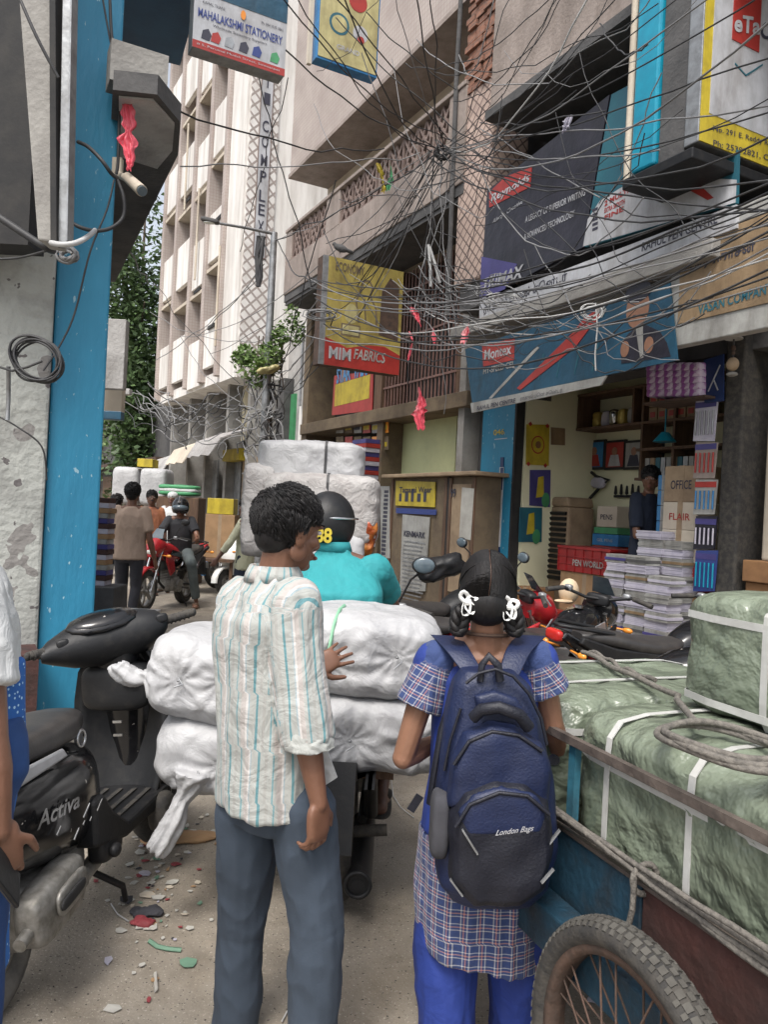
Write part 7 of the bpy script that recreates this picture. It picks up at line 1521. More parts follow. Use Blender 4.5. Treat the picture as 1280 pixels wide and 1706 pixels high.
# parked motorcycles on the right, at the shop
def at(px, py): q = G(px, py); return q
t1, f = motorcycle('black and silver motorcycle with a cream-topped bar, nearest the notebook heap', (P(850, 1040, 5.1).x, 5.0), 40, 'black_gloss', accent='silver_paint', lean=7, steer=30, mir=False)
m = MB(); c = f.loc(P(948, 985, 5.9)); m.ell(c, (.075, .09, .10)); 
hat = thing(f, 'peaked_cap', 'cream peaked cap hooked over the black motorcycle handlebar', 'cap', c-V((0, 0, .1))); part(m, 'crown', 'pale_hat', hat); m = MB(); m.ell(c+V((0, -.08, -.07)), (.07, .08, .012)); part(m, 'peak', 'pale_hat', hat)
t2, f = motorcycle('grey and black motorcycle with a long seat behind the girl and the green load', (P(925, 1110, 4.1).x, 4.05), 84, 'black_gloss', accent='silver_paint', lean=8, steer=-12, mir=False)
t3, f = motorcycle('black motorcycle half hidden behind the tall green bundle', (P(1010, 1100, 5.2).x, 5.0), 62, 'black_gloss', accent='black_plastic', lean=6, cowl=False, steer=20, mir=False)
t4, f = motorcycle('red and black motorcycle just behind the white sacks', (P(650, 1020, 5.7).x, 5.5), 72, 'red_paint', accent='black_plastic', lean=8, steer=18, mir=False)
t5, f = motorcycle('black motorcycle with a covered handlebar in front of the kiosk', (P(640, 1000, 6.6).x+.1, 6.3), 50, 'black_plastic', accent='metal_grey', lean=8, steer=10)
bc = V(P(735, 945, 6.75)); cv = thing(WF, 'handlebar_bag', 'black cloth cover bunched over a motorcycle handlebar in front of the kiosk', 'bag', bc-V((0, 0, .1))); m = MB(); m.soft(bc, (.45, .22, .20), Euler((0, R(-18), R(20))).to_matrix(), n=16, k=2.6, amp=.03, fr=6, seed=4); part(m, 'cloth', 'black_plastic', cv)

# ---------------- white load cart ahead of the rider ----------------
LC = thing(WF, 'load_tricycle', 'cargo tricycle ahead of the rider, under the tall white wrapped load', 'tricycle', (P(520, 900, 6.3).x, 6.3, 0))
lx = P(520, 900, 6.3).x
m = MB(); m.box(lx-.48, lx+.52, 5.85, 7.3, .62, .70); part(m, 'platform', 'cart_blue', LC, bev=.01)
for s in (-1, 1): wheel(LC, (lx+s*.55, 6.3, .33), .33, .06, spokes=20, disc=False)
wheel(LC, (lx, 7.9, .33), .33, .06, spokes=20, disc=False); m = MB(); m.tube([(lx, 7.9, .33), (lx, 7.7, .9), (lx, 7.3, .66)], .02, 8); m.cyl((lx-.55, 6.3, .33), (lx+.55, 6.3, .33), .02); part(m, 'frame', 'rust', LC)
def bundle(label, c, sz, mt, seed, rz=0, group='white wrapped bundles on the tricycle', name='bundle', straps=None, amp=.02, fr_=3.2, k=7, n=36, sm='strap_white', vox=.014, rx=0, tag='wrapping'):
    t = thing(WF, name, label, 'bundle', c-V((0, 0, sz[2]/2)), group=group); M3 = Euler((R(rx), 0, R(rz))).to_matrix(); m = MB(); m.soft(c, sz, M3, n=n, k=k, amp=amp, fr=fr_, seed=seed, ridge=.7); v = m
    out = []
    part(m, tag, mt, t)
    for (ax, pos) in (straps or ()):
        m = MB(); hx, hy, hz = sz[0]/2+.006, sz[1]/2+.006, sz[2]/2+.006; pts = []
        N = 40
        for i in range(N):
            a = 6.283*i/N; cu, sv = math.cos(a), math.sin(a); L = (abs(cu)**8+abs(sv)**8)**(1/8); u, w = cu/L, sv/L
            p = V((pos, u*hy, w*hz)) if ax == 'x' else V((u*hx, pos, w*hz)) if ax == 'y' else V((u*hx, w*hy, pos)); pts.append(p)
        rr = []
        for i in range(N+1):
            p = pts[i % N]; d = (pts[(i+1) % N]-pts[(i-1) % N]).normalized(); axv = {'x': V((1, 0, 0)), 'y': V((0, 1, 0)), 'z': V((0, 0, 1))}[ax]; nn = p.copy(); nn[{'x': 0, 'y': 1, 'z': 2}[ax]] = 0; nn.normalize(); rr.append([c+M3@(p+axv*.010), c+M3@(p+axv*.010+nn*.003), c+M3@(p-axv*.010+nn*.003), c+M3@(p-axv*.010)])
        m.loft(rr, cap=False, sm=False); part(m, 'strap', sm, t)
    return t
z0 = P(520, 905, 6.3).z
bundle('lower white wrapped bundle on the tricycle, behind the rider helmet', V((lx+.08, 6.35, P(520, 847, 6.3).z)), (.92, .8, .56), 'dusty_sack', 2, straps=(('x', .05),), sm='cable')
bundle('upper white wrapped bundle with a sagging top on the tricycle', V((lx-.04, 6.5, P(510, 772, 6.3).z)), (.86, .8, .36), 'sack', 5, straps=(('x', .12),), sm='cable', rz=2)
bundle('grey dusty bundle standing tall at the left of the tricycle load', V((lx-.42, 6.45, P(430, 850, 6.3).z)), (.28, .8, .75), 'dusty_sack', 8)
bundle('low white bundle at the foot of the tricycle load', V((lx+.16, 6.2, P(585, 925, 6.3).z)), (.55, .6, .34), 'sack', 9)
of = thing(WF, 'foil_bag', 'orange foil bag tied at the right end of the tricycle load', 'bag', P(612, 905, 6.0)); m = MB(); m.soft(P(613, 892, 6.05), (.12, .14, .30), n=14, k=2.6, amp=.04, fr=7, seed=2); part(m, 'foil', 'orange_foil', of)

# ---------------- white boxes cart behind the walker ----------------
q = P(232, 812, 15.2); wc = thing(WF, 'hand_cart', 'low hand cart under the white boxes behind the walking man', 'cart', (q.x, 15.2, 0))
m = MB(); m.box(q.x-.6, q.x+.6, 14.9, 16, .75, .82); part(m, 'platform', 'brown_wood', wc)
for s in (-1, 1): wheel(wc, (q.x+s*.62, 15.4, .35), .35, .06, spokes=16, disc=False)
for s, lb in ((-1, 'left large white box on the hand cart in the lane'), (1, 'right large white box on the hand cart in the lane')):
    bundle(lb, V((q.x+s*.27+.05, 15.3, q.z+.02)), (.52, .7, .74), 'sack', 3+s, group='white boxes on the hand cart', n=16, amp=.006)
facebox(WF, q.x+.0, q.x+.3, 15.0, 15.4, q.z+.40, q.z+.56, 'yellow', 'small_carton', 'yellow carton on top of the white boxes', 'box')
for k in range(3):
    q2 = P(300, 822-k*5, 14.6); m = MB(); m.soft(q2, (.75, .5, .09), n=10, k=4, amp=.01, fr=5, seed=k); single(WF, m, 'folded_sheet', ['sign_green', 'white_cloth', 'sign_green'][k], ['lower green folded sheet above the helmeted rider', 'white folded sheet between the two green ones', 'upper green folded sheet above the helmeted rider'][k], 'sheet', off=q2)
q2 = P(300, 840, 14.6); m = MB(); m.box(q2.x-.4, q2.x+.4, 14.4, 15.0, 0, P(300, 828, 14.6).z-.0); single(WF, m, 'stall_table', 'brown_wood', 'brown stall block carrying the folded sheets', 'stall', off=(q2.x, 14.6, 0), bev=.02)

# ---------------- big cargo cart on the right, with green bundles ----------------
KF = Fr((.52, 2.215, 0), R(-69))       # x runs towards the camera along the cart side, y into the cart
K = thing(KF, 'cargo_cart', 'blue and red wooden cargo cart with a big spoked wheel at the lower right', 'cart', (.5, .3, 0))
def kp(px, py, y=0): return KF.px(px, py, y)
xr0, zr0 = kp(940, 1215); L0 = -.55; L1 = 1.45
m = MB(); zr = .945
m.bar((L0, .0, zr), (L1, .0, zr), .018, .022); m.bar((L0, .012, zr-.012), (L1, .012, zr-.012), .03, .006); part(m, 'top_rail', 'worn_edge', K)
for px in (975, 1180):
    x, _ = kp(px, 1300); 
for x in (L0+.02, .08, 1.32):
    m = MB(); m.bar((x, .02, .60), (x, .02, zr-.012), .03, .02, up=(0, 1, 0)); part(m, 'stanchion', 'cart_blue_light', K)
xa, za = kp(1000, 1330); xs_, zs_ = kp(1120, 1470)
m = MB(); m.box(L0, .42, -.02, .0, .44, .70); part(m, 'side_board', 'cart_blue', K, bev=.004, label='dark blue side board of the cart')
m = MB(); m.box(.425, L1, -.02, .0, .40, .70); part(m, 'side_board', 'cart_red', K, bev=.004, label='dull red side board of the cart')
m = MB(); m.box(L0, -.02, -.07, -.022, .60, .72); part(m, 'end_board', 'cart_blue', K, bev=.006)
m = MB(); m.box(L0, L1, -.028, .01, .701, .712); part(m, 'board_edge', 'worn_edge', K, bev=.002)
m = MB(); m.box(-.15, .60, -.11, -.03, .415, .53); part(m, 'step_beam', 'cart_blue', K, bev=.006)
m = MB(); m.box(L0, L1, .0, 1.0, .58, .62); m.box(L0, L1, .05, .12, .46, .58); m.box(L0, L1, .85, .92, .46, .58); part(m, 'floor', 'brown_wood', K)
m = MB(); m.box(L0, L1, 1.0, 1.02, .5, .8); m.bar((L0, 1.01, .945), (L1, 1.01, .945), .02, .02); part(m, 'far_side_board', 'cart_blue', K)
m = MB(); m.box(L0-.03, L0, .0, 1.0, .5, .86); part(m, 'front_board', 'cart_blue_light', K)
wloc = KF.loc((.50, 1.62, .36)); wd = MB(); 
wheel(K, (0, 0, 0), .36, .075, spokes=0, disc=False, name='wheel') if 0 else None
def kwheel(cx, cy, cz, r, tw):
    """wheel whose axle runs along the cart's y"""
    c = V((cx, cy, cz)); m = MB(); m.cyl(c-V((0, .06, 0)), c+V((0, .06, 0)), .032, n=16); m.cyl(c-V((0, .05, 0)), c-V((0, .042, 0)), .05, n=18); m.cyl(c+V((0, .042, 0)), c+V((0, .05, 0)), .05, n=18); rr = r-tw
    for k in range(36): a = 6.283*k/36; s = 1 if k % 2 else -1; b = a+(.42 if k % 4 < 2 else -.42); m.tube([c+V((math.cos(a)*.045, s*.045, math.sin(a)*.045)), c+V((math.cos(b)*rr, 0, math.sin(b)*rr))], .0028, 5)
    w = part(m, 'wheel', 'rust', K); m = MB(); n = 96; rings = []
    for i in range(n+1):
        a = 6.283*i/n; u = V((math.cos(a), 0, math.sin(a))); rings.append([c+u*(r-tw*.5+tw*.5*math.cos(t))+V((0, tw*.62*math.sin(t), 0)) for t in [6.283*j/16 for j in range(16)]])
    m.loft(rings, cap=False); part(m, 'tyre', 'rubber', w); m = MB()
    for k in range(84):
        a = 6.283*k/84; u = V((math.cos(a), 0, math.sin(a))); tg = V((-math.sin(a), 0, math.cos(a)))
        for j, s in enumerate((-.82, -.45, 0, .45, .82)):
            th = s*1.05; nn = u*math.cos(th)+V((0, math.sin(th), 0)); p = c+u*(r-tw*.5+tw*.5*math.cos(th))+V((0, tw*.62*math.sin(th), 0))+tg*(.006 if j % 2 else -.004); m.obox(p, (.017 if abs(s) < .6 else .011, .016 if j % 2 else .012, .006), Mx((tg, tg.cross(nn).normalized()*-1, nn)).transposed())
    part(m, 'tread', 'tread_rubber', w); m = MB()
    m.loft([[c+u*(rr+.01)+V((0, -tw*.42, 0)), c+u*(rr-.012)+V((0, -tw*.36, 0)), c+u*(rr-.012)+V((0, tw*.36, 0)), c+u*(rr+.01)+V((0, tw*.42, 0))] for u in [V((math.cos(6.283*i/64), 0, math.sin(6.283*i/64))) for i in range(65)]], cap=False); part(m, 'rim', 'rust', w)
    return w
wc_ = KF.loc((.545, 1.60, .36)); kwheel(wc_.x, wc_.y+.035, .345, .345, .062); kwheel(wc_.x, 1.25, .36, .362, .068)
m = MB(); m.cyl((wc_.x, wc_.y, .36), (wc_.x, 1.25, .36), .022); m.bar((wc_.x, .08, .36), (wc_.x, .08, .48), .05, .05, up=(1, 0, 0)); m.bar((wc_.x, .88, .36), (wc_.x, .88, .48), .05, .05, up=(1, 0, 0)); m.bar((wc_.x-.4, .1, .45), (wc_.x+.5, .1, .45), .06, .04); part(m, 'axle', 'black_plastic', K)
# ropes laid along the board edge
for k in range(4):
    m = MB(); pts = []
    for i in range(30): t = i/29; x = -.02+t*(L1); pts.append(V((x, -.03-.006*k+.008*math.sin(t*9+k*2), .722+.014*k+.010*math.sin(t*7+k)+.006*NZ.noise(V((t*9, k, 0))))))
    m.tube(pts, .007, 6); part(m, 'tied_rope', 'rope', K)
for x in (.0, .43, 1.15):
    m = MB(); m.torus((x, -.02, .72), .035, .008, 'x', 16, 6); m.tube([(x, -.05, .74), (x+.01, -.06, .66), (x-.01, -.055, .60)], .007, 6); part(m, 'rope_knot', 'rope', K)
# green bundles
def kb(label, x0, x1, y0, y1, z0, z1, seed, straps, **kw):
    c = KF.wd((x0+x1)/2, (y0+y1)/2, (z0+z1)/2); return bundle(label, c, (x1-x0, y1-y0, z1-z0), 'green_tarp', seed, rz=-69, group='green tarpaulin bundles on the cart', straps=straps, **kw)
xe = kp(1290, 1400, .2)[0]
kb('low green wrapped bundle at the far left end of the cart', -.62, -.02, .03, .93, .625, 1.03, 21, (('x', -.17), ('x', .12), ('z', .10)), amp=.016, fr_=5, n=44)
kb('long low green bundle in the middle of the cart carrying the rope', -.01, .98, .04, .93, .625, 1.035, 24, (('x', -.28), ('x', .02), ('x', .32), ('z', .08)), amp=.016, fr_=5, n=50)
kb('low green bundle nearest the camera at the right edge', .99, 1.6, .04, .93, .625, 1.03, 27, (('x', -.1),), amp=.016, fr_=5, n=36)
xb0 = kp(1131, 1100, .30)[0]
kb('tall green box bundle standing on the low ones at the right', xb0-.07, xb0+1.0, .34, .93, 1.03, 1.03+.345, 31, (('z', .10), ('z', -.13), ('x', -.2)), amp=.012, fr_=4.5, n=44, k=9)
# coiled rope on the middle bundle
rc = KF.loc(P(1225, 1240, 1.45)); rc = KF.loc(G(1212, 1248, 1.055)); rc.z = 1.055; co_ = thing(KF, 'rope_coil', 'coil of grey braided rope lying on the green bundle', 'rope', rc)
m = MB(); pts = []
for i in range(150): a = i/150*6.283*3.2; rr_ = .135-.02*(i/150)+.006*math.sin(a*2.3); pts.append(rc+V((math.cos(a)*rr_*1.25, math.sin(a)*rr_, .002+.024*(i/150)+.004*math.sin(a*3))))
m.tube(pts, .0085, 8); part(m, 'coil', 'rope', co_)
m = MB(); q0 = kp(980, 1122, .45); pts = []
A_ = V((-.60, .52, 1.05)); B_ = V((xb0-.03, .33, 1.062))
for i in range(30): t = i/29; pts.append(A_.lerp(B_, t)+V((0, .008*math.sin(t*9), .004*math.sin(t*13))))
pts += [B_+V((.03, -.03, .0)), rc+V((-.14, .05, .01))]
m.tube(pts, .009, 8); m2 = [p+V((.01, .028, .006*math.sin(i))) for i, p in enumerate(pts[:22])]; m.tube(m2, .008, 8); part(m, 'rope_end', 'rope', co_)
# =============== CABLES, LAMP, SCRAPS, LITTER ===============
rc_ = random.Random(11)
def cable(a, b, sag, r, mt, label, group, wob=.0, name='overhead_cable', n=16):
    n = 36 if wob > .2 else n; a, b = V(a), V(b); pts = []; sd = rc_.uniform(0, 50)
    for i in range(n+1):
        t = i/n; p = a.lerp(b, t)+V((0, 0, -4*sag*t*(1-t)))
        if wob: w = min(1, t*(1-t)*8); p += V((NZ.noise(V((t*5, sd, 0)))*wob*w, NZ.noise(V((t*5, sd, 4)))*wob*w, NZ.noise(V((t*6, sd, 8)))*wob*w))
        pts.append(p)
    m = MB(); m.tube(pts, r, 5); return single(WF, m, name, mt, label, 'cable', group=group, off=a)
mats_ = ['cable', 'cable', 'cable', 'cable', 'cable_grey', 'cable_grey', 'cable_light']
def jit(p, s): return (p[0]+rc_.uniform(-s, s), p[1]+rc_.uniform(-s, s))
def fan(hub, dh, ends, label, group, r=(.004, .008), sag=(.05, .45), jh=20, wob=.05, mts=None):
    for e in ends:
        h = jit(hub, jh); cable(P(h[0], h[1], dh+rc_.uniform(-.1, .1)), P(e[0], e[1], e[2]), rc_.uniform(*sag), rc_.uniform(*r), rc_.choice(mts or mats_), label, group, wob)
g1 = 'cables fanning out from the netted column'
fan((738, 250), 8.6, [(1290, -90, 4.2), (1290, -20, 4.5), (1290, 30, 4.4), (1180, -40, 4.6), (1050, -30, 5.6), (1000, -40, 5.8), (1290, 95, 4.6), (1290, 160, 4.4), (1290, 185, 4.8), (1290, 225, 4.5), (1290, 300, 4.5), (940, -40, 6), (1290, 350, 4.6), (1290, 352, 5)], 'thin cable rising to the right from the netted column towards the yellow sign', g1)
fan((735, 255), 8.6, [(395, 655, 14), (430, 690, 14), (455, 640, 12.8), (470, 600, 12.8), (530, 560, 10.2), (500, 640, 12), (410, 760, 14), (458, 400, 12.9), (300, 560, 17), (350, 590, 16), (540, 520, 9.9), (560, 470, 9.9)], 'thin cable running down to the left from the netted column', g1, sag=(.1, .6), mts=['cable', 'cable', 'cable_grey'])
fan((735, 250), 8.6, [(690, -40, 6.5), (655, -40, 6.8), (560, -40, 6), (520, -60, 6.3), (450, -30, 5.6), (470, -50, 6), (350, -40, 6), (720, -50, 6)], 'thin cable climbing out of the picture above the netted column', g1, sag=(.02, .3), mts=['cable', 'cable', 'cable_grey'])
fan((742, 262), 8.5, [(700, 430, 8.7), (690, 520, 8.6), (720, 480, 8.3), (705, 610, 8.9), (760, 560, 8.4), (740, 690, 8.9), (680, 640, 9)], 'dark cable hanging down from the netted column', g1, sag=(0, .05), wob=.12, mts=['cable', 'cable_grey'])
g2 = 'long cables sweeping across the signboards'
ys = [298, 312, 322, 330, 338, 345, 352, 360, 368, 376, 384, 392, 402, 412, 425, 440, 455, 470]
for i, y in enumerate(ys):
    a = jit((rc_.choice((520, 545, 600, 640, 700)), 455+i*6), 14); d0 = rc_.uniform(8.6, 9.8)
    cable(P(a[0], a[1], d0), P(1300, y, rc_.uniform(3.9, 4.9)), rc_.uniform(.1, .55), rc_.uniform(.004, .008), rc_.choice(mats_), 'long sagging cable sweeping across the signboards towards the right edge', g2, .05, n=20)
for i in range(14):
    a = jit((700, 480), 60); b = jit((860+rc_.uniform(-40, 320), 500), 55)
    cable(P(a[0], a[1], 8.3), P(b[0], b[1], 7.0-(b[0]-860)*.004), rc_.uniform(.1, .5), rc_.uniform(.003, .006), rc_.choice(mats_), 'slack tangled cable looping between the blue banner and the fabrics sign', 'slack tangled cables', .25)
for (a, b, s) in (((805, 225, 8), (1290, 175, 4.4), .05), ((800, 205, 8), (1010, 185, 5.6), .05), ((795, 240, 8), (1100, 250, 5.4), .1), ((560, 30, 8), (800, 240, 8.2), .1), ((610, 20, 8), (760, 150, 8.4), .05), ((800, 215, 8.2), (1000, 330, 6), .0), ((790, 250, 8.2), (960, 420, 6.4), .0), ((1000, 40, 6), (1080, 75, 5.4), .12)):
    cable(P(*a), P(*b), s, .006, rc_.choice(mats_), 'single cable crossing in front of the hoardings', 'single crossing cables', .04)
g3 = 'cables crossing in front of the far complex'
for (a, b, s) in (((262, 165, 6), (640, 248, 9), .15), ((300, 278, 7), (700, 255, 9), .05), ((205, 395, 9), (262, 480, 15), .1), ((250, 520, 15), (470, 560, 13), .3), ((255, 470, 15), (400, 640, 15), .1), ((300, 560, 15), (400, 670, 14), .2), ((440, 440, 13), (330, 560, 15), .1), ((435, 460, 13), (260, 600, 17), .1), ((460, 400, 13), (735, 250, 8.8), .1), ((459, 395, 13), (530, 470, 10), .2), ((462, 560, 13), (530, 500, 10), .2), ((455, 620, 13), (545, 510, 9.9), .3), ((450, 640, 13), (560, 520, 9.9), .5), ((470, 610, 13), (560, 300, 11), 0), ((430, 120, 9), (520, 480, 10), .0), ((480, 130, 9), (400, 420, 13), .0)):
    cable(P(*a), P(*b), s, rc_.uniform(.006, .010), rc_.choice(['cable', 'cable_grey']), 'cable crossing the lane in front of the far complex', g3, .08)
for k in range(16):
    a = (400+rc_.uniform(0, 75), 640+rc_.uniform(-15, 15)); b = (a[0]+rc_.uniform(-25, 25), 790+rc_.uniform(-50, 20))
    cable(P(a[0], a[1], 13.0), P(b[0], b[1], 12.9), 0, rc_.uniform(.008, .016), rc_.choice(['cable', 'cable_grey', 'cable_grey']), 'old cable hanging down the wall below the climbing plant', 'cables hanging down the old wall', .35)
for k in range(14):
    a = (200+rc_.uniform(0, 60), 650+rc_.uniform(-20, 40)); b = (330+rc_.uniform(0, 90), 690+rc_.uniform(-50, 40))
    cable(P(a[0], a[1], 17), P(b[0], b[1], 14.5), rc_.uniform(.2, .7), .010, rc_.choice(['cable', 'cable_grey']), 'drooping cable above the awnings of the complex', 'drooping cables above the awnings', .4)
for k in range(34):
    x0 = rc_.uniform(480, 1000); y0 = rc_.uniform(60, 480); an = rc_.uniform(-1.3, 1.3); L_ = rc_.uniform(220, 520); x1, y1 = x0+math.cos(an)*L_, min(600, y0+math.sin(an)*L_)
    dz = lambda x: 9.2-(x-500)*.0052
    cable(P(x0, y0, max(4.6, dz(x0))), P(x1, y1, max(4.2, dz(x1)-.3)), rc_.uniform(.05, .7), rc_.uniform(.003, .006), rc_.choice(['cable', 'cable', 'cable_grey']), 'thin stray cable slanting across the web above the lane', 'stray cables of the web', .12)
def tangle(c, r, n, label, mt, rad=.006, seed=1, flat=(1, .5, .8)):
    rd = random.Random(seed); m = MB()
    for k in range(n):
        pts = []; a0 = rd.uniform(0, 6.28); ph = rd.uniform(.4, 1)
        for i in range(18): a = a0+i/17*6.283*rd.uniform(.9, 1.1); pts.append(V(c)+V((math.cos(a)*r*ph*flat[0], math.sin(a*1.3+k)*r*.4*flat[1], math.sin(a)*r*ph*flat[2])))
        m.tube(pts, rad, 5)
    return single(WF, m, 'cable_tangle', mt, label, 'cable tangle', off=c)
tangle(P(738, 255, 8.5), .10, 7, 'knot of dark cables on the netted column', 'cable', seed=2)
tangle(P(535, 525, 9.6), .16, 9, 'tangle of cables in front of the fabrics sign', 'cable_grey', seed=3, flat=(1.6, .5, .5))
tangle(P(840, 500, 7.4), .16, 7, 'loose cable tangle over the left of the blue banner', 'cable_light', .004, 4, flat=(1.5, .5, .5))
tangle(P(985, 520, 6.4), .10, 5, 'white strap loops tied over the red pen on the banner', 'cable_light', .005, 5)
m = MB(); m.tube([P(993, 505, 6.2), P(996, 545, 6.2), P(992, 590, 6.2), P(993, 618, 6.2)], [(.012, .003)]*4, 6); single(WF, m, 'hanging_strap', 'cable_light', 'white strap end hanging down over the blue banner', 'strap', off=P(993, 618, 6.2))
for (pa, pb, lb) in (((714, 408), (718, 478), 'upright white stick caught in the cables'), ((716, 412), (733, 472), 'slanting white stick caught in the cables')):
    m = MB(); m.tube([P(pa[0], pa[1], 8.2), P((pa[0]+pb[0])/2+1, (pa[1]+pb[1])/2, 8.2), P(pb[0], pb[1], 8.2)], .016, 6); single(WF, m, 'white_stick', 'cable_light', lb, 'stick', off=P(pb[0], pb[1], 8.2))
# street lamp
d = 13.0; base = G(461, 965); b0 = P(459, 700, d); top = P(457, 388, d)
L = thing(WF, 'street_lamp', 'grey street lamp post with a long arm reaching left over the lane', 'street lamp', (top.x, d, 0)); m = MB(); m.tube([(top.x, d, 0), (top.x, d, 3), top], [.075, .07, .055], 12); part(m, 'post', 'metal_grey', L)
m = MB(); e = P(362, 372, 12.4); m.tube([top-V((0, 0, .02)), top.lerp(e, .5)+V((0, 0, .0)), e], [.028, .025, .022], 8); m.tube([top+V((0, 0, -.5)), top.lerp(e, .3)], .012, 6); part(m, 'arm', 'metal_grey', L)
m = MB(); q = P(350, 368, 12.3); m.soft(q, (.30, .14, .07), Euler((0, R(10), 0)).to_matrix(), n=6, k=4); hd = part(m, 'lamp_head', 'dark_concrete', L); m = MB(); m.soft(q-V((0, 0, .035)), (.2, .1, .03), n=4, k=4); part(m, 'lamp_glass', 'lens_clear', hd)
m = MB(); q = P(433, 436, 12.9)
for k in range(6): m.tube([q+V((rc_.uniform(-.05, .05), 0, .42)), q+V((rc_.uniform(-.07, .07), -.03, .1)), q+V((rc_.uniform(-.06, .06), 0, -.25)), q+V((rc_.uniform(-.03, .03), 0, -.42))], rc_.uniform(.02, .035), 7)
single(WF, m, 'cable_bundle', 'cable', 'thick black bundle of coiled cable hanging from the lamp arm', 'cable bundle', off=q)
m = MB(); m.soft(P(447, 616, 12.8), (.34, .22, .10), Euler((0, R(-15), 0)).to_matrix(), n=12, k=2.6, amp=.04, fr=8, seed=3); single(WF, m, 'yellow_rag', 'yellow_pale', 'crumpled yellow rag on the cables by the lamp post', 'rag', off=P(447, 620, 12.8))
# red plastic scraps
def scrap(label, pts, w, d, mt='pink_film', seed=0, name='plastic_scrap', cat='scrap', group='red plastic scraps caught in the cables'):
    m = MB(); rr = []; n = len(pts)
    Q = [P(px, py, d) for px, py in pts]; fin = []
    for i in range(n-1):
        for t in range(7): fin.append((Q[i].lerp(Q[i+1], t/7), i+t/7))
    fin.append((Q[-1], n-1)); N = len(fin)
    for j, (p, u) in enumerate(fin):
        t = j/(N-1); ww = w*(.18+.8*math.sin(min(1, t*1.1)*2.7))*(1+.9*NZ.noise(V((t*9, seed, 0)))); tw = t*2.2+seed; rr.append([p+V((u_*ww*math.cos(tw*.5), .25*ww*math.sin(u_*9+t*6+seed)+u_*ww*math.sin(tw*.5)*.5+e_, .25*ww*math.sin(u_*5+seed+t*3))) for u_, e_ in [(-1+k/6, 0) for k in range(13)]+[(1-k/6, .0025) for k in range(13)]])
    m.loft(rr); return single(WF, m, name, mt, label, cat, group=group, off=Q[0])
scrap('red plastic bag scrap hanging highest, left of the blue banner', [(686, 512), (694, 525), (702, 545)], .07, 8.1, seed=1); scrap('narrow red plastic scrap under the highest one', [(682, 552), (688, 568), (680, 600)], .06, 8.1, seed=2)
scrap('red plastic scrap right beside the edge of the blue banner', [(782, 538), (776, 555), (772, 572)], .07, 7.8, seed=3); scrap('long red plastic rag hanging in front of the lime panel', [(698, 645), (703, 672), (698, 690), (702, 716)], .075, 8.3, seed=4)
scrap('tiny red scrap between the larger ones', [(722, 548), (724, 572)], .03, 8.1, seed=5)
scrap('long pink plastic sheet twisted round the blue pillar edge', [(204, 150), (212, 175), (216, 205), (212, 235), (216, 268), (214, 284)], .045, 4.75, seed=6, group='plastic on the blue pillar')
scrap('pale plastic scrap caught in cables under the pink overhang', [(952, 192), (944, 208), (937, 222)], .05, 6.4, 'white_pack', 7, group='pale scraps')
scrap('yellow and green cloth hung over the lattice balcony', [(630, 272), (636, 292), (640, 320)], .15, 9.85, 'yellow', 8, name='hanging_cloth', cat='cloth', group='cloth on the balcony')
scrap('dark green cloth folded beside the yellow one on the balcony', [(650, 270), (652, 295), (645, 318)], .08, 9.9, 'sign_green', 9, name='hanging_cloth', cat='cloth', group='cloth on the balcony')
# pigeon
q = P(568, 414, 9.9); m = MB(); m.ell(q, (.10, .045, .05), Euler((0, R(18), 0)).to_matrix()); m.ell(q+V((-.085, 0, .05)), (.028, .026, .028)); m.cap(q+V((-.06, 0, .02)), q+V((-.08, 0, .05)), .03, .02, 8); m.tube([q+V((.07, 0, -.02)), q+V((.17, 0, -.055))], [(.02, .03), (.008, .03)], 8); m.tube([q+V((-.11, 0, .047)), q+V((-.13, 0, .04))], [.007, .002], 6)
m.tube([q+V((-.01, .01, -.03)), q+V((-.01, .01, -.085))], .006, 5); m.tube([q+V((-.01, -.015, -.03)), q+V((-.01, -.015, -.085))], .006, 5)
v = voxel(m, .008, 2); single(WF, v, 'pigeon', 'dark_concrete', 'dark pigeon perched on the fabrics signboard', 'bird', off=q-V((0, 0, .085)))
# security camera and pillar cables
q = P(212, 300, 4.85); cc = thing(WF, 'security_camera', 'cream security camera under the pink plastic at the pillar edge', 'camera', q); m = MB(); a = P(212, 296, 4.85); b2 = P(236, 318, 4.7); m.cyl(a, b2, .032, .036, 16); part(m, 'housing', 'beige_wall', cc, bev=.003); m = MB(); m.cyl(b2, b2+(b2-a)*.06, .03); part(m, 'lens', 'glass', cc)
m = MB(); m.tube([P(198, 272, 4.98), P(198, 292, 4.95), P(212, 298, 4.85)], .022, 8); m.obox(P(196, 280, 5), (.06, .04, .12)); part(m, 'bracket', 'beige_wall', cc)
def pcable(label, pts, r=.010, mt='cable', group='cables on the left pillar'):
    Q = [P(*p) for p in pts]; fin = []
    n = len(Q)
    for i in range(n-1):
        p0, p1, p2, p3 = Q[max(0, i-1)], Q[i], Q[i+1], Q[min(n-1, i+2)]
        for k in range(5):
            t = k/5; fin.append(.5*((2*p1)+(-p0+p2)*t+(2*p0-5*p1+4*p2-p3)*t*t+(-p0+3*p1-3*p2+p3)*t**3))
    fin.append(Q[-1]); m = MB(); m.tube(fin, r, 7); single(WF, m, 'pillar_cable', mt, label, 'cable', group=group, off=Q[0])
d = 4.85
pcable('thick cable dropping down the right edge of the blue pillar', [(182, -30, d), (186, 60, d), (196, 110, d), (199, 150, d), (197, 260, d), (194, 290, d)]); pcable('thin cable beside the thick one at the top of the blue pillar', [(166, -30, d), (182, 60, d), (194, 120, d), (199, 150, d)], .006)
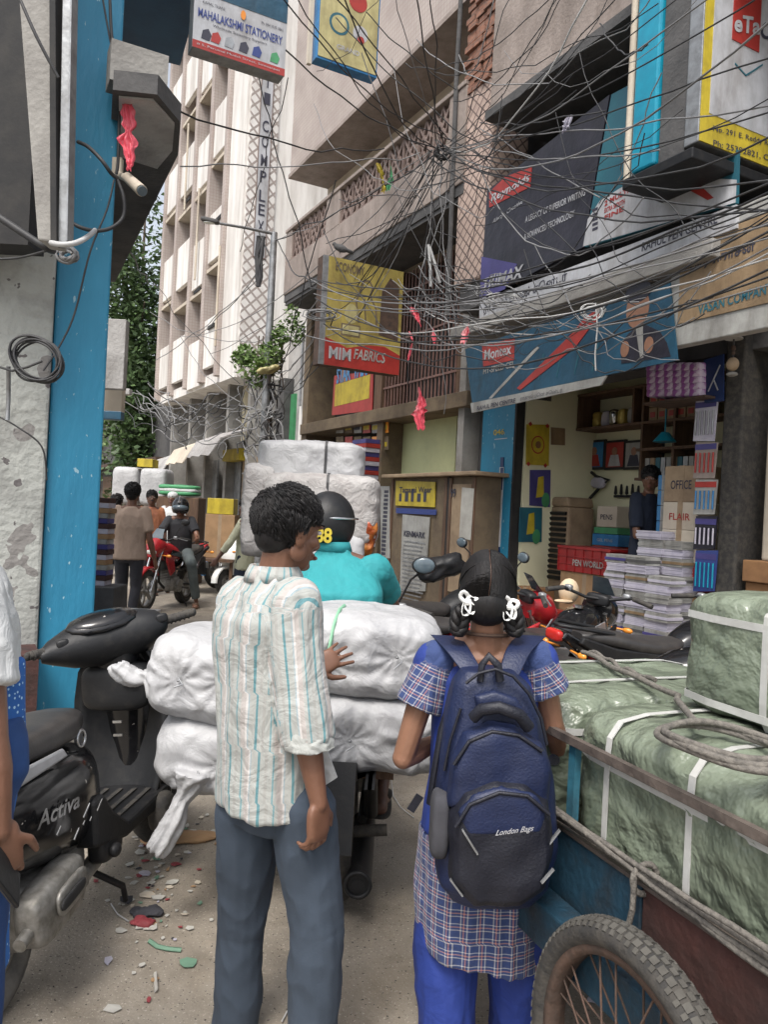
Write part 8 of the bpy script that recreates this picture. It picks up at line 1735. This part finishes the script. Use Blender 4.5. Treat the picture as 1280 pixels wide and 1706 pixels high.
pcable('cable arching from the blue pillar face to its edge', [(130, 237, 4.7), (148, 246, 4.65), (170, 268, 4.6), (186, 290, 4.65), (195, 297, 4.8)], .012); pcable('cable looping down from the pillar edge to the clamp', [(195, 300, 4.75), (206, 330, 4.75), (205, 362, 4.75), (186, 380, 4.7), (160, 385, 4.65), (136, 380, 4.6), (120, 372, 4.6)], .012)
pcable('pale pipe bent under the concrete beam end', [(85, 405, 3.85), (105, 408, 3.8), (130, 404, 3.85), (150, 392, 4.2), (158, 384, 4.5)], .014, 'cable_light')
pcable('thin dark wire running down the blue pillar', [(190, 300, 4.8), (178, 350, 4.75), (150, 420, 4.7), (125, 520, 4.7), (102, 572, 4.65), (72, 618, 4.6)], .006); pcable('taut cable crossing the concrete beam', [(25, -20, 3.7), (60, 60, 3.7), (97, 130, 3.75)], .008)
pcable('cable along the whitewashed wall under the dark recess', [(-20, 350, 4.1), (40, 390, 4.1), (75, 412, 4.1), (88, 418, 4.2)], .02); pcable('thin cable across the whitewashed wall below the beam', [(-20, 432, 4.3), (30, 430, 4.3), (85, 416, 4.2)], .007)
pcable('wire dropping below the black cable coil', [(14, 610, 4.35), (14, 660, 4.4), (12, 700, 4.4)], .012, 'metal_grey'); pcable('thin wire drooping across the whitewashed wall', [(-10, 690, 4.45), (30, 712, 4.45), (70, 745, 4.5), (78, 800, 4.55)], .005)
tangle(P(112, 425, 4.3), .06, 7, 'dirty knot of cable ends below the concrete beam', 'cable_grey', .008, 8)
m = MB(); rd = random.Random(3)
for k in range(9):
    c = P(60+rd.uniform(-2, 3), 599+rd.uniform(-3, 3), 4.3); r_ = rd.uniform(.115, .150); tl = rd.uniform(-.25, .1); m.tube([c+V((math.cos(t)*r_*1.02, -.02*math.sin(t+k)+rd.uniform(-.002, .002), math.sin(t)*r_*.85+tl*.15*math.cos(t))) for t in [6.283*i/36 for i in range(36)]], .0065, 6, closed=True)
m.tube([P(0, 612, 4.35), P(20, 618, 4.3), P(45, 612, 4.28), P(70, 602, 4.28)], .007, 6)
single(WF, m, 'cable_coil', 'cable', 'round coil of black cable hung on the whitewashed wall', 'cable coil', off=P(60, 599, 4.3))
# ledge block and goods at the pillar foot
lg = thing(WF, 'stone_ledge', 'grey stone block ledge at the foot of the blue pillar', 'ledge', G(205, 1120)); a = P(160, 1040, 6.0); b2 = P(240, 1040, 6.0); m = MB(); b2 = P(212, 1040, 6.0); m.box(a.x-.1, b2.x, 6.0, 6.8, 0, a.z); part(m, 'block', 'concrete', lg, bev=.01); m = MB(); m.box(a.x-.12, b2.x+.03, 5.97, 6.8, a.z+.001, a.z+.03); part(m, 'top', 'white_wall', lg, bev=.006)
lg = thing(WF, 'plinth', 'low dark stone plinth beyond the grey ledge', 'plinth', G(200, 1060)); a = P(165, 978, 7.6); b2 = P(190, 978, 7.6); m = MB(); m.box(a.x-.2, b2.x, 7.6, 8.0, 0, a.z); part(m, 'block', 'dark_concrete', lg, bev=.01)
rd = random.Random(14)
for k in range(17):
    z = a.z+k*.052; m = MB(); x = P(183, 930, 7.8).x+rd.uniform(-.01, .015); m.box(x-.17, x+.0, 7.7, 7.9, z+.001, z+.05); single(WF, m, 'printed_pad', ['white_pack', 'cart_red', 'sign_violet', 'sign_offwhite', 'cardboard'][k % 5], '%s pad, %s up the pile beside the blue pillar' % (['pale', 'red', 'violet', 'white', 'brown'][k % 5], ['lowest', 'second', 'third', 'fourth', 'fifth', 'sixth', 'seventh', 'eighth', 'ninth', 'tenth', 'eleventh', 'twelfth', 'thirteenth', 'fourteenth', 'fifteenth', 'sixteenth', 'topmost'][k]), 'pad', group='printed pads beside the pillar', off=(x, 7.8, z), bev=.004)
# hanging boards on the left side farther down the lane
for (px, py, w, h, dd, mt, lb) in ((196, 590, .55, 1.0, 11, 'grey_wall', 'grey hanging signboard seen edge on beyond the blue pillar'), (192, 670, .4, .5, 11.5, 'beige_wall', 'small beige hanging board under the grey one'), (190, 692, .6, .12, 11, 'sign_blue', 'blue canvas valance poking out beyond the blue pillar'), (206, 652, .9, .1, 13, 'grey_wall', 'tin canopy edge beyond the hanging boards')):
    q = P(px, py, dd); t = thing(WF, 'hanging_board', lb, 'board', q); m = MB(); m.box(q.x-w, q.x+.1, dd, dd+.15, q.z-h/2, q.z+h/2); part(m, 'panel', mt, t, bev=.01); m = MB(); m.box(q.x-w-.3, q.x-w+.05, dd+.05, dd+.09, q.z+h/2-.05, q.z+h/2-.01); part(m, 'bracket', 'rust', t)
# ---------------- litter ----------------
spots = [(205, 1380), (225, 1395), (232, 1420), (250, 1408), (262, 1430), (285, 1392), (300, 1400), (310, 1420), (322, 1388), (335, 1362), (300, 1345), (270, 1375), (215, 1440), (240, 1455), (262, 1462), (280, 1448), (292, 1440), (225, 1470), (212, 1500), (244, 1490), (262, 1495), (236, 1525), (255, 1545), (240, 1540), (313, 1605), (258, 1632), (248, 1665), (190, 1680), (410, 1565), (330, 1470), (360, 1386), (305, 1350), (930, 1510), (990, 1665), (320, 1048), (350, 1044), (300, 1365), (312, 1376), (345, 1400), (280, 1420), (268, 1412), (288, 1470), (200, 1550), (180, 1600)]
rl = random.Random(21)
cols = ['paper', 'paper', 'paper', 'white_pack', 'paper_green', 'cardboard', 'paper_red', 'paper', 'charcoal_cloth', 'beige_wall']
cn = {'paper': 'whitish', 'white_pack': 'lilac white', 'paper_green': 'green', 'cardboard': 'brown', 'paper_red': 'red', 'charcoal_cloth': 'black', 'beige_wall': 'tan'}
def litter(px, py, mt, s, label):
    q = G(px, py, .004); m = MB(); n = rl.randint(5, 8); a0 = rl.uniform(0, 6); pts = []; st = rl.uniform(.5, 1.4)
    for k in range(n): a = a0+6.283*k/n; r_ = s*rl.uniform(.55, 1.2); pts.append(q+V((math.cos(a)*r_*st, math.sin(a)*r_, rl.uniform(0, s*.16))))
    c = q+V((rl.uniform(-.3, .3)*s, rl.uniform(-.3, .3)*s, s*.14)); top = [p+V((0, 0, .002)) for p in pts]; m.add(top+[c+V((0, 0, .002))]+pts+[c], [(k, (k+1) % n, n) for k in range(n)]+[(n+1+(k+1) % n, n+1+k, 2*n+1) for k in range(n)]+[(k, k+n+1, (k+1) % n+n+1, (k+1) % n) for k in range(n)])
    single(WF, m, 'litter_scrap', mt, label, 'litter', group='litter on the road', off=q)
for i, (px, py) in enumerate(spots):
    mt = cols[i % len(cols)]; litter(px, py, mt, rl.uniform(.014, .032), cn[mt]+' scrap of litter on the road near the black scooter' if px < 420 else 'whitish scrap of litter on the road by the cargo cart wheel')
for k in range(110):
    px, py = rl.gauss(262, 46), rl.gauss(1440, 75)
    if 150 < px < 360 and 1320 < py < 1700:
        mt = rl.choice(cols); litter(px, py, mt, rl.uniform(.005, .016), 'small '+cn[mt]+' crumb of litter strewn near the black scooter')
for (pts, mt, lb) in (([(248, 1566), (262, 1576), (280, 1580), (302, 1582)], 'paper_green', 'pale green paper ribbon on the road'), ([(185, 1505), (196, 1522), (214, 1534)], 'cable_light', 'bent straw by the scooter'), ([(652, 1295), (655, 1325), (668, 1345), (690, 1362)], 'cable_light', 'white string on the road beside the girl'), ([(470, 1700), (478, 1685), (492, 1672)], 'cable_light', 'white string near the feet of the young man'), ([(258, 1620), (260, 1650)], 'paper', 'thin paper strip on the road')):
    Q = [G(a, b2, .008) for a, b2 in pts]; m = MB(); m.tube(Q, [(.008, .002)]*len(Q) if mt.startswith('paper') else .0025, 6); single(WF, m, 'litter_strip', mt, lb, 'litter', off=Q[0])
m = MB(); q = G(238, 1535, .01); m.soft(q, (.09, .06, .02), n=12, k=2.4, amp=.014, fr=22, seed=2); single(WF, m, 'crumpled_wrapper', 'paper_red', 'crumpled red wrapper on the road', 'litter', off=q)
m = MB(); q = G(245, 1518, .012); m.soft(q, (.12, .06, .025), n=12, k=2.4, amp=.015, fr=22, seed=5); single(WF, m, 'crumpled_sheet', 'charcoal_cloth', 'crumpled black sheet touching the red wrapper', 'litter', off=q)
m = MB(); q = G(300, 1395, .01); m.soft(q, (.34, .12, .03), Euler((0, 0, .3)).to_matrix(), n=12, k=2.6, amp=.012, fr=12, seed=7); single(WF, m, 'flattened_carton', 'cardboard', 'flattened brown carton near the scooter front wheel', 'litter', off=q)
D.scenes.remove(TMP)
